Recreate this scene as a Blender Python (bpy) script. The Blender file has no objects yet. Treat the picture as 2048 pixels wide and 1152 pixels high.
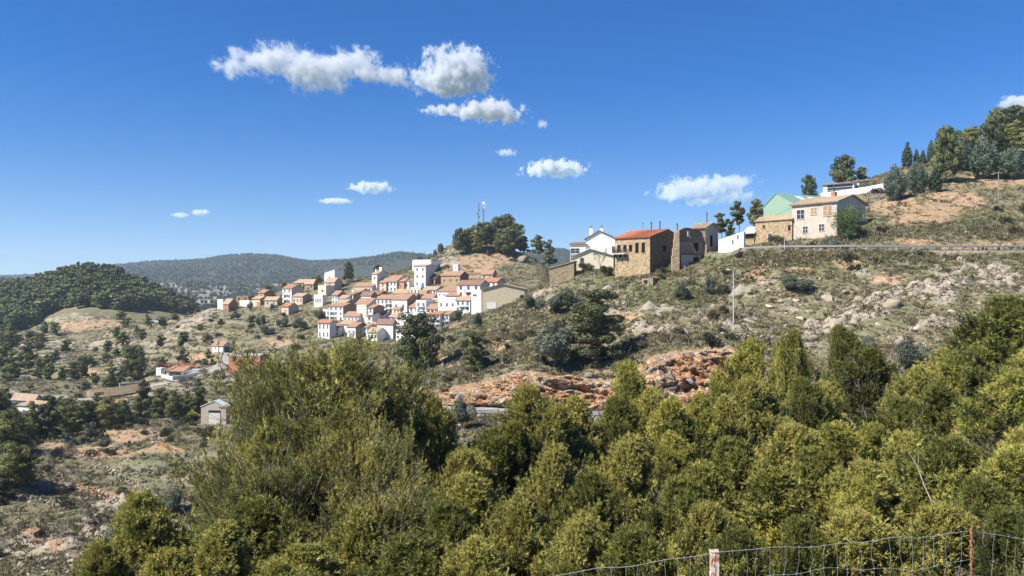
import bpy, math, random
import numpy as np
from mathutils import Vector, Matrix

SC = bpy.context.scene
COL = SC.collection
F = 1600.0                      # focal length in photo pixels (2048 wide)
CX, CY = 1024.0, 576.0
SUN_AZ = math.radians(62)       # sun stands to the left and a little behind the viewer
SUN_EL = math.radians(47)
TO_SUN = np.array([-math.sin(SUN_AZ)*math.cos(SUN_EL), -math.cos(SUN_AZ)*math.cos(SUN_EL), math.sin(SUN_EL)])

# ------------------------------------------------------------------ helpers
def tag(o, label=None, cat=None, group=None, kind=None):
    if label: o['label'] = label
    if cat: o['category'] = cat
    if group: o['group'] = group
    if kind: o['kind'] = kind
    return o

def link(o, parent=None):
    COL.objects.link(o)
    if parent is not None: o.parent = parent
    return o

def empty(name, loc, rz=0.0, scale=None):
    o = bpy.data.objects.new(name, None)
    o.empty_display_size = 0.3
    o.location = loc; o.rotation_euler = (0, 0, rz)
    if scale is not None: o.scale = scale if hasattr(scale, '__len__') else (scale,)*3
    return link(o)

def copy_tree(o, parent=None):
    c = o.copy(); COL.objects.link(c)
    c.parent = parent
    for ch in list(o.children): copy_tree(ch, c)
    return c

def mesh_np(name, V, Fc, mats, midx=None, attrs=None, smooth=False):
    """Mesh data from arrays: Fc is (m,3) or (m,4)."""
    V = np.asarray(V, dtype=np.float32); Fc = np.asarray(Fc, dtype=np.int32)
    m = bpy.data.meshes.new(name)
    k = Fc.shape[1]; nf = len(Fc)
    m.vertices.add(len(V)); m.vertices.foreach_set('co', V.ravel())
    m.loops.add(nf*k); m.loops.foreach_set('vertex_index', Fc.ravel())
    m.polygons.add(nf)
    m.polygons.foreach_set('loop_start', np.arange(0, nf*k, k, dtype=np.int32))
    m.polygons.foreach_set('loop_total', np.full(nf, k, dtype=np.int32))
    for mt in mats: m.materials.append(mt)
    if midx is not None: m.polygons.foreach_set('material_index', np.asarray(midx, dtype=np.int32))
    if smooth: m.polygons.foreach_set('use_smooth', np.ones(nf, dtype=bool))
    m.update(calc_edges=True)
    for an, arr in (attrs or {}).items():
        arr = np.asarray(arr, dtype=np.float32)
        if arr.ndim == 1:
            a = m.attributes.new(an, 'FLOAT', 'POINT'); a.data.foreach_set('value', arr)
        else:
            a = m.attributes.new(an, 'FLOAT_COLOR', 'POINT'); a.data.foreach_set('color', arr.ravel())
    return m

class MB:
    """Collects boxes, prisms, tubes into one mesh."""
    def __init__(s): s.v=[]; s.f=[]; s.m=[]
    def add(s, verts, faces, mi=0):
        b=len(s.v); s.v+= [tuple(map(float,p)) for p in verts]
        for f in faces: s.f.append(tuple(i+b for i in f)); s.m.append(mi)
    def box(s, lo, hi, mi=0):
        x0,y0,z0=lo; x1,y1,z1=hi
        s.add([(x0,y0,z0),(x1,y0,z0),(x1,y1,z0),(x0,y1,z0),(x0,y0,z1),(x1,y0,z1),(x1,y1,z1),(x0,y1,z1)],
              [(0,3,2,1),(4,5,6,7),(0,1,5,4),(1,2,6,5),(2,3,7,6),(3,0,4,7)], mi)
    def tube(s, path, rad, n=6, mi=0, cap=True):
        P=[Vector(p) for p in path]; r=rad if hasattr(rad,'__len__') else [rad]*len(P)
        vs=[]; fs=[]
        for i,p in enumerate(P):
            d=(P[min(i+1,len(P)-1)]-P[max(i-1,0)]).normalized()
            a=Vector((0,0,1)) if abs(d.z)<0.9 else Vector((1,0,0))
            u=d.cross(a).normalized(); w=d.cross(u)
            for k in range(n):
                t=2*math.pi*k/n
                vs.append(p+(u*math.cos(t)+w*math.sin(t))*r[i])
        for i in range(len(P)-1):
            for k in range(n):
                k2=(k+1)%n
                fs.append((i*n+k,i*n+k2,(i+1)*n+k2,(i+1)*n+k))
        if cap:
            fs.append(tuple(range(n))); fs.append(tuple(range((len(P)-1)*n,len(P)*n))[::-1])
        s.add(vs,fs,mi)
    def mesh(s, name, mats):
        m=bpy.data.meshes.new(name); m.from_pydata(s.v,[],s.f)
        for mt in mats: m.materials.append(mt)
        m.polygons.foreach_set('material_index', s.m); m.update(); return m
    def build(s, name, mats, parent=None):
        if not isinstance(mats,(list,tuple)): mats=[mats]
        return link(bpy.data.objects.new(name, s.mesh(name,mats)), parent)

# ------------------------------------------------------------------ value noise in numpy
def _h(ix, iy, iz, seed):
    n = (ix.astype(np.int64)*73856093) ^ (iy.astype(np.int64)*19349663) ^ (iz.astype(np.int64)*83492791) ^ (seed*2654435761)
    n &= 0xffffffff
    n = ((n ^ (n >> 15))*2246822519) & 0xffffffff
    n = ((n ^ (n >> 13))*3266489917) & 0xffffffff
    n ^= n >> 16
    return n.astype(np.float64)/4294967295.0

def vnoise(x, y, seed=0):
    ix=np.floor(x); iy=np.floor(y); fx=x-ix; fy=y-iy
    ix=ix.astype(np.int64); iy=iy.astype(np.int64); z=np.zeros_like(ix)
    sx=fx*fx*fx*(fx*(fx*6-15)+10); sy=fy*fy*fy*(fy*(fy*6-15)+10)
    a=_h(ix,iy,z,seed); b=_h(ix+1,iy,z,seed); c=_h(ix,iy+1,z,seed); d=_h(ix+1,iy+1,z,seed)
    return (a*(1-sx)+b*sx)*(1-sy)+(c*(1-sx)+d*sx)*sy

def fbm(x, y, oct=4, seed=0, gain=0.5):
    t=0; a=1; n=0
    for o in range(oct):
        t=t+a*vnoise(x*(2**o)+17.3*o, y*(2**o)-9.1*o, seed+o); n+=a; a*=gain
    return t/n-0.5

def cells(x, y, seed=0):
    """Worley: nearest distance, second distance, cell value."""
    ix=np.floor(x).astype(np.int64); iy=np.floor(y).astype(np.int64)
    d1=np.full(x.shape,9.0); d2=np.full(x.shape,9.0); val=np.zeros(x.shape)
    for dx in (-1,0,1):
        for dy in (-1,0,1):
            cx=ix+dx; cy=iy+dy; z=np.zeros_like(cx)
            px=cx+_h(cx,cy,z,seed); py=cy+_h(cx,cy,z+1,seed); v=_h(cx,cy,z+2,seed)
            d=np.hypot(px-x,py-y)
            m=d<d1
            d2=np.where(m,d1,np.minimum(d2,d)); val=np.where(m,v,val); d1=np.where(m,d,d1)
    return d1,d2,val

def smoothstep(a,b,x):
    t=np.clip((x-a)/(b-a),0,1); return t*t*(3-2*t)

# ------------------------------------------------------------------ materials
def newmat(name):
    m=bpy.data.materials.new(name); m.use_nodes=True
    nt=m.node_tree; nt.nodes.clear()
    return m, nt

class NT:
    def __init__(s, nt): s.nt=nt
    def n(s, typ, **kw):
        x=s.nt.nodes.new(typ)
        for k,v in kw.items():
            if k=='i':
                for kk,vv in v.items():
                    sock=x.inputs[kk]
                    if isinstance(vv, bpy.types.NodeSocket): s.nt.links.new(vv, sock)
                    else: sock.default_value=vv
            else: setattr(x,k,v)
        return x
    def ramp(s, fac, stops, interp='LINEAR'):
        x=s.nt.nodes.new('ShaderNodeValToRGB'); s.nt.links.new(fac,x.inputs[0])
        cr=x.color_ramp; cr.interpolation=interp
        while len(cr.elements)<len(stops): cr.elements.new(0.5)
        for e,(p,c) in zip(cr.elements,stops):
            e.position=p; e.color=(c[0],c[1],c[2],1) if hasattr(c,'__len__') else (c,c,c,1)
        return x.outputs[0]
    def mix(s, fac, a, b, mode='MIX'):
        x=s.nt.nodes.new('ShaderNodeMix'); x.data_type='RGBA'; x.blend_type=mode
        for sock,v in ((x.inputs[0],fac),(x.inputs[6],a),(x.inputs[7],b)):
            if isinstance(v,bpy.types.NodeSocket): s.nt.links.new(v,sock)
            elif hasattr(v,'__len__'): sock.default_value=(v[0],v[1],v[2],1)
            else: sock.default_value=v
        return x.outputs[2]
    def math(s, op, a, b=0.0, c=None, clamp=False):
        x=s.nt.nodes.new('ShaderNodeMath'); x.operation=op; x.use_clamp=clamp
        for i,v in enumerate((a,b,c)):
            if v is None: continue
            if isinstance(v,bpy.types.NodeSocket): s.nt.links.new(v,x.inputs[i])
            else: x.inputs[i].default_value=v
        return x.outputs[0]
    def noise(s, vec, scale, detail=4, rough=0.55, dist=0.0):
        x=s.n('ShaderNodeTexNoise', i={'Vector':vec,'Scale':scale,'Detail':detail,'Roughness':rough,'Distortion':dist})
        return x.outputs[0]
    def out(s, shader, vol=None):
        o=s.nt.nodes.new('ShaderNodeOutputMaterial')
        if shader is not None: s.nt.links.new(shader,o.inputs['Surface'])
        if vol is not None: s.nt.links.new(vol,o.inputs['Volume'])
    def bsdf(s, color, rough=0.85, normal=None, spec=0.25, metal=0.0):
        b=s.nt.nodes.new('ShaderNodeBsdfPrincipled')
        for nm,v in (('Base Color',color),('Roughness',rough),('Specular IOR Level',spec),('Metallic',metal)):
            if isinstance(v,bpy.types.NodeSocket): s.nt.links.new(v,b.inputs[nm])
            elif hasattr(v,'__len__'): b.inputs[nm].default_value=(v[0],v[1],v[2],1)
            else: b.inputs[nm].default_value=v
        if normal is not None: s.nt.links.new(normal,b.inputs['Normal'])
        return b.outputs[0]
    def bump(s, h, strength=0.5, dist=0.1):
        return s.n('ShaderNodeBump', i={'Height':h,'Strength':strength,'Distance':dist}).outputs[0]

def plain(name, c, rough=0.8, var=0.25, scale=1.5, spec=0.2, metal=0.0, stain=0.0):
    """A painted or plastered surface with uneven tone and weather streaks."""
    m,nt=newmat(name); t=NT(nt)
    co=t.n('ShaderNodeTexCoord').outputs['Object']
    n1=t.noise(co,scale,5,0.6); n2=t.noise(co,scale*9,3,0.6)
    f=t.math('ADD',t.math('MULTIPLY',n1,0.7),t.math('MULTIPLY',n2,0.3))
    col=t.mix(t.ramp(f,[(0.3,0.0),(0.7,1.0)]),[x*(1-var) for x in c],[min(1,x*(1+var*0.45)) for x in c])
    if stain:
        mp=t.n('ShaderNodeMapping',i={'Vector':co,'Scale':(1.3,1.3,0.18)}).outputs[0]
        s=t.noise(mp,2.2,5,0.65)
        col=t.mix(t.math('MULTIPLY',t.ramp(s,[(0.52,0.0),(0.72,1.0)]),stain),col,[x*0.45 for x in c])
    oi=t.n('ShaderNodeObjectInfo').outputs['Random']
    col=t.mix(t.math('MULTIPLY',oi,0.16),col,[x*0.45 for x in c])
    t.out(t.bsdf(col,rough,t.bump(n2,0.25,0.02),spec,metal)); return m

def stonewall(name, cols, mortar, scale=3.0, bump=0.6):
    m,nt=newmat(name); t=NT(nt)
    co=t.n('ShaderNodeTexCoord').outputs['Object']
    mp=t.n('ShaderNodeMapping',i={'Vector':co,'Scale':(1,1,1.45)}).outputs[0]
    wob=t.n('ShaderNodeTexNoise',i={'Vector':co,'Scale':scale*0.9,'Detail':2.0}).outputs[1]
    mp=t.n('ShaderNodeVectorMath',operation='MULTIPLY_ADD',i={0:wob,1:(0.22,0.22,0.22),2:mp}).outputs[0]
    v=t.n('ShaderNodeTexVoronoi',i={'Vector':mp,'Scale':scale})
    e=t.n('ShaderNodeTexVoronoi',feature='DISTANCE_TO_EDGE',i={'Vector':mp,'Scale':scale})
    r=t.n('ShaderNodeSeparateColor',i={0:v.outputs['Color']}).outputs[0]
    st=[(i/(len(cols)-1)*0.9+0.05,c) for i,c in enumerate(cols)]
    col=t.ramp(r,st)
    big=t.noise(co,0.35,4,0.6)
    col=t.mix(t.ramp(big,[(0.35,0.0),(0.7,0.55)]),col,mortar)
    edge=t.ramp(e.outputs['Distance'],[(0.02,1.0),(0.09,0.0)])
    col=t.mix(t.math('MULTIPLY',edge,0.6),col,[x*0.72 for x in mortar])
    n=t.noise(co,14,3,0.6)
    col=t.mix(t.math('MULTIPLY',n,0.5),col,[x*0.5 for x in cols[0]])
    hgt=t.math('ADD',t.ramp(e.outputs['Distance'],[(0.0,0.0),(0.14,1.0)]),t.math('MULTIPLY',n,0.4))
    t.out(t.bsdf(col,0.9,t.bump(hgt,bump,0.12),0.1)); return m

def tileroof(name, c1, c2, c3):
    """Barrel tiles: courses along the slope, channels down it, patches of age and lichen."""
    m,nt=newmat(name); t=NT(nt)
    co=t.n('ShaderNodeTexCoord').outputs['Object']
    sep=t.n('ShaderNodeSeparateXYZ',i={0:co})
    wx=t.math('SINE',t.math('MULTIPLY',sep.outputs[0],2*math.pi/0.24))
    wy=t.math('FRACT',t.math('MULTIPLY',sep.outputs[1],1/0.34))
    cell=t.n('ShaderNodeTexVoronoi',i={'Vector':t.n('ShaderNodeMapping',i={'Vector':co,'Scale':(4.2,2.9,0.0)}).outputs[0],'Scale':1.0})
    r=t.n('ShaderNodeSeparateColor',i={0:cell.outputs['Color']}).outputs[0]
    big=t.noise(co,0.55,5,0.65)
    f=t.math('ADD',t.math('MULTIPLY',r,0.5),t.math('MULTIPLY',big,0.6))
    col=t.ramp(f,[(0.22,c2),(0.5,c1),(0.82,c3)])
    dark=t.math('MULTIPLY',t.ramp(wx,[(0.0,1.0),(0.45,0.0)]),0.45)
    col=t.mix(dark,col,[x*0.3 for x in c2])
    lich=t.noise(co,2.6,4,0.7)
    col=t.mix(t.math('MULTIPLY',t.ramp(lich,[(0.58,0.0),(0.7,1.0)]),0.5),col,(0.25,0.22,0.15))
    h=t.math('ADD',t.math('MULTIPLY',wx,0.5),t.math('MULTIPLY',wy,-0.4))
    t.out(t.bsdf(col,0.85,t.bump(h,0.7,0.06),0.15)); return m

def leafmat(name, stops, trans=0.25, tcol=None, rough=0.6, rnd=0.34):
    """Foliage: per-clump tint taken from the mesh, thin-leaf translucency."""
    m,nt=newmat(name); t=NT(nt)
    a=t.n('ShaderNodeAttribute',attribute_name='tint').outputs['Fac']
    oi=t.n('ShaderNodeObjectInfo').outputs['Random']
    f=t.math('ADD',a,t.math('MULTIPLY',t.math('SUBTRACT',oi,0.5),rnd))
    col=t.ramp(f,stops)
    b=t.bsdf(col,rough,None,0.25)
    tr=t.n('ShaderNodeBsdfTranslucent')
    t.nt.links.new(t.mix(0.5,col,tcol or stops[-1][1]),tr.inputs[0])
    ms=t.n('ShaderNodeMixShader',i={0:trans,1:b,2:tr.outputs[0]})
    t.out(ms.outputs[0]); return m

def barkmat(name, c1, c2):
    m,nt=newmat(name); t=NT(nt)
    co=t.n('ShaderNodeTexCoord').outputs['Object']
    mp=t.n('ShaderNodeMapping',i={'Vector':co,'Scale':(6,6,1.5)}).outputs[0]
    n=t.noise(mp,2.0,5,0.7)
    t.out(t.bsdf(t.ramp(n,[(0.3,c1),(0.7,c2)]),0.9,t.bump(n,0.8,0.03),0.1)); return m

M={}
M['white']=plain('white_render',(0.85,0.83,0.79),0.85,0.10,0.9,stain=0.25)
M['white2']=plain('old_whitewash',(0.80,0.77,0.71),0.9,0.16,0.8,stain=0.45)
M['cream']=plain('cream_render',(0.74,0.66,0.50),0.9,0.14,0.9,stain=0.3)
M['peach']=plain('peach_render',(0.72,0.50,0.36),0.9,0.14,0.9,stain=0.3)
M['orange']=plain('orange_render',(0.60,0.28,0.16),0.9,0.14,0.9,stain=0.3)
M['grey']=plain('cement_render',(0.44,0.41,0.37),0.95,0.20,0.7,stain=0.4)
M['palegrey']=plain('pale_cement_gable_shade',(0.62,0.60,0.57),0.95,0.14,0.7,stain=0.3)  # pale cement; on gables of white houses it paints in their shade
M['brown']=plain('bare_clay_block',(0.33,0.23,0.18),0.95,0.22,1.2,stain=0.3)
M['tan']=plain('tan_render',(0.50,0.43,0.31),0.95,0.14,0.6,stain=0.4)
M['buff']=plain('buff_render',(0.52,0.44,0.36),0.95,0.18,0.6,stain=0.5)
M['brick']=plain('red_brick',(0.48,0.21,0.12),0.95,0.22,2.2,stain=0.3)
M['stone']=stonewall('rubble_stone',[(0.333,0.219,0.120),(0.640,0.469,0.264),(0.794,0.625,0.396),(0.486,0.319,0.168)],(0.640,0.500,0.324),3.1,0.9)
M['dark_shaded_stone']=stonewall('rubble_stone_brown_shaded',[(0.204,0.150,0.102),(0.360,0.270,0.180),(0.456,0.354,0.246),(0.276,0.198,0.126)],(0.324,0.252,0.180),3.0,0.9)  # brown rubble; darkened so shade on the gables is put into the colour
M['oldstone']=stonewall('old_field_stone',[(0.287,0.213,0.132),(0.483,0.380,0.242),(0.598,0.494,0.341),(0.391,0.282,0.165)],(0.460,0.368,0.253),2.8,0.9)
M['holeshade']=plain('opening_shade',(0.022,0.019,0.016),0.95,0.3,1.0,spec=0.0)  # near-black panels stand in for the shade inside openings
M['drystone']=stonewall('dry_limestone',[(0.25,0.21,0.17),(0.40,0.36,0.29),(0.50,0.45,0.37),(0.33,0.24,0.17)],(0.20,0.16,0.12),2.4,1.0)
M['concrete']=plain('concrete',(0.46,0.44,0.40),0.95,0.18,0.5,stain=0.35)
M['tile']=tileroof('terracotta_tile',(0.40,0.235,0.155),(0.29,0.155,0.10),(0.50,0.335,0.225))
M['tilered']=tileroof('red_tile',(0.44,0.20,0.115),(0.34,0.145,0.085),(0.50,0.27,0.155))
M['tilebright']=tileroof('new_red_tile',(0.50,0.165,0.085),(0.42,0.13,0.065),(0.56,0.21,0.11))
M['tiletan']=tileroof('weathered_tile',(0.46,0.335,0.225),(0.34,0.225,0.145),(0.56,0.44,0.31))
M['tiledark']=tileroof('dark_old_tile',(0.28,0.16,0.11),(0.20,0.11,0.08),(0.36,0.23,0.16))
M['pane']=plain('window_glass_dark',(0.035,0.038,0.042),0.15,0.2,1.0,spec=0.6)
M['shutter']=plain('roller_shutter',(0.36,0.22,0.13),0.6,0.15,2.0)
M['paleshutter']=plain('pale_roller_shutter',(0.72,0.68,0.60),0.6,0.08,2.0)
M['frame']=plain('pale_frame',(0.66,0.63,0.58),0.7,0.1)
M['woodframe']=plain('brown_wood',(0.20,0.12,0.07),0.7,0.25,3.0)
M['metal']=plain('galvanised_steel',(0.30,0.30,0.29),0.55,0.15,2.0,spec=0.4,metal=0.2)
M['wire']=plain('dull_wire',(0.23,0.25,0.24),0.6,0.2,5.0)
M['palemetal']=plain('grey_painted_metal',(0.50,0.52,0.53),0.5,0.12,2.0)
M['darkmetal']=plain('dark_metal',(0.07,0.07,0.075),0.5,0.2,2.0,spec=0.4)
M['green']=plain('green_sheet_metal',(0.255,0.365,0.265),0.6,0.10,0.5,spec=0.3)
M['greenroof']=plain('green_sheet_roof',(0.20,0.33,0.26),0.5,0.10,0.5,spec=0.4)
M['skylight']=plain('rooflight_sheet',(0.62,0.70,0.68),0.5,0.08,0.8)
M['rust']=plain('rusty_metal',(0.30,0.13,0.07),0.85,0.45,6.0)
M['wood']=plain('weathered_pole',(0.30,0.25,0.20),0.9,0.25,3.0)
M['bark']=barkmat('pine_bark',(0.10,0.075,0.055),(0.27,0.21,0.17))
M['twig']=barkmat('grey_twig',(0.22,0.19,0.16),(0.46,0.42,0.36))
M['bluepaint']=plain('blue_painted',(0.05,0.14,0.40),0.6,0.15)
M['redpaint']=plain('red_net',(0.45,0.06,0.04),0.8,0.2,3.0)
M['asphalt']=plain('worn_asphalt',(0.20,0.18,0.155),0.95,0.2,0.6)
M['valleyroad']=plain('pale_road_surface',(0.33,0.31,0.28),0.95,0.18,0.4)
M['palepave']=plain('pale_concrete_paving',(0.46,0.43,0.38),0.95,0.18,0.4)
M['signback']=plain('sign_back_grey',(0.20,0.23,0.27),0.5,0.1)

# foliage palettes
M['needle']=leafmat('pine_needles_yellow',[(0.0,(0.028,0.033,0.014)),(0.35,(0.101,0.111,0.033)),(0.65,(0.251,0.246,0.066)),(1.0,(0.449,0.407,0.108))],0.18,(0.344,0.343,0.066),rnd=0.2)  # yellow-olive needle tone
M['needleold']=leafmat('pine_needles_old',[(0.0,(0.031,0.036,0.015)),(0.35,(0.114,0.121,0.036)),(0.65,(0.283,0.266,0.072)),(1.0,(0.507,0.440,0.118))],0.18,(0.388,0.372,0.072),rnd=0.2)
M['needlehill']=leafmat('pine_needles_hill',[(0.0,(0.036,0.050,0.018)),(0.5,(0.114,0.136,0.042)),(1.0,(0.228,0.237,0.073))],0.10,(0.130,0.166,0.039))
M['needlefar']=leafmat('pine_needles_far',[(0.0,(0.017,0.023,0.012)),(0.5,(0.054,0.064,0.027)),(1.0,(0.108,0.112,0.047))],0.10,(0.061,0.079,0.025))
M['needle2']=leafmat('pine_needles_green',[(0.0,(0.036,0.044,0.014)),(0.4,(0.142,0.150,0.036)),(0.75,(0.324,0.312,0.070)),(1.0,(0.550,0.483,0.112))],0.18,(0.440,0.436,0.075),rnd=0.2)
M['needlemid']=leafmat('pine_needles_dull',[(0.0,(0.048,0.057,0.020)),(0.5,(0.149,0.157,0.046)),(1.0,(0.297,0.274,0.080))],0.10,(0.170,0.192,0.043))
M['needledark']=leafmat('pine_needles_dark',[(0.0,(0.027,0.036,0.016)),(0.5,(0.082,0.095,0.035)),(1.0,(0.179,0.179,0.063))],0.08,(0.099,0.124,0.031))
M['oak']=leafmat('holm_oak_leaves',[(0.0,(0.048,0.062,0.041)),(0.5,(0.109,0.128,0.084)),(1.0,(0.206,0.221,0.150))],0.12,(0.187,0.224,0.094))
M['cypress']=leafmat('cypress_scales',[(0.0,(0.037,0.060,0.041)),(0.5,(0.088,0.122,0.085)),(1.0,(0.178,0.218,0.153))],0.1,(0.136,0.170,0.085))
M['cypressgreen']=leafmat('cypress_green_scales',[(0.0,(0.034,0.058,0.027)),(0.5,(0.076,0.112,0.051)),(1.0,(0.145,0.178,0.082))],0.1,(0.136,0.170,0.085))
M['fresh']=leafmat('fresh_green_leaves',[(0.0,(0.035,0.060,0.016)),(0.5,(0.090,0.130,0.032)),(1.0,(0.180,0.215,0.058))],0.3,(0.22,0.28,0.05))
M['shrub']=leafmat('grey_green_scrub',[(0.0,(0.060,0.055,0.034)),(0.5,(0.132,0.117,0.069)),(1.0,(0.228,0.194,0.113))],0.15,(0.191,0.179,0.079))
M['shrubdark']=leafmat('dark_scrub',[(0.0,(0.033,0.037,0.021)),(0.5,(0.075,0.077,0.042)),(1.0,(0.140,0.135,0.074))],0.15,(0.117,0.133,0.053))
M['olive']=leafmat('olive_leaves',[(0.0,(0.075,0.085,0.065)),(0.5,(0.16,0.175,0.135)),(1.0,(0.26,0.27,0.215))],0.15,(0.2,0.22,0.12))
M['drytwig']=leafmat('dry_twigs',[(0.0,(0.14,0.115,0.085)),(0.5,(0.26,0.22,0.17)),(1.0,(0.38,0.34,0.27))],0.05,(0.3,0.26,0.2))
M['redleaf']=leafmat('red_leaves',[(0.0,(0.10,0.02,0.015)),(0.5,(0.22,0.045,0.03)),(1.0,(0.34,0.09,0.06))],0.15,(0.3,0.06,0.04))
M['grass']=leafmat('grass_blades',[(0.0,(0.072,0.073,0.029)),(0.5,(0.151,0.137,0.056)),(0.8,(0.253,0.198,0.097)),(1.0,(0.385,0.274,0.163))],0.2,(0.242,0.223,0.082))
M['catkin']=plain('male_cones',(0.36,0.215,0.045),0.8,0.25,8.0)
M['cone']=plain('pine_cone',(0.17,0.12,0.085),0.85,0.3,9.0)
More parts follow.
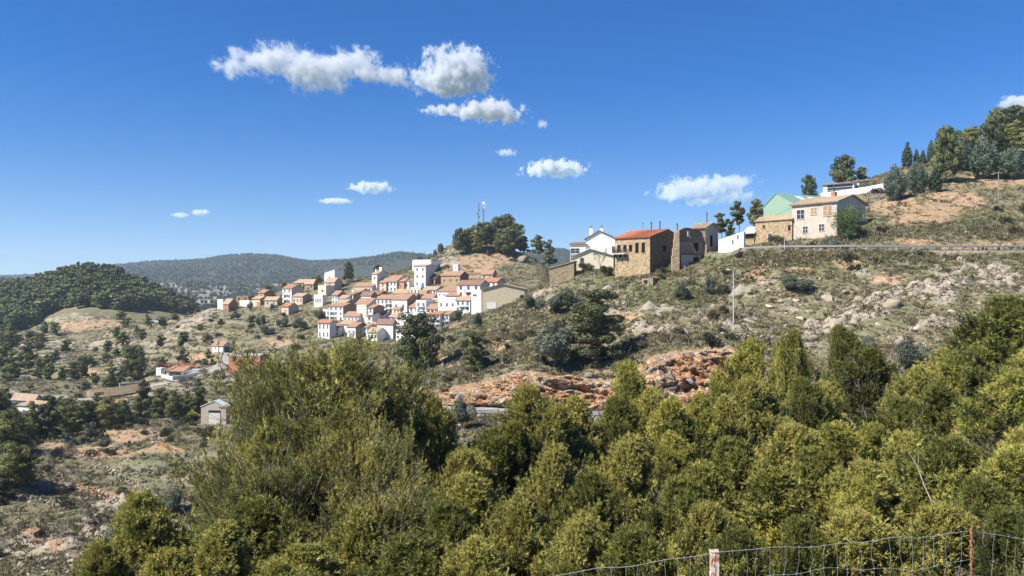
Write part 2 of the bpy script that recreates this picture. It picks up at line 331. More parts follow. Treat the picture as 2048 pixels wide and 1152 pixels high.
# ------------------------------------------------------------------ the lie of the land
# Each column is a line of sight: photo column, then (distance, photo row) down-range; 'z' entries are heights.
def Z(z): return ('z',z)
COLS=[
(-520,[(2,Z(-1.7)),(9,Z(-6)),(20,Z(-11)),(35,Z(-17)),(60,Z(-25)),(100,Z(-30)),(170,Z(-33)),(240,Z(-36)),(350,Z(-34)),(450,Z(-30)),(600,Z(-10)),(720,Z(0)),(1000,Z(-20))]),
(0,[(2,Z(-1.7)),(9,Z(-5.6)),(13,Z(-8.20)),(20,Z(-12.50)),(35,Z(-17.20)),(50,Z(-21.50)),(70,1130),(100,1000),(130,910),(170,850),(240,802),(330,745),(420,700),(520,660),(600,622),(700,585),(800,592),(1000,620)]),
(180,[(2,Z(-1.7)),(9,Z(-5.6)),(13,Z(-8.20)),(20,Z(-12.50)),(35,Z(-17.20)),(50,Z(-22.00)),(70,1120),(100,1005),(130,925),(160,880),(190,853),(240,815),(280,787),(330,742),(420,690),(480,655),(560,606),(660,551),(760,570),(1000,620)]),
(300,[(2,Z(-1.7)),(9,Z(-5.5)),(13,Z(-8.20)),(20,Z(-12.50)),(35,Z(-17.20)),(50,Z(-21.50)),(70,1130),(100,1010),(130,905),(150,875),(170,850),(200,828),(250,797),(275,775),(290,757),(310,740),(350,700),(430,650),(500,644),(560,626),(640,588),(760,605),(1000,640)]),
(420,[(2,Z(-1.7)),(9,Z(-5.4)),(13,Z(-8.14)),(20,Z(-12.42)),(35,Z(-16.89)),(50,Z(-21.30)),(70,1125),(100,1000),(130,900),(150,872),(172,850),(200,830),(240,800),(270,770),(288,748),(300,732),(315,706),(350,665),(400,624),(412,620),(450,635),(520,650),(600,640),(700,640),(1000,650)]),
(560,[(2,Z(-1.7)),(9,Z(-5.2)),(13,Z(-8.08)),(20,Z(-12.32)),(35,Z(-16.52)),(50,Z(-20.50)),(70,1080),(100,960),(130,885),(170,838),(220,790),(260,750),(290,715),(310,690),(340,655),(380,617),(400,603),(415,590),(430,583),(470,600),(550,640),(1000,660)]),
(680,[(2,Z(-1.7)),(9,Z(-5.0)),(13,Z(-8.02)),(20,Z(-12.24)),(35,Z(-16.21)),(50,Z(-20.00)),(70,1040),(95,890),(112,830),(118,826),(150,778),(200,735),(250,705),(300,682),(320,658),(345,628),(375,592),(400,573),(420,560),(450,575),(600,650),(1000,670)]),
(770,[(2,Z(-1.7)),(9,Z(-4.8)),(13,Z(-7.98)),(20,Z(-12.17)),(35,Z(-15.97)),(50,Z(-19.80)),(70,1010),(95,860),(105,822),(111,814),(125,775),(150,745),(200,725),(250,705),(300,682),(320,655),(350,617),(380,578),(400,552),(430,552),(500,590),(1000,660)]),
(860,[(2,Z(-1.7)),(9,Z(-4.7)),(13,Z(-7.94)),(20,Z(-12.11)),(35,Z(-15.74)),(50,Z(-19.50)),(70,990),(95,850),(101,822),(108,814),(114,778),(130,742),(160,708),(190,682),(215,672),(250,672),(300,656),(330,622),(360,587),(385,557),(410,525),(440,515),(500,560),(1000,640)]),
(930,[(2,Z(-1.7)),(9,Z(-4.6)),(13,Z(-7.91)),(20,Z(-12.06)),(35,Z(-15.55)),(50,Z(-18.80)),(70,960),(95,845),(100,822),(106,814),(112,770),(125,728),(145,695),(170,668),(195,648),(215,640),(250,645),(290,635),(320,610),(350,582),(375,560),(395,540),(410,512),(428,490),(445,480),(480,500),(560,560),(1000,640)]),
(1000,[(2,Z(-1.7)),(9,Z(-4.5)),(13,Z(-7.88)),(20,Z(-12.02)),(35,Z(-15.37)),(50,Z(-18.20)),(70,950),(94,850),(99,826),(104,819),(109,765),(120,720),(140,680),(165,645),(190,622),(210,620),(240,632),(280,625),(310,602),(340,582),(370,562),(400,530),(420,507),(432,494),(445,490),(480,505),(600,570),(1000,640)]),
(1080,[(2,Z(-1.7)),(9,Z(-4.4)),(13,Z(-7.84)),(20,Z(-11.96)),(35,Z(-15.16)),(50,Z(-17.60)),(70,940),(92,850),(97,829),(102,823),(107,755),(118,700),(135,650),(155,612),(175,582),(190,575),(215,590),(260,615),(310,600),(350,570),(390,540),(420,526),(450,526),(500,545),(700,600),(1000,640)]),
(1130,[(2,Z(-1.7)),(9,Z(-4.3)),(13,Z(-7.82)),(20,Z(-11.93)),(35,Z(-15.03)),(50,Z(-17.20)),(70,930),(91,850),(96,831),(101,825),(106,760),(117,705),(130,660),(145,615),(160,572),(170,556),(190,553),(230,575),(300,600),(450,575),(700,610),(1000,640)]),
(1200,[(2,Z(-1.7)),(9,Z(-4.2)),(13,Z(-7.78)),(20,Z(-11.88)),(35,Z(-14.85)),(50,Z(-16.80)),(70,920),(90,852),(95,833),(100,827),(104.5,772),(110,735),(122,690),(135,630),(148,580),(160,552),(172,533),(190,527),(230,550),(400,600),(1000,640)]),
(1300,[(2,Z(-1.7)),(9,Z(-4.1)),(13,Z(-7.74)),(20,Z(-11.81)),(35,Z(-14.58)),(50,Z(-16.20)),(70,910),(89,852),(94,834),(99,828),(104,735),(108,715),(116,668),(126,632),(137,590),(146,557),(155,546),(170,535),(200,535),(260,570),(500,620),(1000,640)]),
(1400,[(2,Z(-1.7)),(9,Z(-4.0)),(13,Z(-7.69)),(20,Z(-11.74)),(35,Z(-14.32)),(50,Z(-15.70)),(70,890),(88,852),(93,835),(98,829),(102,735),(105,702),(112,680),(120,650),(130,605),(140,560),(147,528),(152,516),(165,512),(190,500),(230,520),(400,600),(1000,640)]),
(1500,[(2,Z(-1.7)),(9,Z(-3.9)),(13,Z(-7.65)),(20,Z(-11.67)),(35,Z(-14.06)),(50,Z(-15.00)),(70,870),(86,850),(92,836),(97,828),(101,750),(106,705),(112,670),(120,625),(128,580),(136,528),(140.5,505),(146,502),(152,499),(165,494),(185,470),(205,462),(240,480),(400,580),(1000,640)]),
(1600,[(2,Z(-1.7)),(9,Z(-4.1)),(13,Z(-7.60)),(20,Z(-11.60)),(35,Z(-13.80)),(50,Z(-15.00)),(65,890),(84,850),(90,837),(95,810),(101,740),(108,690),(116,635),(124,580),(132,525),(136.5,504),(142,499),(148,492),(165,475),(190,440),(210,415),(230,405),(270,425),(400,520),(1000,640)]),
(1720,[(2,Z(-1.8)),(9,Z(-4.0)),(13,Z(-7.60)),(20,Z(-11.60)),(35,Z(-13.80)),(60,900),(80,850),(87,838),(93,790),(100,720),(108,660),(116,605),(125,545),(132,504),(138,499),(142,485),(155,450),(172,425),(185,405),(205,378),(225,370),(260,385),(400,500),(1000,640)]),
(1850,[(2,Z(-1.8)),(9,Z(-3.8)),(13,Z(-7.60)),(20,Z(-11.60)),(35,Z(-13.80)),(60,870),(78,840),(86,815),(92,760),(100,690),(108,630),(116,575),(125,522),(130,504),(136,499),(139,480),(150,445),(165,405),(180,375),(200,345),(225,325),(260,335),(400,450),(1000,620)]),
(2048,[(2,Z(-1.8)),(9,Z(-3.6)),(13,Z(-6.80)),(20,Z(-10.80)),(35,Z(-13.00)),(60,840),(75,800),(84,770),(92,705),(100,645),(108,592),(116,545),(124,512),(129,504),(134.5,499),(137,484),(150,440),(165,395),(185,355),(210,318),(240,295),(280,300),(400,400),(1000,600)]),
(2560,[(2,Z(-1.8)),(9,Z(-3.4)),(13,Z(-6.80)),(20,Z(-10.80)),(35,Z(-13.00)),(60,800),(84,700),(100,600),(124,508),(134,497),(150,425),(185,330),(240,260),(400,320),(1000,560)]),
]
def row_list(spec):
    out=[]
    for a,b,n in spec: out.append(np.exp(np.linspace(math.log(a),math.log(b),n,endpoint=False)))
    out.append(np.array([spec[-1][1]])); return np.concatenate(out)

def pchip(xk,yk,x):
    xk=np.asarray(xk,float); yk=np.asarray(yk,float)
    h=np.diff(xk); d=np.diff(yk)/h; m=np.zeros_like(yk)
    m[0]=d[0]; m[-1]=d[-1]
    for i in range(1,len(yk)-1):
        if d[i-1]*d[i]>0:
            w1=2*h[i]+h[i-1]; w2=h[i]+2*h[i-1]
            m[i]=(w1+w2)/(w1/d[i-1]+w2/d[i])
    i=np.clip(np.searchsorted(xk,x)-1,0,len(h)-1)
    t=np.clip((x-xk[i])/h[i],0,1)
    return (yk[i]*(1+2*t)*(1-t)**2 + h[i]*m[i]*t*(1-t)**2 + yk[i+1]*t*t*(3-2*t) + h[i]*m[i+1]*t*t*(t-1))

U=np.arange(-520,2561,4.0)
ROWS=row_list([(2,40,70),(40,88,110),(88,116,230),(116,220,300),(220,460,340),(460,1000,170)])
LN=np.log(ROWS)
def column_surface(cols,rows,us):
    ln=np.log(rows); base=np.zeros((len(rows),len(cols)))
    for j,(px,pr) in enumerate(cols):
        yk=[p[0] for p in pr]
        pk=[(CY-p[1][1]/p[0]*F) if isinstance(p[1],tuple) else p[1] for p in pr]
        zk=[(CY-q)/F*y for q,y in zip(pk,yk)]
        base[:,j]=pchip(np.log(yk),zk,ln)/rows      # tangent of elevation
    out=np.zeros((len(rows),len(us)))
    cpx=[c[0] for c in cols]
    for i in range(len(rows)): out[i]=pchip(cpx,base[i],us)
    return out
TAN=column_surface(COLS,ROWS,U)
for ax,s in ((0,5),(1,9)):                          # soften the knots
    k=np.hanning(s+2)[1:-1]; k/=k.sum()
    pad=[(0,0),(0,0)]; pad[ax]=(s//2,s//2)
    Q=np.pad(TAN,pad,mode='edge'); R=0
    for i in range(s):
        R=R+k[i]*(Q[i:i+TAN.shape[0]] if ax==0 else Q[:,i:i+TAN.shape[1]])
    TAN=R
GY=np.repeat(ROWS[:,None],len(U),1)
GX=(U[None,:]-CX)/F*GY
GZ=TAN*GY

def interp_z(grid,x,y):
    x=np.asarray(x,float); y=np.maximum(np.asarray(y,float),2.01)
    fu=np.clip((x/y*F+CX-U[0])/4.0,0,len(U)-1.001); fi=np.clip(np.interp(np.log(y),LN,np.arange(len(LN))),0,len(LN)-1.001)
    a=fu.astype(int); b=fi.astype(int); ta=fu-a; tb=fi-b
    return ((grid[b,a]*(1-ta)+grid[b,a+1]*ta)*(1-tb)+(grid[b+1,a]*(1-ta)+grid[b+1,a+1]*ta)*tb)

# roads as world polylines; the land is levelled along them
def poly_world(pts):
    P=np.array([((px-CX)/F*y,y) for px,y in pts])
    d=np.r_[0,np.cumsum(np.hypot(*np.diff(P,axis=0).T))]
    s=np.arange(0,d[-1],1.5)
    return np.c_[pchip(d,P[:,0],s),pchip(d,P[:,1],s)]
ROADS={
 'low':(poly_world([(640,124),(700,116),(770,108.5),(860,105),(930,103.3),(1000,101.8),(1080,99.8),(1200,97.8),(1300,96.8),(1400,95.8),(1500,94.7),(1600,93.2),(1720,90),(1850,88),(2048,88)]),2.5,M['asphalt']),
 'high':(poly_world([(1425,158),(1455,149),(1500,143.5),(1600,139.5),(1720,135.3),(1850,133.3),(2048,132),(2560,129.5)]),2.6,M['asphalt']),
 'valley':(poly_world([(-200,262),(60,262),(165,262),(200,268),(290,276),(350,283),(400,288),(435,294),(452,303),(449,311),(440,316)]),2.2,M['valleyroad']),
}
def near_poly(P,x,y):
    """Distance to a polyline and index of its nearest sample, for points whose cell is near."""
    best=np.full(x.shape,1e9); idx=np.zeros(x.shape,int)
    lo=P.min(0)-14; hi=P.max(0)+14
    m=(x>lo[0])&(x<hi[0])&(y>lo[1])&(y<hi[1])
    xs=x[m]; ys=y[m]; bd=np.full(xs.shape,1e9); bi=np.zeros(xs.shape,int)
    for k in range(len(P)):
        d=(xs-P[k,0])**2+(ys-P[k,1])**2
        c=d<bd; bd[c]=d[c]; bi[c]=k
    best[m]=np.sqrt(bd); idx[m]=bi
    return best,idx
ROADMASK=np.zeros_like(GZ); ROADZ={}
for rn,(P,hw,_) in ROADS.items():
    z=interp_z(GZ,P[:,0],P[:,1])
    k=np.hanning(15); k/=k.sum(); zs=np.convolve(np.pad(z,7,mode='edge'),k,mode='valid'); ROADZ[rn]=zs
    d,i=near_poly(P,GX,GY)
    w=1-smoothstep(hw+0.4,hw+2.2,d)
    GZ=GZ*(1-w)+(zs[i]-0.06)*w
    ROADMASK=np.maximum(ROADMASK,1-smoothstep(hw+0.2,hw+1.6,d))
GROW=CY-GZ/GY*F                                   # photo row of every ground vertex

# ------------------------------------------------------------------ regions of ground
def region(px,py,rx,ry,y0,y1,rot=0):
    c,s=math.cos(math.radians(rot)),math.sin(math.radians(rot))
    dx=U[None,:]-px; dy=GROW-py
    a=(dx*c+dy*s)/rx; b=(-dx*s+dy*c)/ry
    n=fbm(GX*0.22,GY*0.22,3,77)*0.9
    return (1-smoothstep(0.65,1.15,np.sqrt(a*a+b*b)+n))*((GY>y0)&(GY<y1))
PXG=np.repeat(U[None,:],len(ROWS),0)
dlow,_=near_poly(ROADS['low'][0],GX,GY)
yroad=np.interp(U,[c for c in (640,700,770,860,930,1000,1080,1200,1300,1400,1500,1600,1720,1850,2048)],[124,116,108.5,105,103.3,101.8,99.8,97.8,96.8,95.8,94.7,93.2,90,88,88])[None,:]
off=GY-yroad                                       # metres beyond the lower road
bank_top=np.interp(U,[700,800,860,930,1000,1080,1140,1200,1250,1300,1400,1450,1520,1600],[6,7,8,8.5,9,9,9,8,8,9.5,10,10,9,7])[None,:]
BANK=smoothstep(3.2,4.2,off)*(1-smoothstep(bank_top-1.5,bank_top+1.0,off+fbm(GX*0.3,GY*0.3,3,5)*4))*smoothstep(790,850,PXG)*(1-smoothstep(1480,1560,PXG))
SOIL=BANK*0.95
for a in [(1960,487,130,9,134,142),(1850,484,60,10,134,142),(1900,405,70,28,150,185),(1830,440,60,14,148,172),(1990,360,60,20,165,195),(1800,412,70,25,155,180),
          (1525,556,45,14,122,140),(1260,640,30,12,118,135),(1700,527,40,12,120,131),(1240,765,70,35,98,112),
          (560,685,36,9,285,325),(405,715,32,13,285,320),(190,650,70,9,440,520),(150,655,40,8,440,520),
          (180,905,110,14,115,150),(120,895,50,10,115,150),(110,1090,25,20,60,90),(300,905,80,8,120,150),(250,878,60,8,140,170),(230,985,40,8,95,120),
          (900,650,20,9,170,260),(1010,690,30,12,130,160),(880,720,40,14,120,150),(975,520,60,18,395,440),(940,545,60,14,370,420),(70,1060,35,14,70,95),
          (1600,540,35,8,120,135),(1780,560,50,10,110,130),(160,745,40,8,290,350),(270,870,60,10,145,175),(210,800,40,8,230,275),(1000,500,60,20,410,445)]:
    SOIL=np.maximum(SOIL,region(*a)*0.85)
ROCK=np.zeros_like(GZ)
for a in [(1750,620,330,90,90,128),(1560,600,120,50,100,128),(1900,560,160,50,100,128),(1640,690,130,30,90,115),(1350,640,110,30,105,135),(1240,600,60,40,120,150),
          (360,660,90,12,345,440,-28),(420,632,50,8,380,430,-28),(90,1110,90,50,60,95),(240,1040,70,50,75,110),(150,640,70,12,440,540),(860,850,60,50,75,100),
          (905,515,30,35,395,440),(1030,515,40,20,395,440),(1090,600,40,30,140,180),(1340,665,120,10,106,122),(150,690,150,10,380,450),(1480,660,120,15,105,120)]:
    ROCK=np.maximum(ROCK,region(*a))
GREEN=np.zeros_like(GZ)
for a in [(1800,450,170,28,135,165),(1620,525,220,16,122,140),(1480,520,90,16,125,150),(1320,600,110,40,110,150),(1900,530,200,20,115,132),(320,920,90,40,105,150),
          (930,650,60,40,140,200),(1900,450,140,30,134,165),(1230,560,60,30,130,165),(1700,490,120,8,134,146),(930,530,50,10,380,410)]:
    GREEN=np.maximum(GREEN,region(*a))

# ------------------------------------------------------------------ relief
far=smoothstep(40,400,GY)
calm=np.clip(1-ROADMASK*1.3,0,1)
rel=fbm(GX/26,GY/26,3,1)*1.6*smoothstep(30,90,GY)+fbm(GX/7,GY/7,4,2)*(0.8+0.5*far)+fbm(GX/1.9,GY/1.9,3,3)*0.35
GD=GZ+rel*calm*np.clip(1-BANK,0.35,1)
# terraces: steps held by dry-stone walls in the valley
terr=smoothstep(60,80,GY)*(1-smoothstep(480,560,GY))*(1-smoothstep(430,560,PXG))
st=2.0+1.2*vnoise(GX/60,GY/60,31)
q=(GD+fbm(GX/30,GY/30,3,8)*4)/st; fr=q-np.floor(q)
GD=GD+(smoothstep(0.34,0.66,fr)-fr)*st*0.55*terr*calm
EDGE=terr*np.exp(-((fr-0.5)/0.13)**2)
# limestone: blocks and ledges breaking the scrub
d1,d2,cv=cells(GX/2.3,GY/1.7,11); e1,e2,cw=cells(GX/0.9,GY/0.8,12)
ledge=np.clip((d2-d1)*1.8,0,1)*(0.25+0.9*cv)
small=np.clip((e2-e1)*2,0,1)*cw
rk=smoothstep(0.03,0.16,fbm(GX/5.5,GY/3.6,4,14)+ROCK*0.10-0.02)*np.clip(ROCK*1.1+0.10,0,1)
GD=GD+(ledge*0.9+small*0.28)*rk*calm
# road cutting: broken rock faces, thrown outwards as well as up
b1,b2,bv=cells(GX/2.2+GZ*0.3+fbm(GX/2,GZ/2,2,27)*0.8,GZ/1.25+fbm(GX/2,GZ/2,2,28)*0.8,21); c1,c2,cvv=cells(GX/0.8+GZ*0.2,GZ/0.5,22)
strat=(GZ*0.62+GX*0.16+fbm(GX/6,GZ/5,3,24)*2.6); sf_=strat-np.floor(strat)
saw=np.where(sf_<0.82,sf_/0.82,(1-sf_)/0.18)
crack=(1-smoothstep(0.0,0.13,b2-b1))*0.9+(1-smoothstep(0.0,0.16,c2-c1))*0.35
rdg=lambda a,b,sd: 0.22-np.abs(fbm(a,b,4,sd))
push=(fbm(GX/8,GZ/5,3,23)*4.2+(saw-0.5)*(0.3+1.9*vnoise(GX/4,GZ/3,25))+rdg(GX/4.2+GZ/6,GZ/2.6,29)*5.5+rdg(GX/1.5,GZ/0.9+GX/5,30)*2.0+(cvv-0.5)*0.30-crack*0.35+fbm(GX/0.5,GZ/0.4,3,26)*0.8-0.4)*BANK
GYD=GY-push*1.2
GXD=GX-push*0.25
GD=GD+push*0.22
d_hi=smoothstep(0.5,2.0,GY-np.interp(U,[1425,1500,1600,1720,1850,2048,2560],[158,143.5,139.5,135.3,133.3,132,129.5])[None,:]-2.5)*(1-smoothstep(4.0,6.5,GY-np.interp(U,[1425,1500,1600,1720,1850,2048,2560],[158,143.5,139.5,135.3,133.3,132,129.5])[None,:]))*(PXG>1700)
GYD=GYD-d_hi*np.clip((e2-e1)*2,0,1)*0.9
def ground(x,y): return interp_z(GD,x,y)

nr,nc=GZ.shape
gid=np.arange(nr*nc).reshape(nr,nc)
quads=np.stack([gid[:-1,:-1],gid[:-1,1:],gid[1:,1:],gid[1:,:-1]],-1).reshape(-1,4)
mask=np.zeros((nr*nc,4),np.float32)
mask[:,0]=np.clip(SOIL,0,1).ravel(); mask[:,1]=np.clip(GREEN,0,1).ravel()
mask[:,2]=np.clip(np.maximum(rk*1.1,EDGE*0.38),0,1).ravel(); mask[:,3]=np.clip(ROADMASK,0,1).ravel()
BANKA=np.clip(BANK,0,1).ravel()

m,nt=newmat('hillside_ground'); t=NT(nt)
pos=t.n('ShaderNodeNewGeometry').outputs['Position']
att=t.n('ShaderNodeAttribute',attribute_name='mask')
sepm=t.n('ShaderNodeSeparateColor',i={0:att.outputs['Color']})
soil,green,rock=sepm.outputs[0],sepm.outputs[1],sepm.outputs[2]
road=att.outputs['Alpha']
nA=t.noise(pos,0.11,5,0.6); nB=t.noise(pos,0.9,6,0.65); nC=t.noise(pos,4.5,5,0.7); nD=t.noise(pos,0.35,5,0.6,0.6)
grass=t.ramp(nB,[(0.30,(0.080,0.078,0.042)),(0.46,(0.155,0.142,0.082)),(0.58,(0.225,0.195,0.122)),(0.72,(0.32,0.27,0.18))])
grass=t.mix(t.math('MULTIPLY',t.ramp(nA,[(0.35,0.0),(0.65,1.0)]),0.5),grass,(0.130,0.134,0.062))
gg=t.ramp(nB,[(0.3,(0.055,0.072,0.026)),(0.55,(0.105,0.130,0.046)),(0.75,(0.19,0.18,0.085))])
grass=t.mix(t.math('MULTIPLY',green,t.ramp(nD,[(0.35,0.2),(0.6,1.0)])),grass,gg)
stone=t.ramp(nC,[(0.25,(0.20,0.165,0.125)),(0.5,(0.36,0.305,0.235)),(0.75,(0.48,0.41,0.32))])
stone=t.mix(t.ramp(nB,[(0.45,0.0),(0.75,0.6)]),stone,(0.24,0.225,0.205))
soilc=t.ramp(nB,[(0.25,(0.20,0.105,0.052)),(0.45,(0.345,0.20,0.105)),(0.6,(0.45,0.30,0.175)),(0.78,(0.48,0.375,0.25))])
soilc=t.mix(t.math('MULTIPLY',t.ramp(nC,[(0.4,0.0),(0.7,1.0)]),0.45),soilc,(0.48,0.40,0.30))
soilc=t.mix(t.ramp(nD,[(0.56,0.0),(0.66,0.75)]),soilc,(0.20,0.19,0.18))
pebble=t.n('ShaderNodeTexVoronoi',i={'Vector':pos,'Scale':1.7,'Randomness':1.0})
pebf=t.ramp(pebble.outputs['Distance'],[(0.20,1.0),(0.32,0.0)])
pebm=t.math('MULTIPLY',pebf,t.ramp(t.noise(pos,0.28,3),[(0.46,0.0),(0.62,0.8)]))
col=t.mix(pebm,grass,stone)
rf=t.math('MULTIPLY',rock,t.ramp(nC,[(0.28,0.35),(0.5,1.0)]),clamp=True)
col=t.mix(rf,col,stone)
sf=t.math('MULTIPLY',soil,t.ramp(nD,[(0.28,0.25),(0.48,1.0)]),clamp=True)
bank=t.n('ShaderNodeAttribute',attribute_name='bank').outputs['Fac']
bn=t.noise(t.n('ShaderNodeMapping',i={'Vector':pos,'Scale':(1,1,1.6)}).outputs[0],0.33,6,0.68,0.8)
bankc=t.ramp(bn,[(0.28,(0.15,0.135,0.12)),(0.38,(0.27,0.22,0.17)),(0.45,(0.44,0.34,0.235)),(0.52,(0.40,0.225,0.115)),(0.60,(0.30,0.130,0.058)),(0.70,(0.45,0.30,0.185))])
bankc=t.mix(t.math('MULTIPLY',t.ramp(nC,[(0.40,0.0),(0.7,1.0)]),0.35),bankc,(0.47,0.39,0.29))
col=t.mix(sf,col,soilc)
col=t.mix(t.math('MULTIPLY',bank,t.ramp(nB,[(0.30,0.25),(0.40,1.0)])),col,bankc)
verge=t.ramp(nB,[(0.3,(0.22,0.18,0.13)),(0.7,(0.40,0.35,0.28))])
col=t.mix(t.math('MULTIPLY',road,0.9),col,verge)
hh=t.math('ADD',t.math('MULTIPLY',nC,0.35),t.math('ADD',nB,t.math('MULTIPLY',pebf,0.25)))
ck=t.n('ShaderNodeTexVoronoi',feature='DISTANCE_TO_EDGE',i={'Vector':t.n('ShaderNodeMapping',i={'Vector':t.n('ShaderNodeVectorMath',operation='MULTIPLY_ADD',i={0:t.n('ShaderNodeTexNoise',i={'Vector':pos,'Scale':0.8,'Detail':3.0}).outputs[1],1:(1.2,1.2,1.2),2:pos}).outputs[0],'Rotation':(0.0,0.35,0.0),'Scale':(0.55,0.55,1.5)}).outputs[0],'Scale':1.0})
hh=t.math('ADD',hh,t.math('MULTIPLY',bank,t.ramp(ck.outputs['Distance'],[(0.0,0.0),(0.10,0.9)])))
t.out(t.bsdf(col,0.95,t.bump(hh,0.9,0.4),0.08))
M['ground']=m
gm=mesh_np('ground',np.stack([GXD,GYD,GD],-1).reshape(-1,3),quads,[M['ground']],attrs={'mask':mask,'bank':BANKA},smooth=False)
tag(link(bpy.data.objects.new('ground',gm)),kind='structure')

def hit(px,py,y0=40,y1=900):
    """Distance at which the line of sight through a photo point first meets the ground."""
    j=int(np.clip(round((px-U[0])/4),0,len(U)-1))
    r=CY-GD[:,j]/ROWS*F
    ok=(ROWS>=y0)&(ROWS<=y1)
    idx=np.nonzero(ok&(r<=py))[0]
    if len(idx): return float(ROWS[idx[0]])
    k=np.nonzero(ok)[0]; return float(ROWS[k[np.argmin(r[k])]])
def at(px,py,Y): return Vector(((px-CX)/F*Y, Y, (CY-py)/F*Y))

for rn,(P,hw,mt) in ROADS.items():
    zs=ROADZ[rn]; d=np.gradient(P,axis=0); d/=np.linalg.norm(d,axis=1)[:,None]
    nrm=np.c_[-d[:,1],d[:,0]]
    L=np.c_[P+nrm*hw,zs+0.03]; Rr=np.c_[P-nrm*hw,zs+0.03]; C=np.c_[P,zs+0.07]
    n=len(P); V=np.concatenate([L,C,Rr]); fs=[]
    for i in range(n-1): fs+= [(i,i+1,n+i+1,n+i),(n+i,n+i+1,2*n+i+1,2*n+i)]
    o=link(bpy.data.objects.new('road',mesh_np('road',V,fs,[mt]))); tag(o,kind='structure')

# ------------------------------------------------------------------ the far ranges
RID=[(-600,560),(-200,556),(0,550),(110,549),(200,535),(300,525),(400,522),(450,514),(500,510),(560,514),(620,525),(680,523),(740,518),(800,510),(860,515),(950,523),(1050,508),(1110,500),(1150,506),(1250,533),(1500,565),(2650,565)]
FU=np.arange(-600,2650,6.0); FR=np.exp(np.linspace(math.log(820),math.log(9000),330))
ridge=np.interp(FU,[r[0] for r in RID],[r[1] for r in RID])
kk=np.hanning(9); kk/=kk.sum(); ridge=np.convolve(np.pad(ridge,4,mode='edge'),kk,mode='valid')
yr=np.interp(FU,[-600,110,200,400,620,700,900,1000,1130,2650],[4600,4600,3800,3500,3600,3000,2700,2900,3000,4000])
TF=np.zeros((len(FR),len(FU)))
for j in range(len(FU)):
    yk=[820,1050,1300,1600,2100,yr[j]*0.8,yr[j],yr[j]*1.15,9000]
    pk=[660,640,612,590,572,(ridge[j]+10),ridge[j],ridge[j]+10,575]
    pk=[max(p,ridge[j]) if i<6 else p for i,p in enumerate(pk)]
    zk=[(CY-p)/F*y for p,y in zip(pk,yk)]
    TF[:,j]=pchip(np.log(yk),zk,np.log(FR))
FY=np.repeat(FR[:,None],len(FU),1); FX=(FU[None,:]-CX)/F*FY
amp=smoothstep(900,1800,FY)
TF=TF+(fbm(FX/420,FY/420,4,41)*60+(0.5-np.abs(fbm(FX/260+3,FY/260,3,43)))*0)*amp*np.clip((yr[None,:]*1.0-FY)/1500,0.12,1)+fbm(FX/60,FY/60,3,44)*7*amp
rocky=np.clip(smoothstep(0.0,0.22,fbm(FX/150,FY/55,4,45)+0.10-np.abs((FY-1500)/1100)**2*0.5)*(1-smoothstep(2000,2600,FY)),0,1)*smoothstep(250,330,np.repeat(FU[None,:],len(FR),0))
FROW=CY-TF/FY*F; FPX=np.repeat(FU[None,:],len(FR),0)
for a_,b_,c_,d_ in ((425,592,62,20),(340,571,42,6),(520,590,34,13),(395,606,50,12)):
    rocky=np.maximum(rocky,(1-smoothstep(0.7,1.1,np.hypot((FPX-a_)/c_,(FROW-b_)/d_)+fbm(FX/60,FY/40,3,47)*0.8))*(FY<2600))
bare=smoothstep(0.12,0.22,fbm(FX/300,FY/200,4,46))*0.7
TF=TF+rocky*np.clip(np.sin(TF/5.0)*2.2,-1.5,2.5)
fid=np.arange(TF.size).reshape(TF.shape)
fq=np.stack([fid[:-1,:-1],fid[:-1,1:],fid[1:,1:],fid[1:,:-1]],-1).reshape(-1,4)
fm=np.zeros((TF.size,4),np.float32); fm[:,0]=rocky.ravel(); fm[:,1]=bare.ravel()
m,nt=newmat('far_hill_ground'); t=NT(nt)
pos=t.n('ShaderNodeNewGeometry').outputs['Position']
a=t.n('ShaderNodeSeparateColor',i={0:t.n('ShaderNodeAttribute',attribute_name='mask').outputs['Color']})
n1=t.noise(pos,0.02,5,0.6); n2=t.noise(pos,0.09,4,0.7)
c=t.ramp(n2,[(0.3,(0.028,0.035,0.022)),(0.55,(0.050,0.056,0.034)),(0.75,(0.10,0.098,0.065))])
c=t.mix(t.math('MULTIPLY',a.outputs[1],t.ramp(n1,[(0.4,0.0),(0.6,0.6)])),c,(0.13,0.12,0.08))
st=t.ramp(n2,[(0.3,(0.16,0.145,0.12)),(0.7,(0.42,0.38,0.31))])
c=t.mix(t.math('MULTIPLY',a.outputs[0],t.ramp(n2,[(0.38,0.1),(0.52,1.0)])),c,st)
t.out(t.bsdf(c,0.95,t.bump(n2,0.8,6.0),0.05))
tag(link(bpy.data.objects.new('far_hills',mesh_np('far_hills',np.stack([FX,FY,TF],-1).reshape(-1,3),fq,[m],attrs={'mask':fm}))),kind='structure')
# ------------------------------------------------------------------ foliage builders
def unit(v):
    return v/np.maximum(np.linalg.norm(v,axis=-1,keepdims=True),1e-9)

def tri_leaves(c, d, length, width, rng, tint):
    """One thin triangle per centre, pointing along d."""
    n=len(c)
    a=rng.normal(size=(n,3)); s=unit(np.cross(d,a))
    w=(width*rng.uniform(0.7,1.3,n))[:,None] if np.ndim(width)==0 else width[:,None]
    L=(length*rng.uniform(0.7,1.3,n))[:,None] if np.ndim(length)==0 else length[:,None]
    V=np.stack([c-s*w*0.5,c+s*w*0.5,c+d*L],1).reshape(-1,3)
    Fc=np.arange(3*n).reshape(-1,3)
    return V,Fc,np.repeat(tint,3)

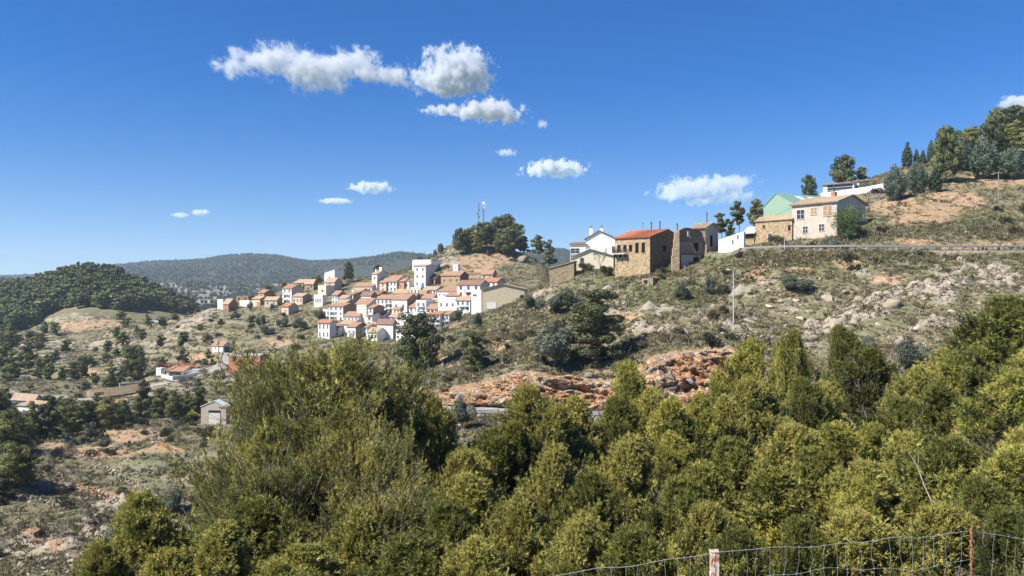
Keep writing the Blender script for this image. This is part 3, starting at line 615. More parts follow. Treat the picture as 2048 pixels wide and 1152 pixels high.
def quad_leaves(c, nrm, size, rng, tint, aspect=1.0):
    n=len(c)
    a=rng.normal(size=(n,3)); u=unit(np.cross(nrm,a)); v=np.cross(nrm,u)
    s=(size*rng.uniform(0.6,1.35,n))[:,None]*0.5
    j=lambda: rng.uniform(0.6,1.2,(n,1))
    V=np.stack([c-u*s*aspect*j(),c-v*s*j(),c+u*s*aspect*j(),c+v*s*j()],1).reshape(-1,3)
    Fc=np.arange(4*n).reshape(-1,4)
    return V,Fc,np.repeat(tint,4)

def bend(start, az, el0, el1, L, n, rng, wob=0.12):
    pts=[np.array(start,float)]; a=az
    for i in range(n):
        e=el0+(el1-el0)*(i+0.5)/n
        a+=rng.normal()*wob; e+=rng.normal()*wob*0.6
        pts.append(pts[-1]+np.array([math.cos(a)*math.cos(e),math.sin(a)*math.cos(e),math.sin(e)])*L/n)
    return np.array(pts)

def along(P,t):
    x=t*(len(P)-1); i=min(int(x),len(P)-2); return P[i]+(P[i+1]-P[i])*(x-i), unit(P[i+1]-P[i])

def wood_mesh(name, tubes, mats):
    b=MB()
    for path,r0,r1,n,mi in tubes:
        b.tube(path,list(np.linspace(r0,r1,len(path))),n,mi,cap=False)
    return b.mesh(name,mats)

def near_pine(seed, H, R, prof, nbr=85, nsec=9, nter=4, up=0.55, spike=0.0, mat='needle', cones=0.35, dead=26, blen=0.085, bare=0.1, lift=0.75, gap=-0.145, ub=0.35):
    """Aleppo pine seen close: limbs, side twigs, shoots set round with needles, male cones at the tips."""
    rng=np.random.default_rng(seed)
    trunk=np.array([[fbm(np.array([h*0.35]),np.array([seed*1.7]),2,3)[0]*0.7,fbm(np.array([h*0.35]),np.array([seed*2.9]),2,4)[0]*0.7,h] for h in np.linspace(0,H*0.93,12)])
    trunk[:,:2]-=trunk[0,:2]
    tubes=[(trunk,0.16*H/9,0.02,7,0)]
    C=[];D=[];SH=[];tipC=[];tipD=[]
    for i in range(nbr):
        f=bare+(1-bare)*((i+rng.random())/nbr)**0.85
        p0,_=along(trunk,min(f,0.995))
        az=i*2.39996+rng.normal()*0.35
        L=R*prof(f)*rng.uniform(0.48,1.28)
        e0=-0.05+f*lift+rng.normal()*0.12; e1=e0+up
        br=bend(p0,az,e0,min(e1,1.45),L,6,rng)
        tubes.append((br,0.035*max(L,0.7)/2+0.006,0.007,4,0))
        ns=max(3,int(nsec*(0.45+0.55*L/R)))
        for k in range(ns):
            t=0.22+0.78*((k+rng.random())/ns)
            ps,ds=along(br,t)
            side=1 if k%2 else -1
            a=math.atan2(ds[1],ds[0])+side*rng.uniform(0.45,1.1)
            ee=math.asin(np.clip(ds[2],-1,1))+rng.normal()*0.35
            l=L*rng.uniform(0.16,0.36)*(1.25-0.6*t)+0.12
            tw=bend(ps,a,ee,ee+up*0.8,l,3,rng,0.2)
            tubes.append((tw,0.009,0.004,3,1))
            for q in range(nter):
                tt=0.3+0.7*((q+rng.random())/nter)
                pt,dt=along(tw,tt)
                d=unit(dt*0.7+rng.normal(size=3)*0.5+np.array([0,0,ub+spike]))
                C.append(pt); D.append(d); SH.append(rng.uniform(0.16,0.34)*(1+spike*0.6))
            C.append(tw[-1]); D.append(unit(tw[-1]-tw[-2]+np.array([0,0,spike*0.6]))); SH.append(rng.uniform(0.2,0.36)*(1+spike*0.6))
        C.append(br[-1]); D.append(unit(br[-1]-br[-2]+np.array([0,0,spike]))); SH.append(rng.uniform(0.25,0.4)*(1+spike))
    C=np.array(C);D=np.array(D);SH=np.array(SH)
    # foliage gathers into pads with open gaps between them
    pad=fbm(C[:,0]*0.75+seed*3.1,C[:,1]*0.75+C[:,2]*0.35,2,seed+7)+fbm(C[:,2]*0.9+seed,C[:,0]*0.5-C[:,1]*0.4,2,seed+9)
    keep=(pad+rng.normal(0,0.06,len(C)))>gap
    C=C[keep];D=D[keep];SH=SH[keep]
    # shoots: sets of needles standing round a short twig
    ns=len(C); nb=12
    clump=fbm(C[:,0]*0.8+seed,C[:,2]*0.8+C[:,1]*0.5,3,seed)*1.1
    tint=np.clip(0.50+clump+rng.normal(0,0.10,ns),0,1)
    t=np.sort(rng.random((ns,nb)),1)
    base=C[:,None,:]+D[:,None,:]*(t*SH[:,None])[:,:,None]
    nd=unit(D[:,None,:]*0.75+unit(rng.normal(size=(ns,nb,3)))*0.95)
    tn=np.clip(tint[:,None]-0.26+0.42*t+rng.normal(0,0.08,(ns,nb)),0,1)  # shade inside the shoot put into the tint, with lighter new growth at tips
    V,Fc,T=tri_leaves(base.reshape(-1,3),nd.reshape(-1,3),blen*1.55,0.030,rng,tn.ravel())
    # a brush of needles at each tip
    tip=C+D*SH[:,None]; nb2=7
    nd2=unit(D[:,None,:]*1.2+unit(rng.normal(size=(ns,nb2,3)))*0.7)
    V2,F2,T2=tri_leaves(np.repeat(tip,nb2,0),nd2.reshape(-1,3),blen*1.5,0.030,rng,np.clip(np.repeat(tint+0.22,nb2),0,1))
    Vs=[V,V2];Fs=[Fc,F2+len(V)];Ts=[T,T2]; mi=[np.zeros(len(Fc),int),np.zeros(len(F2),int)]
    off=len(V)+len(V2)
    # male cones and seed cones
    sel=np.nonzero(rng.random(ns)<cones*np.clip(0.4+clump*2,0.1,1.5))[0]
    pts=[]
    for s in sel:
        for _ in range(rng.integers(2,5)): pts.append((tip[s]+rng.normal(size=3)*0.022,0.020,0))
    for s in np.nonzero(rng.random(ns)<0.020)[0]: pts.append((C[s]+rng.normal(size=3)*0.03,0.042,1))
    if pts:
        P=np.array([p[0] for p in pts]); r=np.array([p[1] for p in pts])[:,None]; kd=np.array([p[2] for p in pts])
        ax=np.array([[1,0,0],[-1,0,0],[0,1,0],[0,-1,0],[0,0,1.5],[0,0,-1.2]])
        V3=(P[:,None,:]+ax[None]*r[:,:,None]).reshape(-1,3)
        of=np.array([[0,2,4],[2,1,4],[1,3,4],[3,0,4],[2,0,5],[1,2,5],[3,1,5],[0,3,5]])
        F3=(of[None]+6*np.arange(len(P))[:,None,None]).reshape(-1,3)+off
        Vs.append(V3);Fs.append(F3);Ts.append(np.full(len(V3),0.5));mi.append(1+np.repeat(kd,8))
    cm=mesh_np('crown',np.concatenate(Vs),np.concatenate(Fs),[M[mat],M['catkin'],M['cone']],np.concatenate(mi),{'tint':np.concatenate(Ts)})
    # dead pale twigs showing through
    for k in range(dead):
        f=rng.uniform(0.3,1.0); p0,_=along(trunk,min(f,0.99)); az=rng.uniform(0,6.28)
        L=R*prof(f)*rng.uniform(0.85,1.12)
        br=bend(p0,az,f*0.6,f*0.6+up+0.2,L,6,rng,0.22)
        tubes.append((br[2:],0.014,0.007,4,1))
        for q in range(4):
            a,b=along(br,rng.uniform(0.55,1.0)); tubes.append((bend(a,math.atan2(b[1],b[0])+rng.uniform(-1,1),0.3+rng.normal()*0.4,1.0,L*0.16,3,rng,0.3),0.010,0.006,3,1))
    wm=wood_mesh('trunk',tubes,[M['bark'],M['twig']])
    return dict(H=float(np.percentile(tip[:,2],99.7)),R=float(np.percentile(np.hypot(tip[:,0],tip[:,1]),98.5)),parts=[('trunk',wm),('crown',cm)])

def clump_tree(seed, clumps, n, size, mat, kind='tri', trunk=None, limbs=True, shell=0.55, updir=0.3, bark='bark', aspect=1.0, tint_spread=0.18, orient=0.75):
    """Tree seen from further off: a crown of leaf clumps round limbs, open between the clumps."""
    rng=np.random.default_rng(seed)
    cl=np.array(clumps); vol=cl[:,3]*cl[:,4]+cl[:,4]*cl[:,5]; pr=vol/vol.sum()
    k=rng.choice(len(cl),n,p=pr)
    d=unit(rng.normal(size=(n,3))); r=shell+(1-shell)*rng.random(n)**0.6
    r=r*(0.86+0.4*(fbm(d[:,0]*2.2+k*3.1,d[:,2]*2.2+d[:,1]*1.7+k,3,seed)+0.2))
    c=cl[k,:3]+d*cl[k,3:6]*r[:,None]
    ct=rng.normal(0,tint_spread,len(cl))
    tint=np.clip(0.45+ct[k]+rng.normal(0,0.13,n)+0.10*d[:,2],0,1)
    if kind=='tri':
        dirv=unit(d*0.8+rng.normal(size=(n,3))*0.7+np.array([0,0,updir]))
        V,Fc,T=tri_leaves(c,dirv,size*1.5,size*0.75,rng,tint)
    else:
        V,Fc,T=quad_leaves(c,unit(d+rng.normal(size=(n,3))*orient+np.array([0,0,0.25])),size,rng,tint,aspect)
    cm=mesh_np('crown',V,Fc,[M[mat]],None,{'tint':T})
    parts=[]
    tubes=[]
    if trunk is not None:
        tr,r0=trunk
        tubes.append((np.array(tr),r0,r0*0.25,7,0))
        if limbs:
            for c0 in cl:
                h=np.clip((c0[2]-0.25*abs(c0[0])-0.2)/tr[-1][2],0.12,0.95)
                p,_=along(np.array(tr,float),h)
                mid=(p+c0[:3])/2+np.array([0,0,-0.06*np.linalg.norm(c0[:2])])
                tubes.append((np.array([p,mid,c0[:3]]),r0*0.35,r0*0.08,5,0))
        parts.append(('trunk',wood_mesh('trunk',tubes,[M[bark]])))
    parts.append(('crown',cm))
    H=float(V[:,2].max()); R=float(np.hypot(V[:,0],V[:,1]).max())
    return dict(H=H,R=R,parts=parts)

def pine_clumps(seed,H,R,shape,levels,per):
    rng=np.random.default_rng(seed); out=[]
    lean=rng.normal(0,0.05,2)*H
    for i in range(levels):
        f=(i+0.5)/levels; rr=R*shape(f)
        m=max(1,int(round(per*shape(f)*1.25)))
        for q in range(m):
            a=rng.uniform(0,6.28) if m<3 else 6.283*(q+rng.random()*0.9)/m+i
            rad=rr*rng.uniform(0.30,0.98) if m>1 else rr*0.15
            s=R*rng.uniform(0.22,0.42)*(1.15-0.35*f)
            z=H*(0.12+0.80*f)+rng.normal()*H*0.04-0.10*rad
            out.append((math.cos(a)*rad+lean[0]*f,math.sin(a)*rad+lean[1]*f,z,s*1.2,s*1.2,s*0.62))
        out.append((lean[0]*f+rng.normal()*R*0.1,lean[1]*f+rng.normal()*R*0.1,H*(0.12+0.78*f),rr*0.42,rr*0.42,H*0.5/levels))
    return out

def plant_proto(pr, name, loc, h=None, w=None, rz=0.0, cache={}):
    """A tree as an Empty with its trunk and crown; copies share mesh data."""
    sz=(h/pr['H']) if h else 1.0
    sx=(w/(2*pr['R'])) if w else sz
    e=empty(name,loc,rz,(sx,sx,sz))
    for pn,me in pr['parts']:
        link(bpy.data.objects.new(pn,me),e)
    return e

# ------------------------------------------------------------------ kinds of tree
dome=lambda f: math.sqrt(max(0.02,1-((f-0.42)/0.62)**2)) if f>0.42 else 0.72+0.28*f/0.42
cone=lambda f: max(0.06,(1-f)**0.75)*(0.55+0.45*min(1,f/0.2))
ovoid=lambda f: max(0.08,math.sqrt(max(0,1-((f-0.38)/0.66)**2)))
con2=lambda f: max(0.05,(1-f)**0.62)*(0.6+0.4*min(1,f/0.25))
NP=[near_pine(11,10.5,4.6,dome,240,14,5,0.22,0.0,'needleold',0.35,110,lift=0.60,gap=-0.17,ub=0.15,blen=0.10),
    near_pine(12,9.0,2.9,con2,185,13,5,0.5,0.20,'needle',0.28,40,lift=0.7),
    near_pine(13,8.5,2.4,con2,175,11,5,0.5,0.22,'needle2',0.10,8,lift=0.6),
    near_pine(14,8.0,3.0,con2,180,13,5,0.5,0.18,'needle2',0.22,40,lift=0.65),
    near_pine(15,9.5,3.0,con2,190,13,5,0.45,0.20,'needle2',0.12,30,lift=0.65)]
lin=lambda H:[(0,0,-0.6),(0.05*H*0.3,0,H*0.3),(-0.03*H*0.3,0.03*H,H*0.6),(0.0,0.0,H*0.92)]
kw=dict(kind='quad',orient=0.5,aspect=0.75,shell=0.7)
MP=[clump_tree(31,pine_clumps(31,9,3.2,lambda f:0.55+0.5*math.sin(math.pi*min(1,f*1.05)) if f<0.9 else 0.35,6,6),15000,0.27,'needlemid',trunk=(lin(9),0.18),**kw),
    clump_tree(32,pine_clumps(32,9,2.5,lambda f:max(0.2,1.0-0.75*f),7,5),14000,0.26,'needlemid',trunk=(lin(9),0.16),**kw),
    clump_tree(33,pine_clumps(33,8,3.4,lambda f:0.65+0.4*math.sin(math.pi*f),5,7),15000,0.27,'needledark',trunk=(lin(8),0.18),**kw),
    clump_tree(34,pine_clumps(34,10,2.9,lambda f:0.4+0.6*math.sin(math.pi*(0.15+0.8*f)),6,5),15000,0.27,'needledark',trunk=(lin(10),0.18),**kw)]
kf=dict(kind='quad',orient=0.35,aspect=0.8,shell=0.8,limbs=False)
FP=[clump_tree(41+i,pine_clumps(41+i,8,[2.9,2.3,3.3,2.6][i],[lambda f:0.6+0.4*math.sin(math.pi*f),lambda f:max(0.25,1.0-0.7*f),lambda f:0.7+0.3*math.sin(math.pi*f),lambda f:0.5+0.5*math.sin(math.pi*f)][i],4,5),1100,0.95,'needlehill',trunk=(lin(8),0.16),**kf) for i in range(4)]
kt=dict(kind='quad',orient=0.42,aspect=0.7,shell=0.72)
TALL=[clump_tree(51,[c for c in pine_clumps(51,12,3.0,lambda f:0.25 if f<0.3 else 0.55+0.5*math.sin(math.pi*(f-0.3)/0.7),7,5) if c[2]>3.6],4600,0.56,'needledark',trunk=(lin(12),0.20),**kt),
      clump_tree(52,[c for c in pine_clumps(52,12,2.6,lambda f:max(0.2,1.05-0.8*f),8,5) if c[2]>2.4],4600,0.56,'needledark',trunk=(lin(12),0.18),**kt),
      clump_tree(53,[c for c in pine_clumps(53,10,4.2,lambda f:0.2 if f<0.2 else 0.6+0.5*math.sin(math.pi*f),7,6) if c[2]>2.0],6000,0.58,'needledark',trunk=(lin(10),0.22),**kt),
      clump_tree(54,[c for c in pine_clumps(54,11,3.2,lambda f:0.7+0.4*math.sin(math.pi*f),7,6) if c[2]>1.6],5400,0.55,'needlemid',trunk=(lin(11),0.20),**kt)]
def ov(seed,H,R,low,power):
    rng=np.random.default_rng(seed); out=[]
    for i in range(9):
        f=(i+0.5)/9; rr=R*max(0.1,math.sin(math.pi*min(1,(0.10+0.9*f**power)))) if f<0.95 else R*0.1
        m=max(1,int(7*rr/R)); 
        for q in range(m):
            a=6.283*(q+0.5*(i%2))/m; s=max(0.28*R,0.2)
            out.append((math.cos(a)*rr*0.62,math.sin(a)*rr*0.62,low+(H-low)*f,s,s,s*1.35))
    return out
CY_=[clump_tree(61,ov(61,7.5,2.7,0.9,0.85),8000,0.32,'cypress','quad',([(0,0,-.5),(0,0,3),(0,0,6.5)],0.16),limbs=False,aspect=0.6,orient=0.4,shell=0.75,tint_spread=0.1),
     clump_tree(62,ov(62,8.0,1.5,0.4,0.72),5500,0.30,'cypressgreen','quad',([(0,0,-.5),(0,0,3),(0,0,7)],0.13),limbs=False,aspect=0.6,orient=0.4,shell=0.75,tint_spread=0.08)]
def bushc(seed,H,R,n):
    rng=np.random.default_rng(seed)
    return [(rng.normal()*R*0.42,rng.normal()*R*0.42,H*rng.uniform(0.3,0.72),R*rng.uniform(0.36,0.55),R*rng.uniform(0.36,0.55),H*rng.uniform(0.2,0.32)) for _ in range(n)]
st=lambda H:[(0,0,-0.4),(0.05,0.02,H*0.25),(-0.05,0.05,H*0.55)]
OAK=[clump_tree(71+i,bushc(71+i,4.5,2.4,9),11000,0.18,'oak','quad',(st(4.5),0.11)) for i in range(3)]
SHR=[clump_tree(81+i,bushc(81+i,1.5,0.95,6),700,0.2,['shrub','shrubdark','shrub','shrubdark'][i],'tri',(st(1.2),0.03),updir=0.6) for i in range(4)]
FRESH=[clump_tree(91,bushc(91,6.5,3.4,22),4200,0.22,'fresh','quad',(st(6.5),0.14),updir=0.4)]
OLV=[clump_tree(95+i,bushc(95+i,3.2,1.7,8),1000,0.18,'olive','quad',(st(3.2),0.11),bark='twig') for i in range(2)]
def bare_tree(seed,H,R,mat,leaves,size,spread=0.9):
    rng=np.random.default_rng(seed); tubes=[]; C=[]
    tr=bend((0,0,-0.3),rng.uniform(0,6.28),1.35,1.5,H*0.38,4,rng,0.15); tubes.append((tr,0.10*H/4,0.07*H/4,6,0))
    for i in range(6):
        b=bend(tr[-1-(i%2)],i*1.05+rng.random(),0.55+rng.random()*0.5,1.2,H*rng.uniform(0.45,0.66),5,rng,0.2); tubes.append((b,0.05*H/4,0.015,5,0))
        for k in range(7):
            p,d=along(b,rng.uniform(0.3,1)); s=bend(p,math.atan2(d[1],d[0])+rng.uniform(-1.2,1.2),0.7,1.3,H*rng.uniform(0.14,0.28),3,rng,0.25); tubes.append((s,0.016,0.006,3,0))
            for q in range(3):
                p2,d2=along(s,rng.uniform(0.3,1)); u=bend(p2,math.atan2(d2[1],d2[0])+rng.uniform(-1.2,1.2),0.8,1.2,H*0.1,2,rng,0.3); tubes.append((u,0.009,0.005,3,0)); C+= [u[-1],u[1]]
    wm=wood_mesh('trunk',tubes,[M['twig']])
    C=np.array(C); c=C[rng.integers(0,len(C),leaves)]+rng.normal(size=(leaves,3))*H*0.035
    V,Fc,T=tri_leaves(c,unit(rng.normal(size=(leaves,3))+[0,0,.4]),size*1.4,size*0.8,rng,np.clip(rng.normal(0.5,0.2,leaves),0,1))
    cm=mesh_np('crown',V,Fc,[M[mat]],None,{'tint':T})
    return dict(H=float(max(V[:,2].max(),1)),R=float(np.hypot(V[:,0],V[:,1]).max()),parts=[('trunk',wm),('crown',cm)])
ALM=[bare_tree(101,3.6,1.6,'fresh',260,0.10),bare_tree(102,3.2,1.5,'drytwig',200,0.12),bare_tree(103,3.8,1.6,'shrub',420,0.12)]

RNG=random.Random(5)
def put(pr,name,px,py,hpx,wpx=None,Y=None,label=None,cat=None,group=None,rz=None,sink=0.15,y0=55,y1=900):
    """Stands a plant on the ground where the line of sight through its foot meets it."""
    if Y is None: Y=hit(px,py,y0,y1)
    x=(px-CX)/F*Y; z=float(ground(x,Y))-sink
    h=hpx/F*Y; w=(wpx/F*Y) if wpx else None
    e=plant_proto(pr,name,(x,Y,z),h,w,RNG.uniform(0,6.28) if rz is None else rz)
    return tag(e,label,cat,group)
def put_top(pr,name,px,ptop,Y,wpx,label,cat='tree',group=None,rz=None,dy=0.0,hmin=2.0):
    """A tree at a known distance whose tip reaches a known height."""
    x=(px-CX)/F*Y; z=float(ground(x,Y))-0.2; top=(CY-ptop)/F*Y
    h=max(hmin,top-z)
    e=plant_proto(pr,name,(x,Y,z),h,wpx/F*Y,RNG.uniform(0,6.28) if rz is None else rz)
    return tag(e,label,cat,group)
# ------------------------------------------------------------------ the thicket of young pines below the fence
G_TH='young pines of the thicket below the fence'
fore=[ # variant, px, top row, distance, width px, label
 (0,640,688,29,520,'huge broad-domed pine with grey dead twigs standing in front of the white village'),
 (0,505,890,25,300,'wide bushy pine leaning out over the terraced field beside the huge domed pine'),
 (1,300,985,21,330,'low yellow-green pine above the rocky gully at the corner of the thicket'),
 (1,190,1085,19,240,None),
 (3,520,1000,18.5,420,None),
 (0,770,960,21,420,'pine with many bare grey twigs just below the huge domed pine'),
 (1,905,905,25,250,None),
 (1,960,960,21,330,None),
 (3,800,1080,15.5,420,None),
 (1,640,1090,15,380,None),
 (1,1045,775,32,250,'pointed pine in front of the orange rock cutting and the metal barrier'),
 (4,1263,728,36,215,'tall pine with upright pale shoots in front of the grey boulders of the cutting'),
 (1,1165,800,33,200,'small pine in the gap between two pointed pines under the cutting'),
 (4,1360,800,31,230,None),
 (4,1500,682,42,230,'tall pine with twin tips below the thin lamp post and dry-stone wall'),
 (3,1590,665,47,150,'slim dull-green pine beside the end of the dry-stone wall'),
 (3,1676,655,50,150,'narrow pine standing beside the small bright green shrub on the rocky slope'),
 (1,1640,770,40,200,None),
 (3,1745,700,44,210,'rounded golden-green pine beside the holm oak with the bare grey bush'),
 (4,1430,745,41,150,'small spiky pine covering the end of the orange rock cutting'),
 (3,2005,598,44,330,'largest pine of the rocky slope, dense, round and cut by the frame edge'),
 (1,1905,690,46,220,'pine hanging at the foot of the dense round pine on the rocky slope'),
 (3,1800,800,36,230,None),
 (2,1880,770,32,260,'pine with crowded pale upright shoots below the dense round pine'),
 (4,2010,745,27,360,'pale pine with thin upright shoots at the edge of the frame'),
 (4,1690,850,31,280,None),
 (1,1560,850,30,260,None),
 (3,1450,880,27,260,None),
 (1,1250,880,25,270,None),
 (1,1100,900,24,240,None),
 (2,1545,945,20,420,'round light-green pine crowned with a fringe of tall pale shoots above the fence'),
 (3,1350,960,20,300,None),
 (1,1040,1000,19,270,None),
 (3,1250,1060,15.5,330,'bushy pine with orange cone tips just above the sagging wire fence'),
 (1,1760,930,21,330,None),
 (3,1900,880,21,340,'pine with a dead forked white branch near the twisted fence bar'),
 (4,2060,900,18,340,None),
 (1,1680,1020,15.5,330,None),
 (3,1480,1060,14.5,300,'low pine behind the rusty fence post with yellow-tipped twigs'),
 (1,1850,1010,15,330,None),
 (3,2000,1020,14.5,300,None),
 (1,430,1060,15.5,330,None),
 (1,960,1090,14.8,300,None),
 (3,1130,1135,13,200,None),
 (1,300,1110,15.5,300,None),
]
fore+=[(3,1228,800,33,230,None),(1,1305,785,34.5,220,None),(4,1395,790,34,200,None),(1,1095,815,31,220,None),(3,985,862,29.5,220,None),(3,1030,850,30,200,None),(1,1455,800,35,200,None),(3,1340,850,31,230,None),(1,1540,770,38,200,None),(1,1850,740,40,220,None),(3,1960,700,40,260,None),(4,2050,690,38,260,None),(3,1600,760,39,190,None),(1,1480,760,38,180,None),(1,930,905,27,240,None),
  (3,1180,950,22,260,None),(4,1330,870,29,230,None),(1,1390,1010,17,260,None),(3,1620,900,25,260,None),(4,1760,850,31,230,None),(1,1830,870,26,260,None),(3,1950,960,17,280,None),(4,1950,840,30,240,None),(1,1150,1040,16.5,280,None),(3,1590,1040,15,260,None),(4,1420,930,24,240,None),(1,2040,860,24,260,None),(3,880,1010,17.5,300,None),(1,540,1120,13.5,260,None),(1,720,1030,17,280,None),(3,1000,880,27,220,None),(4,1720,960,20,260,None),
  (0,565,742,27.5,260,None),(0,745,722,30.5,320,None),(0,640,800,26,380,None),(1,535,860,24.5,200,None),(0,560,900,22,360,None),(0,720,850,24,330,None),(1,860,800,29,170,None)]
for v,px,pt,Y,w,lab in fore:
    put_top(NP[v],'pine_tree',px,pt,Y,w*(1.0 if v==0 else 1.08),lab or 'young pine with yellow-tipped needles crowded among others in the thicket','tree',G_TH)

# ------------------------------------------------------------------ single trees on the near slopes
def mp(v,px,py,h,w,lab,Y=None,name='pine_tree',src=MP,cat='tree',group=None,**k): return put(src[v],name,px,py,h,w,Y,lab,cat,group,**k)
mp(2,835,745,125,115,'dark dense pine rising beside the huge domed pine in front of the village',y0=110)
mp(3,945,745,85,75,'round dark-green pine alone on the slope under the tan building',y0=108)
mp(3,1195,728,152,160,'big dark pine with layered boughs and a deep shadow above the cutting',y0=106)
mp(0,1108,738,95,115,'dense grey-green holm oak against the big layered pine',src=OAK,name='holm_oak',y0=106)
mp(1,1135,625,52,85,'wide grey-green holm oak on the slope under the stone house',src=OAK,name='holm_oak',y0=106)
mp(2,1070,620,34,60,'low holm oak at the slope crest beside the tan building',src=OAK,name='holm_oak',y0=106)
mp(0,953,655,32,34,'small round holm oak with visible trunk below the tan building foundation',src=OAK,name='holm_oak',y0=106)
mp(2,912,645,28,32,'dark holm oak at the lowest white houses below the tan building',src=OAK,name='holm_oak',y0=106)
mp(1,1365,602,42,38,'grey-green bush tree under the ruined house wall',src=OAK,name='holm_oak',y0=100)
mp(2,1420,590,40,34,'grey bush tree between the ruin and the lamp post',src=OAK,name='holm_oak',y0=100)
mp(1,1592,582,34,78,'wide low dark juniper below the upper road',src=OAK,name='juniper_bush',y0=100,cat='bush')
mp(0,1822,745,72,80,'grey holm oak with a forked bare trunk on the rocky slope',src=OAK,name='holm_oak',y0=80)
mp(1,1728,700,32,55,'small bright green shrub between the pines on the rocky slope',src=OAK,name='juniper_bush',y0=80,cat='bush')
mp(1,1795,745,50,70,'bare grey thorn bush at the foot of the holm oak',src=ALM,name='thorn_bush',y0=80,cat='bush')
mp(0,925,862,65,65,'rounded green bush beside the road barrier and the round sign',src=OAK,name='holm_oak',Y=92)
mp(1,1420,692,34,50,'olive-green bush along the dry-stone wall above the cutting',src=SHR,name='shrub',y0=100,cat='bush')
mp(0,1695,495,82,94,'bright fresh-green leafy tree in front of the plaster house',src=FRESH,name='leafy_tree',Y=144,rz=1.0)
mp(1,1660,490,26,40,'pale blossoming bush at the foot of the fresh-green tree',src=OLV,name='flowering_bush',Y=141,cat='bush')
mp(2,1200,520,52,40,'thin leafless tree in front of the white gabled house',src=ALM,name='bare_tree',Y=166)
# ------------------------------------------------------------------ trees round the cemetery on the high slope
def tp(src,v,name,px,py,h,w,Y,lab,group=None,**k): return put(src[v],name,px,py,h,w,Y,lab,'tree',group,**k)
tp(CY_,0,'cypress_tree',1790,415,76,48,172,'egg-shaped blue-green cypress in front of the white cemetery wall')
tp(CY_,0,'cypress_tree',1834,402,70,44,175,'conical blue-green cypress second along the cemetery wall')
tp(TALL,2,'pine_tree',1893,385,118,78,182,'dark-crowned pine with a short bare trunk at the end of the cemetery wall')
tp(CY_,1,'cypress_tree',1871,393,50,30,174,'narrow dark cypress bush under the dark-crowned pine')
tp(CY_,0,'cypress_tree',1921,365,72,50,196,'dusky cypress tucked behind the dark-crowned pine')
tp(CY_,0,'cypress_tree',1968,362,90,60,186,'tall green cypress between the pines on the high slope')
tp(CY_,0,'cypress_tree',2022,352,68,66,184,'grey-blue rounded cypress beside the wooden utility pole')
tp(TALL,3,'pine_tree',1948,330,70,60,215,'olive-green pine filling the gap behind the cypresses')
tp(TALL,2,'pine_tree',2022,310,98,110,222,'topmost great pine crowning the high slope')
tp(TALL,3,'pine_tree',1990,320,96,60,228,'pine leaning on the topmost great pine')
tp(TALL,2,'pine_tree',1915,318,58,60,232,'round pine on the skyline behind the yellow building')
tp(TALL,3,'pine_tree',1940,312,42,38,238,'small pine on the skyline beside the yellow building')
tp(TALL,1,'pine_tree',2072,350,90,70,205,'pine cut by the frame edge at the top of the slope')
tp(CY_,1,'cypress_tree',1814,331,56,24,213,'tallest of the three slim cypresses on the bare skyline')
tp(CY_,1,'cypress_tree',1833,327,34,13,214,'middle one of the three slim cypresses on the bare skyline')
tp(CY_,1,'cypress_tree',1846,326,30,14,214,'shortest of the three slim cypresses on the bare skyline')
tp(CY_,1,'cypress_tree',1862,325,48,18,214,'slim cypress against the sky at the edge of the high wood')
tp(CY_,1,'cypress_tree',1877,320,60,18,218,'second slim cypress at the edge of the high wood')
tp(CY_,1,'cypress_tree',1890,312,60,20,222,'third slim cypress at the edge of the high wood')
tp(TALL,2,'pine_tree',1690,385,70,66,222,'broad round pine standing behind the white cemetery niches')
tp(TALL,3,'pine_tree',1722,380,34,30,224,'small pale pine beside the broad round pine')
tp(TALL,2,'pine_tree',1617,420,62,44,205,'round pine rising behind the green warehouse')
tp(TALL,0,'pine_tree',1443,480,64,42,200,'tall thin-stemmed pine nearest the tan-roofed ruin')
tp(TALL,0,'pine_tree',1478,480,76,40,205,'middle tall pine behind the long white wall')
tp(TALL,3,'pine_tree',1514,470,62,42,200,'pine tight against the green warehouse end')
tp(TALL,1,'pine_tree',1460,495,40,30,196,'small pine behind the long white wall')
for v,px,py,h,w,Y,lab in [(2,1945,345,75,70,200,'spreading pine in the heart of the high wood'),(3,1925,335,62,50,212,'olive pine behind the dark-crowned pine'),(2,1985,335,80,70,214,'dense pine under the topmost great pine'),(3,2035,330,78,80,212,'full pine between the topmost pine and the grey-blue cypress'),(2,1955,318,52,50,235,'dark round pine on the wood skyline'),(2,1903,330,58,44,222,'pine behind the slim cypresses of the high wood'),(3,2055,320,95,80,220,'high pine at the frame edge on the skyline'),(2,1998,300,70,60,236,'pine forming the shoulder of the topmost group')]:
    tp(TALL,v,'pine_tree',px,py,h,w,Y,lab)
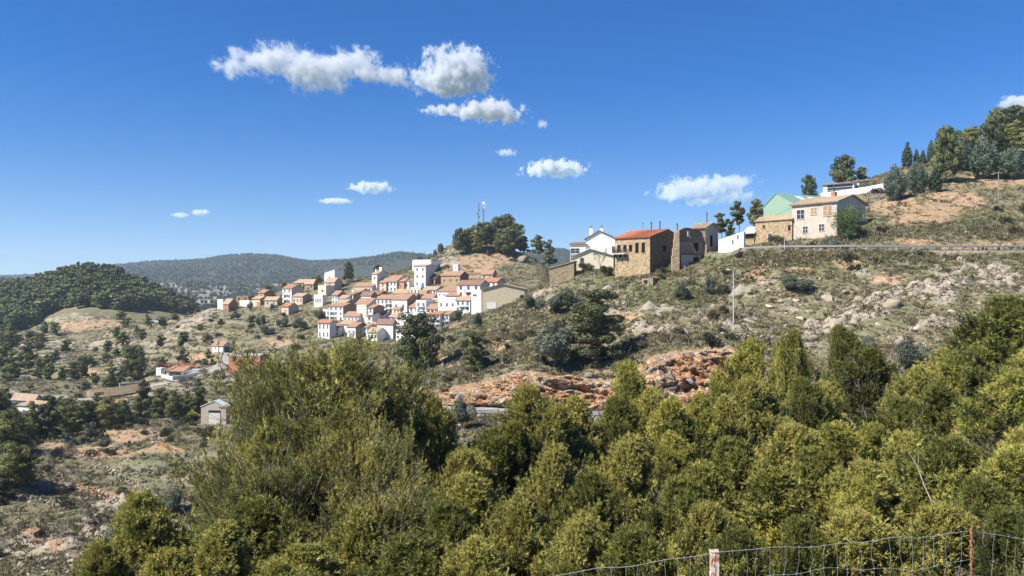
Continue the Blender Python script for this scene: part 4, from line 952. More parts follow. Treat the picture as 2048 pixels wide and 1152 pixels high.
# ------------------------------------------------------------------ the knoll with the masts
kn=[(2,920,510,50,30,'dark pine on the steep shoulder of the mast knoll'),(3,940,497,40,34,'low bushy pine on the mast knoll shoulder'),(2,961,500,52,44,'round pine hiding the foot of the masts'),
 (0,989,497,52,26,'slim pine just beside the masts'),(2,1012,500,66,52,'tallest pine crown on top of the mast knoll'),(3,1003,507,46,40,'front pine below the tallest crown on the knoll'),
 (2,1022,508,50,44,'dense dark pine above the grey rock faces of the knoll'),(0,1040,510,44,34,'pine at the outer edge of the knoll group'),(1,1048,512,34,26,'small pine ending the knoll group'),
 (0,1078,530,56,30,'open thin-stemmed pine alone beside the knoll'),(1,1098,535,58,34,'pointed dark pine next to the open thin-stemmed pine'),(2,976,512,12,9,'tiny dark bush in the middle of the bare knoll slope')]
kn+=[(3,932,503,42,32,'leaning pine between the shoulder pine and the low bushy pine'),(2,975,498,50,40,'pine filling the middle of the knoll grove'),(3,1030,506,56,42,'pine leaning against the tallest crown of the knoll'),(2,995,500,62,40,'second tall crown beside the tallest on the knoll'),(2,1008,512,40,44,'low dark pine in front of the knoll grove'),(3,950,505,40,34,'olive pine under the masts')]
for v,px,py,h,w,lab in kn: tp(TALL,v,'pine_tree' if h>13 else 'small_bush',px,py,h*(1.1 if h>13 else 1),w*(1.25 if h>13 else 1),None,lab,y0=340)
tp(MP,0,'pine_tree',1076,570,46,46,250,'round olive-green pine behind the tan building')
for i,(px,py,h,w) in enumerate([(1010,573,28,34),(1030,574,28,36),(1050,576,28,34),(1063,580,28,30)]):
    tp(OAK,i%3,'holm_oak',px,py,h,w,275,['holm oak at the gable end of the tan building','second holm oak behind the tan building roof','third holm oak behind the tan building roof','last holm oak of the row behind the tan building'][i])
tp(TALL,2,'pine_tree',697,588,44,30,405,'big dark pine between the tower house and the tall white house')
tp(TALL,2,'pine_tree',756,548,24,24,420,'dark pine on the skyline above the tall white house')
tp(TALL,3,'pine_tree',635,566,20,22,428,'pine behind the upper stone cottages')
tp(TALL,2,'pine_tree',625,565,18,16,430,'small pine behind the upper stone cottages')
tp(FRESH,0,'poplar_tree',538,583,26,28,425,'yellow-green leafing tree above the red brick tower')
tp(TALL,2,'pine_tree',568,574,18,18,430,'dark tree behind the balcony house with the red roof')
tp(TALL,2,'pine_tree',882,515,22,18,425,'dark pine in the notch beside the mast knoll')
tp(TALL,3,'pine_tree',870,520,14,12,432,'little pine at the skyline beside the top white house')
tp(TALL,2,'pine_tree',840,518,14,16,440,'pine peeping over the top white house')
for px,py,h,w,lab in [(535,670,22,34,'dark round bush on the terraces under the red brick tower'),(565,655,24,30,'green bush under the small grey hut'),(600,662,30,36,'green tree on the terraces left of the lowest white house'),(500,622,18,16,'bush under the ruined wall at the village end'),
    (520,650,22,26,'grey bush on the upper village terrace'),(470,640,20,24,'bush below the brick hut at the village end'),(640,640,22,28,'bush at the edge of the white village'),(545,620,14,14,'small bush by the village terrace wall'),
    (845,655,28,18,'dark pointed tree among the lowest white houses'),(834,668,22,30,'green bush at the foot of the village')]:
    tp(OAK,RNG.randrange(3),'holm_oak',px,py,h,w,None,lab,y0=250)
# ------------------------------------------------------------------ left valley
big=[(0,268,760,72,62,'black-green umbrella pine over the road bend by the swimming pool',MP,2),(1,222,782,62,34,'slim pine at the curved retaining wall',MP,1),(2,240,782,48,26,'thin pine with bare stems at the curved retaining wall',TALL,0)]
for _,px,py,h,w,lab,src,v in big: tp(src,v,'pine_tree',px,py,h,w,None,lab,y0=230)
G='pines in the belt across the valley floor'
belt=[(15,905,90,110,0),(60,880,80,60,1),(100,878,90,60,3),(140,872,80,70,0),(175,865,66,60,3),(215,858,68,75,0),(245,850,52,50,1),(290,838,82,52,1),(320,836,62,50,3),(350,838,60,50,0),(375,838,58,48,1),(397,838,84,44,1),(30,975,90,85,0),(5,1000,60,60,3),(-10,870,90,80,2),(120,850,60,50,1),(195,835,52,46,3)]
for px,py,h,w,v in belt: tp(MP,v,'pine_tree',px,py,h,w,None,'pine of the dense belt crossing the valley floor below the walled road',G,y0=100)
G='scattered trees on the far terraces'
sc=[(55,735,56,44),(20,760,60,44),(95,742,34,30),(75,700,36,40),(95,760,26,26),(20,700,50,40),(5,740,60,40),(130,702,24,26),(215,700,20,24),(245,690,28,34),(165,755,44,30),(150,757,36,36),(125,760,30,26),(320,695,26,22),(362,692,22,22),(325,652,20,26),(296,650,22,30),(240,640,20,30),(215,612,26,30),(250,655,20,26),(60,680,20,26),(350,640,14,20),(380,622,12,14),(70,650,26,30),(40,690,22,30),(110,720,22,22),(285,680,24,26),(255,712,26,34),(50,800,22,30),(180,730,20,22),(5,690,40,40),(0,640,40,40),(40,660,36,30),(10,800,30,30),(440,650,14,18),(400,660,12,16),(500,645,14,20)]
rs_=random.Random(21)
for _ in range(26): sc.append((rs_.uniform(0,470),rs_.uniform(665,770),rs_.uniform(14,26),rs_.uniform(16,30)))
for i,(px,py,h,w) in enumerate(sc): tp(MP if h>30 else FP,RNG.randrange(4),'pine_tree',px,py,h,w,None,'pine standing apart on the dry terraces across the valley',G,y0=230)
for px,py,h,w,v,lab in [(120,912,24,34,0,'olive tree at the edge of the red field'),(143,905,26,30,1,'second olive tree at the edge of the red field'),(180,868,28,46,0,'wide silver olive bush in front of the pine belt'),(60,905,30,44,1,'silvery olive at the near end of the pine belt'),(350,862,24,34,0,'silver olive near the metal shed'),(410,757,18,30,1,'olive hedge tree under the brick shed'),(440,758,16,34,0,'olive hedge tree at the brick shed corner'),(470,757,16,34,1,'olive hedge tree closest to the domed pine'),(390,770,22,24,0,'grey olive under the road parapet'),(366,772,20,26,1,'dull olive beside the road parapet')]:
    tp(OLV,v,'olive_tree',px,py,h,w,None,lab,y0=100)
for px,py,h,w,v,lab in [(355,890,34,28,0,'bent young almond tree on the grassy field'),(122,1085,56,46,0,'small almond tree with fresh leaves among the rocks'),(170,1035,42,40,2,'young almond tree on the lower terrace'),(265,1030,52,44,2,'slender almond tree below the field wall'),(8,1110,44,30,1,'leafless almond tree at the frame edge'),(330,1020,60,60,2,'grey-leaved almond beside the thicket edge'),(96,920,26,22,1,'bare almond by the red field'),(135,965,30,22,1,'bare almond on the stone terrace'),(205,935,30,24,2,'grey bush on the field wall')]:
    tp(ALM,v,'almond_tree',px,py,h,w,None,lab,y0=55)
tp(OAK,0,'holm_oak',208,898,26,36,None,'dark green bush on the red field wall',y0=90)
tp(MP,0,'pine_tree',45,968,80,80,None,'full dark pine with a deep shadow on the lower terrace',y0=90)
tp(OAK,1,'holm_oak',340,1030,60,60,None,'dull green bush crowding the edge of the pine thicket',y0=70)
tp(OAK,2,'holm_oak',228,1110,64,70,None,'dark green bush at the foot of the thicket',y0=55)
tp(SHR,1,'shrub',425,738,16,16,300,'red-leaved shrub beside the curving village road') 
# ------------------------------------------------------------------ the wooded hill
G='pines of the wooded hill'
rr=random.Random(9); cnt=0; spots=[]; wood=[]
for tries in range(40000):
    px=rr.uniform(-30,385); py=rr.uniform(538,690)
    top=np.interp(px,[0,60,110,180,230,300,375],[578,559,546,535,543,569,614]); bot=np.interp(px,[-30,0,60,100,180,240,300,385],[675,668,656,624,614,624,620,630])
    if py<top+7 or py>bot: continue
    if any((px-a)**2+((py-b)*2.2)**2<80 for a,b in spots): continue
    if 160<px<195 and 600<py<613: continue
    Y=hit(px,py,500,740)
    if Y>735: continue
    spots.append((px,py))
    h=rr.uniform(20,34)*(600/Y); wood.append((py,px,Y,h,h*rr.uniform(0.8,1.15)))
wood.sort(reverse=True)
masses=[]
for k,(py,px,Y,h,w) in enumerate(wood):
    if k<130: tp(FP,rr.randrange(4),'pine_tree',px,py+4,h,w,Y,'pine in the close wood covering the rounded hill',G)
    else: masses.append((px,Y,h/F*Y,w/F*Y))
def merged(name,protos,items,mats,seed):
    """Many small trees as one wood: crowns of a few kinds set side by side."""
    rg=np.random.default_rng(seed); Vs=[];Fs=[];Ts=[];Ms=[];off=0
    for x,y,z,h,w in items:
        pr=protos[rg.integers(len(protos))]; me=pr['crown']; a=rg.uniform(0,6.28); c,s_=math.cos(a),math.sin(a)
        V=pr['V']*np.array([w/(2*pr['R']),w/(2*pr['R']),h/pr['H']]); V=np.c_[V[:,0]*c-V[:,1]*s_,V[:,0]*s_+V[:,1]*c,V[:,2]]+np.array([x,y,z])
        Vs.append(V);Fs.append(pr['F']+off);Ts.append(np.clip(pr['T']+rg.normal()*0.1,0,1));Ms.append(np.full(len(pr['F']),rg.integers(len(mats))));off+=len(V)
    return link(bpy.data.objects.new(name,mesh_np(name,np.concatenate(Vs),np.concatenate(Fs),mats,np.concatenate(Ms),{'tint':np.concatenate(Ts)})))
def raw(pr,keep=None):
    me=[m for n,m in pr['parts'] if n=='crown'][0]
    V=np.empty(len(me.vertices)*3,np.float32); me.vertices.foreach_get('co',V)
    k=me.polygons[0].loop_total; Fc=np.empty(len(me.loops),np.int32); me.loops.foreach_get('vertex_index',Fc); Fc=Fc.reshape(-1,k)
    T=np.empty(len(me.vertices),np.float32); me.attributes['tint'].data.foreach_get('value',T); V=V.reshape(-1,3)
    if keep:
        sel=np.arange(0,len(Fc),keep); Fc=np.arange(len(sel)*k).reshape(-1,k).astype(np.int32); old=np.empty(len(me.loops),np.int32); me.loops.foreach_get('vertex_index',old); ids=old.reshape(-1,k)[sel].ravel(); V=V[ids]; T=T[ids]
    return dict(V=V,F=Fc,T=T,H=pr['H'],R=pr['R'],crown=me)
RF=[raw(p) for p in FP]
its=[]
for px,Y,h,w in masses:
    x=(px-CX)/F*Y; its.append((x,Y,float(ground(x,Y))-0.2,h,w))
tag(merged('wood',RF,its,[M['needlehill']],3),'close pine wood covering the top and back of the rounded hill','wood',None,'stuff')
# ------------------------------------------------------------------ forest on the far ranges
LOWP=[clump_tree(141+i,[(0,0,3.2,1.9,1.9,2.6),(0.5,0.4,5.6,1.3,1.3,1.8),(-0.8,0.3,2.6,1.6,1.5,1.8)],30,2.6,'needledark','quad',orient=0.3,shell=0.8) for i in range(3)]
RL=[raw(p) for p in LOWP]
rg=np.random.default_rng(8); its=[]
def zfar(x,y):
    fu=np.clip((x/y*F+CX-FU[0])/6.0,0,len(FU)-1.001); fi=np.clip(np.interp(np.log(y),np.log(FR),np.arange(len(FR))),0,len(FR)-1.001)
    a=fu.astype(int); b=fi.astype(int); return TF[b,a]*(1-(fu-a))+TF[b,a+1]*(fu-a)
N=60000
px=rg.uniform(-150,1300,N); Y=np.exp(rg.uniform(math.log(1100),math.log(4300),N)); x=(px-CX)/F*Y
z=zfar(x,Y); row=CY-z/Y*F
fu_=np.clip((x/Y*F+CX-FU[0])/6.0,0,len(FU)-1).astype(int); fi_=np.clip(np.interp(np.log(Y),np.log(FR),np.arange(len(FR))),0,len(FR)-1).astype(int)
rk_=rocky[fi_,fu_]
ok=(row<640)&(rg.random(N)>rk_*0.8)&(fbm(x/180,Y/120,4,49)>-0.09)
for X,YY,ZZ in zip(x[ok][:26000],Y[ok][:26000],z[ok][:26000]): its.append((X,YY,ZZ-0.5,rg.uniform(6,11),rg.uniform(6,11)))
tag(merged('forest',RL,its,[M['needlefar']],4),'far-off pine forest covering the long hills behind the village','forest',None,'stuff')
# ------------------------------------------------------------------ loose stones and scrub over the slopes
def ico():
    p=(1+5**0.5)/2
    V=np.array([(-1,p,0),(1,p,0),(-1,-p,0),(1,-p,0),(0,-1,p),(0,1,p),(0,-1,-p),(0,1,-p),(p,0,-1),(p,0,1),(-p,0,-1),(-p,0,1)],float)
    V/=np.linalg.norm(V[0])
    Fc=np.array([(0,11,5),(0,5,1),(0,1,7),(0,7,10),(0,10,11),(1,5,9),(5,11,4),(11,10,2),(10,7,6),(7,1,8),(3,9,4),(3,4,2),(3,2,6),(3,6,8),(3,8,9),(4,9,5),(2,4,11),(6,2,10),(8,6,7),(9,8,1)])
    return V,Fc
def subdivide(V,Fc):
    V=[tuple(v) for v in V]; c={}; out=[]
    def mid(a,b):
        k=(min(a,b),max(a,b))
        if k not in c:
            m=np.array(V[a])+np.array(V[b]); V.append(tuple(m/np.linalg.norm(m))); c[k]=len(V)-1
        return c[k]
    for a,b,d in Fc:
        x,y,z=mid(a,b),mid(b,d),mid(d,a); out+=[(a,x,z),(b,y,x),(d,z,y),(x,y,z)]
    return np.array(V),np.array(out)
IV,IF=ico()
def rocks_mesh(name,P,S,seed,mat,flat=0.65,sub=False,tilt=0.5):
    """Angular blocks: each a sphere cut by a few random planes."""
    rg=np.random.default_rng(seed); n=len(P)
    V0,F0=subdivide(IV,IF) if sub else (IV,IF)
    Vs=np.repeat(V0[None],n,0)+rg.normal(0,0.05,(n,len(V0),3))
    for k in range(14):
        pn=unit(rg.normal(size=(n,3))); dd=rg.uniform(0.25,0.75,n)
        ex=np.einsum('nvk,nk->nv',Vs,pn)-dd[:,None]
        Vs=Vs-np.maximum(ex,0)[:,:,None]*pn[:,None,:]
    Vs*= np.stack([rg.uniform(0.8,1.5,n),rg.uniform(0.7,1.1,n),np.full(n,flat)*rg.uniform(0.6,1.3,n)],1)[:,None,:]
    a=rg.uniform(0,6.283,n); b=rg.normal(0,tilt*0.5,n)
    c,s=np.cos(b)[:,None],np.sin(b)[:,None]; X=Vs[:,:,0]*c-Vs[:,:,2]*s; Zz=Vs[:,:,0]*s+Vs[:,:,2]*c
    c,s=np.cos(a)[:,None],np.sin(a)[:,None]; Yv=Vs[:,:,1]
    Vs=np.stack([X*c-Yv*s,X*s+Yv*c,Zz],-1)*S[:,None,None]+P[:,None,:]
    Fc=(F0[None]+len(V0)*np.arange(n)[:,None,None]).reshape(-1,3)
    tint=np.repeat(rg.random(n),len(V0))
    return mesh_np(name,Vs.reshape(-1,3),Fc,[mat],None,{'tint':tint})
def rockmat(name,stops):
    m,nt=newmat(name); t=NT(nt)
    pos=t.n('ShaderNodeNewGeometry').outputs['Position']
    a=t.n('ShaderNodeAttribute',attribute_name='tint').outputs['Fac']
    n=t.noise(pos,2.2,6,0.7); n2=t.noise(pos,0.7,3,0.6)
    f=t.math('ADD',t.math('MULTIPLY',a,0.5),t.math('MULTIPLY',n,0.5))
    c=t.ramp(f,stops)
    c=t.mix(t.math('MULTIPLY',t.ramp(n2,[(0.52,0.0),(0.66,1.0)]),0.55),c,(0.17,0.16,0.145))
    t.out(t.bsdf(c,0.95,t.bump(n,0.9,0.12),0.08)); return m
M['limestone']=rockmat('pale_limestone',[(0.2,(0.21,0.17,0.125)),(0.5,(0.375,0.315,0.24)),(0.8,(0.50,0.43,0.335))])
M['greyrock']=rockmat('dark_grey_rock',[(0.2,(0.10,0.095,0.09)),(0.55,(0.20,0.19,0.18)),(0.85,(0.32,0.30,0.27))])
M['redrock']=rockmat('ochre_rock',[(0.2,(0.27,0.14,0.075)),(0.5,(0.46,0.28,0.165)),(0.8,(0.56,0.44,0.32))])

rs=np.random.default_rng(77)
def sample(n,px0,px1,y0,y1,dens=None,row_max=1180):
    px=rs.uniform(px0,px1,n); Y=np.exp(rs.uniform(math.log(y0),math.log(y1),n)); x=(px-CX)/F*Y
    z=ground(x,Y)
    k=np.ones(n,bool)
    if dens is not None: k=rs.random(n)<dens(x,Y)
    k&=(interp_z(ROADMASK,x,Y)<0.1)&((CY-z/Y*F)<row_max)
    return np.c_[x,Y,z][k]
g_=lambda G: (lambda x,y: interp_z(G,x,y))
# stones
def strip(n,pts,w):
    k=rs.random(n)*(len(pts)-1); i=k.astype(int); f=(k-i)[:,None]; q=np.array(pts,float); q=q[i]*(1-f)+q[i+1]*f
    Y=q[:,1]*np.exp(rs.normal(0,0.012,n)); x=(q[:,0]+rs.normal(0,w,n)-CX)/F*Y
    return np.c_[x,Y,ground(x,Y)]
P=np.concatenate([strip(1500,[(285,352),(330,372),(370,388),(430,404)],7),
                  sample(2500,780,1560,50,96,lambda x,y: 0.15+0.8*interp_z(ROCK,x,y)),
                  sample(12500,700,2150,92,150,lambda x,y: np.clip(0.10+0.75*interp_z(ROCK,x,y)*(vnoise(x/6,y/4,91)>0.35),0,1)*(interp_z(BANK,x,y)<0.3)),
                  sample(4000,800,2150,140,230,lambda x,y: 0.10+0.4*interp_z(ROCK,x,y)),
                  sample(5000,-60,480,62,115,lambda x,y: 0.12+0.8*interp_z(ROCK,x,y)),
                  sample(5000,-60,640,115,480,lambda x,y: 0.06+0.75*interp_z(ROCK,x,y)+0.35*interp_z(EDGE,x,y)),
                  sample(3000,840,1120,360,450,lambda x,y: 0.2+0.5*interp_z(ROCK,x,y))])
S=np.exp(rs.normal(-1.85,0.6,len(P)))*(0.75+P[:,1]/330); S=np.clip(S,0.06,1.3)
P[:,2]-=S*0.15
tag(link(bpy.data.objects.new('scattered_stones',rocks_mesh('scattered_stones',P,S,5,M['limestone']))),'pale limestone rubble strewn over the scrubby slopes','stones',None,'stuff')
# scree and broken rock of the cutting
Pb=sample(700,800,1540,96,112,lambda x,y: interp_z(BANK,x,y)*0.9)
Sb=np.clip(np.exp(rs.normal(-1.75,0.75,len(Pb))),0.06,1.15)
bp=interp_z(push,Pb[:,0],Pb[:,1]); Pb[:,1]-=bp*0.9
tag(link(bpy.data.objects.new('cutting_rubble',rocks_mesh('cutting_rubble',Pb,Sb,6,M['redrock'],0.7,False,0.8))),'orange and buff rubble of the rock cutting above the road','rubble',None,'stuff')
# boulders one can pick out
BL=[(1790,610,2.6,'greyish slab boulder, largest on the rocky slope'),(1690,590,1.7,None),(1655,600,2.0,None),(1560,605,2.0,None),(1540,615,1.6,None),(1600,640,1.4,None),(1850,600,1.4,None),(1700,640,1.3,None),(1755,650,1.1,None),
    (1240,620,1.5,None),(1275,600,1.6,None),(1215,640,1.4,None),(1470,560,0.8,None),(1440,600,1.2,None),(1590,600,1.5,None),(1640,560,1.1,None),(1740,575,1.1,None),(1900,570,1.1,None),(1830,565,1.0,None),(1950,590,1.2,None),
    (1660,660,1.0,None),(1720,625,1.2,None),(1500,590,1.4,None),(1880,545,0.9,None),(1780,540,0.9,None),(1690,540,0.9,None)]
for k,(px,py,s,lab) in enumerate(BL):
    Y=hit(px,py,90); x=(px-CX)/F*Y
    me=rocks_mesh('boulder',np.array([[0,0,0.0]]),np.array([s*0.62]),200+k,M['limestone'],0.6,True)
    o=link(bpy.data.objects.new('boulder',me)); o.location=(x,Y,float(ground(x,Y))+s*0.05)
    tag(o,lab or 'weathered limestone boulder half sunk in the rocky slope','boulder','boulders on the rocky slope')
for k,(px,py,s,lab) in enumerate([(1378,765,1.1,'dark grey boulder wedged in the orange cutting'),(1340,752,1.0,'dark grey block at the lip of the orange cutting'),(1402,790,0.8,'small dark boulder low on the orange cutting face'),(1345,775,0.9,'dark rock leaning under the grey block in the cutting'),(1180,752,1.0,'grey rock over the cutting below the big layered pine')]):
    Y=hit(px,py,90); x=(px-CX)/F*Y
    me=rocks_mesh('boulder',np.array([[0,0,0.0]]),np.array([s]),240+k,M['greyrock'],0.62,True)
    o=link(bpy.data.objects.new('boulder',me)); o.location=(x,Y-0.9,float(ground(x,Y))-s*0.1)
    tag(o,lab,'boulder')
# rock faces of the mast knoll
for k,(px,py,s,lab) in enumerate([(1022,522,5.2,'grey-faced rock under the pines of the mast knoll'),(1048,524,5.4,'flat grey rock face at the shoulder of the mast knoll'),(905,520,3.6,'craggy rock on the steep side of the mast knoll'),(918,500,3.4,'rock rib under the first pine of the mast knoll'),(882,535,4.0,'pale crag above the dark-roofed barn'),(945,482,3.0,'bare crag just under the masts')]):
    Y=hit(px,py,340); x=(px-CX)/F*Y
    me=rocks_mesh('rock_outcrop',np.array([[0,0,0.0]]),np.array([s]),260+k,M['limestone'],0.75,True,0.3)
    o=link(bpy.data.objects.new('rock_outcrop',me)); o.location=(x,Y,float(ground(x,Y))+s*0.1)
    tag(o,lab,'rock')

# scrub
def tufts_mesh(name,P,S,seed,mats,nl=16,w=0.30):
    rg=np.random.default_rng(seed); n=len(P)
    d=unit(rg.normal(size=(n,nl,3))*np.array([1,1,0.7])+np.array([0,0,0.75]))
    base=P[:,None,:]+rg.normal(size=(n,nl,3))*(S*0.30)[:,None,None]*np.array([1,1,0.35])
    base[:,:,2]=np.maximum(base[:,:,2],P[:,None,2])
    tint=np.clip(rg.normal(0.5,0.2,(n,1))+rg.normal(0,0.12,(n,nl)),0,1).ravel()
    L=np.repeat(S*0.75,nl)*rg.uniform(0.6,1.2,n*nl)
    V,Fc,T=tri_leaves(base.reshape(-1,3),d.reshape(-1,3),L,L*w,rg,tint)
    mi=np.repeat(rg.integers(0,len(mats),n),nl)
    return mesh_np(name,V,Fc,mats,mi,{'tint':T})
bankfree=lambda x,y: interp_z(BANK,x,y)<0.35
Pg=np.concatenate([sample(5000,1900,2650,14,95),
                   sample(9000,650,1560,42,96,lambda x,y: 0.4+0.6*(vnoise(x/4,y/4,98)>0.45)),
                   sample(52000,700,2200,90,150,lambda x,y: (0.35+0.65*(vnoise(x/5,y/4,93)>0.42))*(1-0.55*interp_z(ROCK,x,y))*bankfree(x,y)*(1-0.7*interp_z(SOIL,x,y))),
                   sample(22000,860,2200,130,240,lambda x,y: (0.4+0.6*(vnoise(x/6,y/5,94)>0.45))*(1-0.7*interp_z(SOIL,x,y))),
                   sample(26000,-80,700,60,200,lambda x,y: 0.7*(0.25+0.75*(vnoise(x/6,y/5,95)>0.5))*(1-0.8*interp_z(SOIL,x,y))),
                   sample(26000,-80,800,200,520,lambda x,y: (0.3+0.7*(vnoise(x/9,y/8,96)>0.5))*(1-0.6*interp_z(ROCK,x,y))*(1-0.8*interp_z(SOIL,x,y))),
                   sample(9000,780,1130,290,450,lambda x,y: (0.3+0.7*(vnoise(x/9,y/8,97)>0.5))*(1-0.8*interp_z(SOIL,x,y)))])
Pg=np.concatenate([Pg,strip(1100,[(1490,138.2),(1540,135.8),(1600,133.2),(1720,129.2),(1850,127.2),(2048,126.0),(2300,124.6)],6),strip(800,[(830,100.6),(930,98.0),(1000,96.5),(1080,94.4),(1200,92.4),(1300,91.4),(1400,90.4),(1500,89.2)],6)])
Sg=np.clip(np.exp(rs.normal(-0.95,0.35,len(Pg)))*(0.7+Pg[:,1]/260),0.15,1.6)
print('stones',len(P),'bank',len(Pb),'tufts',len(Pg))
tag(link(bpy.data.objects.new('undergrowth',tufts_mesh('undergrowth',Pg,Sg,9,[M['shrub'],M['grass'],M['grass'],M['shrubdark'],M['grass'],M['drytwig'],M['shrub']]))),'low grass and grey-green scrub growing all over the slopes','scrub',None,'stuff')
Pv=np.concatenate([sample(3000,-80,640,190,520,lambda x,y: (vnoise(x/12,y/10,99)>0.42)*(1-0.8*interp_z(SOIL,x,y))),sample(900,-60,480,70,190,lambda x,y: (vnoise(x/8,y/7,100)>0.45)*1.0),
                   sample(1600,860,2150,104,220,lambda x,y: (vnoise(x/8,y/6,101)>0.5)*bankfree(x,y)*(1-0.6*interp_z(SOIL,x,y)))])
Sv=np.clip(np.exp(rs.normal(-0.15,0.35,len(Pv))),0.4,2.0)*np.where(Pv[:,1]>190,1.0,0.62)
tag(link(bpy.data.objects.new('undergrowth',tufts_mesh('undergrowth',Pv,Sv,19,[M['shrubdark'],M['shrub'],M['shrubdark'],M['shrub']],34,0.22))),'darker bushy scrub dotted thickly over the dry slopes','scrub',None,'stuff')
# shrubs one can pick out
G='scrub bushes on the slopes'
Ps=np.concatenate([sample(620,830,2100,104,150,lambda x,y: 0.55*(interp_z(ROCK,x,y)<0.6)*bankfree(x,y)),sample(60,900,2100,150,200),sample(130,-20,420,70,150),sample(420,-20,640,150,420)])
Ps=Ps[rs.permutation(len(Ps))][:280]
for x,Y,z in Ps:
    k=RNG.randrange(4); s=rs.uniform(0.5,1.35)*(1.0 if Y<150 else 1.5)
    e=plant_proto(SHR[k],'shrub',(float(x),float(Y),float(z)-0.1),1.35*s,2.1*s*rs.uniform(0.9,1.4),rs.uniform(0,6.28))
    tag(e,'grey-green scrub bush growing wild on the stony hillside','bush',G)
# ------------------------------------------------------------------ buildings
_wc={}
def window_mesh(w,h,style):
    k=(round(w,2),round(h,2),style)
    if k in _wc: return _wc[k]
    f=0.07 if w<1.3 else 0.09
    fr=MB()
    if style!='hole':
        fr.box((-w/2-f,-0.07,-h/2-f),(-w/2,0.05,h/2+f)); fr.box((w/2,-0.07,-h/2-f),(w/2+f,0.05,h/2+f))
        fr.box((-w/2,-0.07,h/2),(w/2,0.05,h/2+f)); fr.box((-w/2-f-0.04,-0.13,-h/2-f-0.05),(w/2+f+0.04,0.05,-h/2-f+0.0))
        fr.box((-0.03,-0.035,-h/2),(0.03,0.03,h/2))
        if h>1.0: fr.box((-w/2,-0.033,-0.025),(w/2,0.03,0.025))
    else:
        fr.box((-w/2-0.05,-0.05,h/2),(w/2+0.05,0.05,h/2+0.16)); fr.box((-w/2-0.05,-0.06,-h/2-0.1),(w/2+0.05,0.05,-h/2)); fr.box((-w/2-0.05,-0.04,-h/2),(-w/2,0.05,h/2)); fr.box((w/2,-0.04,-h/2),(w/2+0.05,0.05,h/2))
    fm=fr.mesh('window',[M['frame'] if style not in('wood','hole') else (M['woodframe'] if style=='wood' else M['oldstone'])])
    pn=MB(); pn.box((-w/2,-0.02,-h/2),(w/2,0.03,h/2)) 
    pm=pn.mesh('pane',[M['shutter'] if style=='shut' else M['paleshutter'] if style=='pale' else M['holeshade'] if style=='hole' else M['pane']])  # hole style: a dark panel in place of the shaded inside
    _wc[k]=(fm,pm); return _wc[k]
def add_window(root,x,y,z,w,h,style='plain',rot=0.0):
    fm,pm=window_mesh(w,h,style)
    o=link(bpy.data.objects.new('window',fm),root); o.location=(x,y,z); o.rotation_euler=(0,0,rot)
    p=link(bpy.data.objects.new('pane',pm),o)
    return o
def add_door(root,x,y,z,w,h,mat='woodframe',rot=0.0):
    b=MB(); b.box((-w/2-0.1,-0.06,0),(-w/2,0.05,h+0.1)); b.box((w/2,-0.06,0),(w/2+0.1,0.05,h+0.1)); b.box((-w/2,-0.06,h),(w/2,0.05,h+0.1))
    b.box((-w/2,-0.03,0),(w/2,0.03,h),1)
    for i in range(1,4): b.box((-w/2,-0.045,h*i/4-0.02),(w/2,-0.02,h*i/4+0.02),1)
    o=b.build('door',[M['frame'],M[mat]],root); o.location=(x,y,z); o.rotation_euler=(0,0,rot); return o
def add_balcony(root,x,y,z,w,dep=0.9,rail='darkmetal'):
    b=MB(); b.box((-w/2,-dep,-0.14),(w/2,0.03,0.0),0)
    o=b.build('balcony',[M['palegrey']],root); o.location=(x,y,z)
    r=MB()
    for xx in np.linspace(-w/2+0.05,w/2-0.05,max(4,int(w/0.28))): r.box((xx-0.018,-dep+0.03,0),(xx+0.018,-dep+0.06,0.95))
    r.box((-w/2,-dep+0.02,0.95),(w/2,-dep+0.08,1.0))
    for s in (-1,1):
        r.box((s*w/2-0.03,-dep+0.081,0.95),(s*w/2+0.03,0.0,1.0))
        for yy in np.linspace(-dep+0.25,-0.1,3): r.box((s*w/2-0.018,yy-0.015,0),(s*w/2+0.018,yy+0.015,0.95))
    link(bpy.data.objects.new('railing',r.mesh('railing',[M[rail]])),o); return o
def add_chimney(root,x,y,z0,z1,s=0.6,mat='white',pot=True):
    b=MB(); b.box((x-s/2,y-s/2,z0),(x+s/2,y+s/2,z1)); b.box((x-s/2-0.08,y-s/2-0.08,z1),(x+s/2+0.08,y+s/2+0.08,z1+0.12),1)
    if pot: b.tube([(x,y,z1+0.12),(x,y,z1+0.55)],0.14,7,1)
    return b.build('chimney',[M[mat],M['tile'] if mat!='metal' else M['metal']],root)
def add_flue(root,x,y,z0,z1,r=0.11):
    b=MB(); b.tube([(x,y,z0),(x,y,z1)],r,8); b.tube([(x,y,z1),(x,y,z1+0.10),(x,y,z1+0.3)],[r*1.1,r*2.0,0.02],8)
    return b.build('chimney',[M['darkmetal']],root)

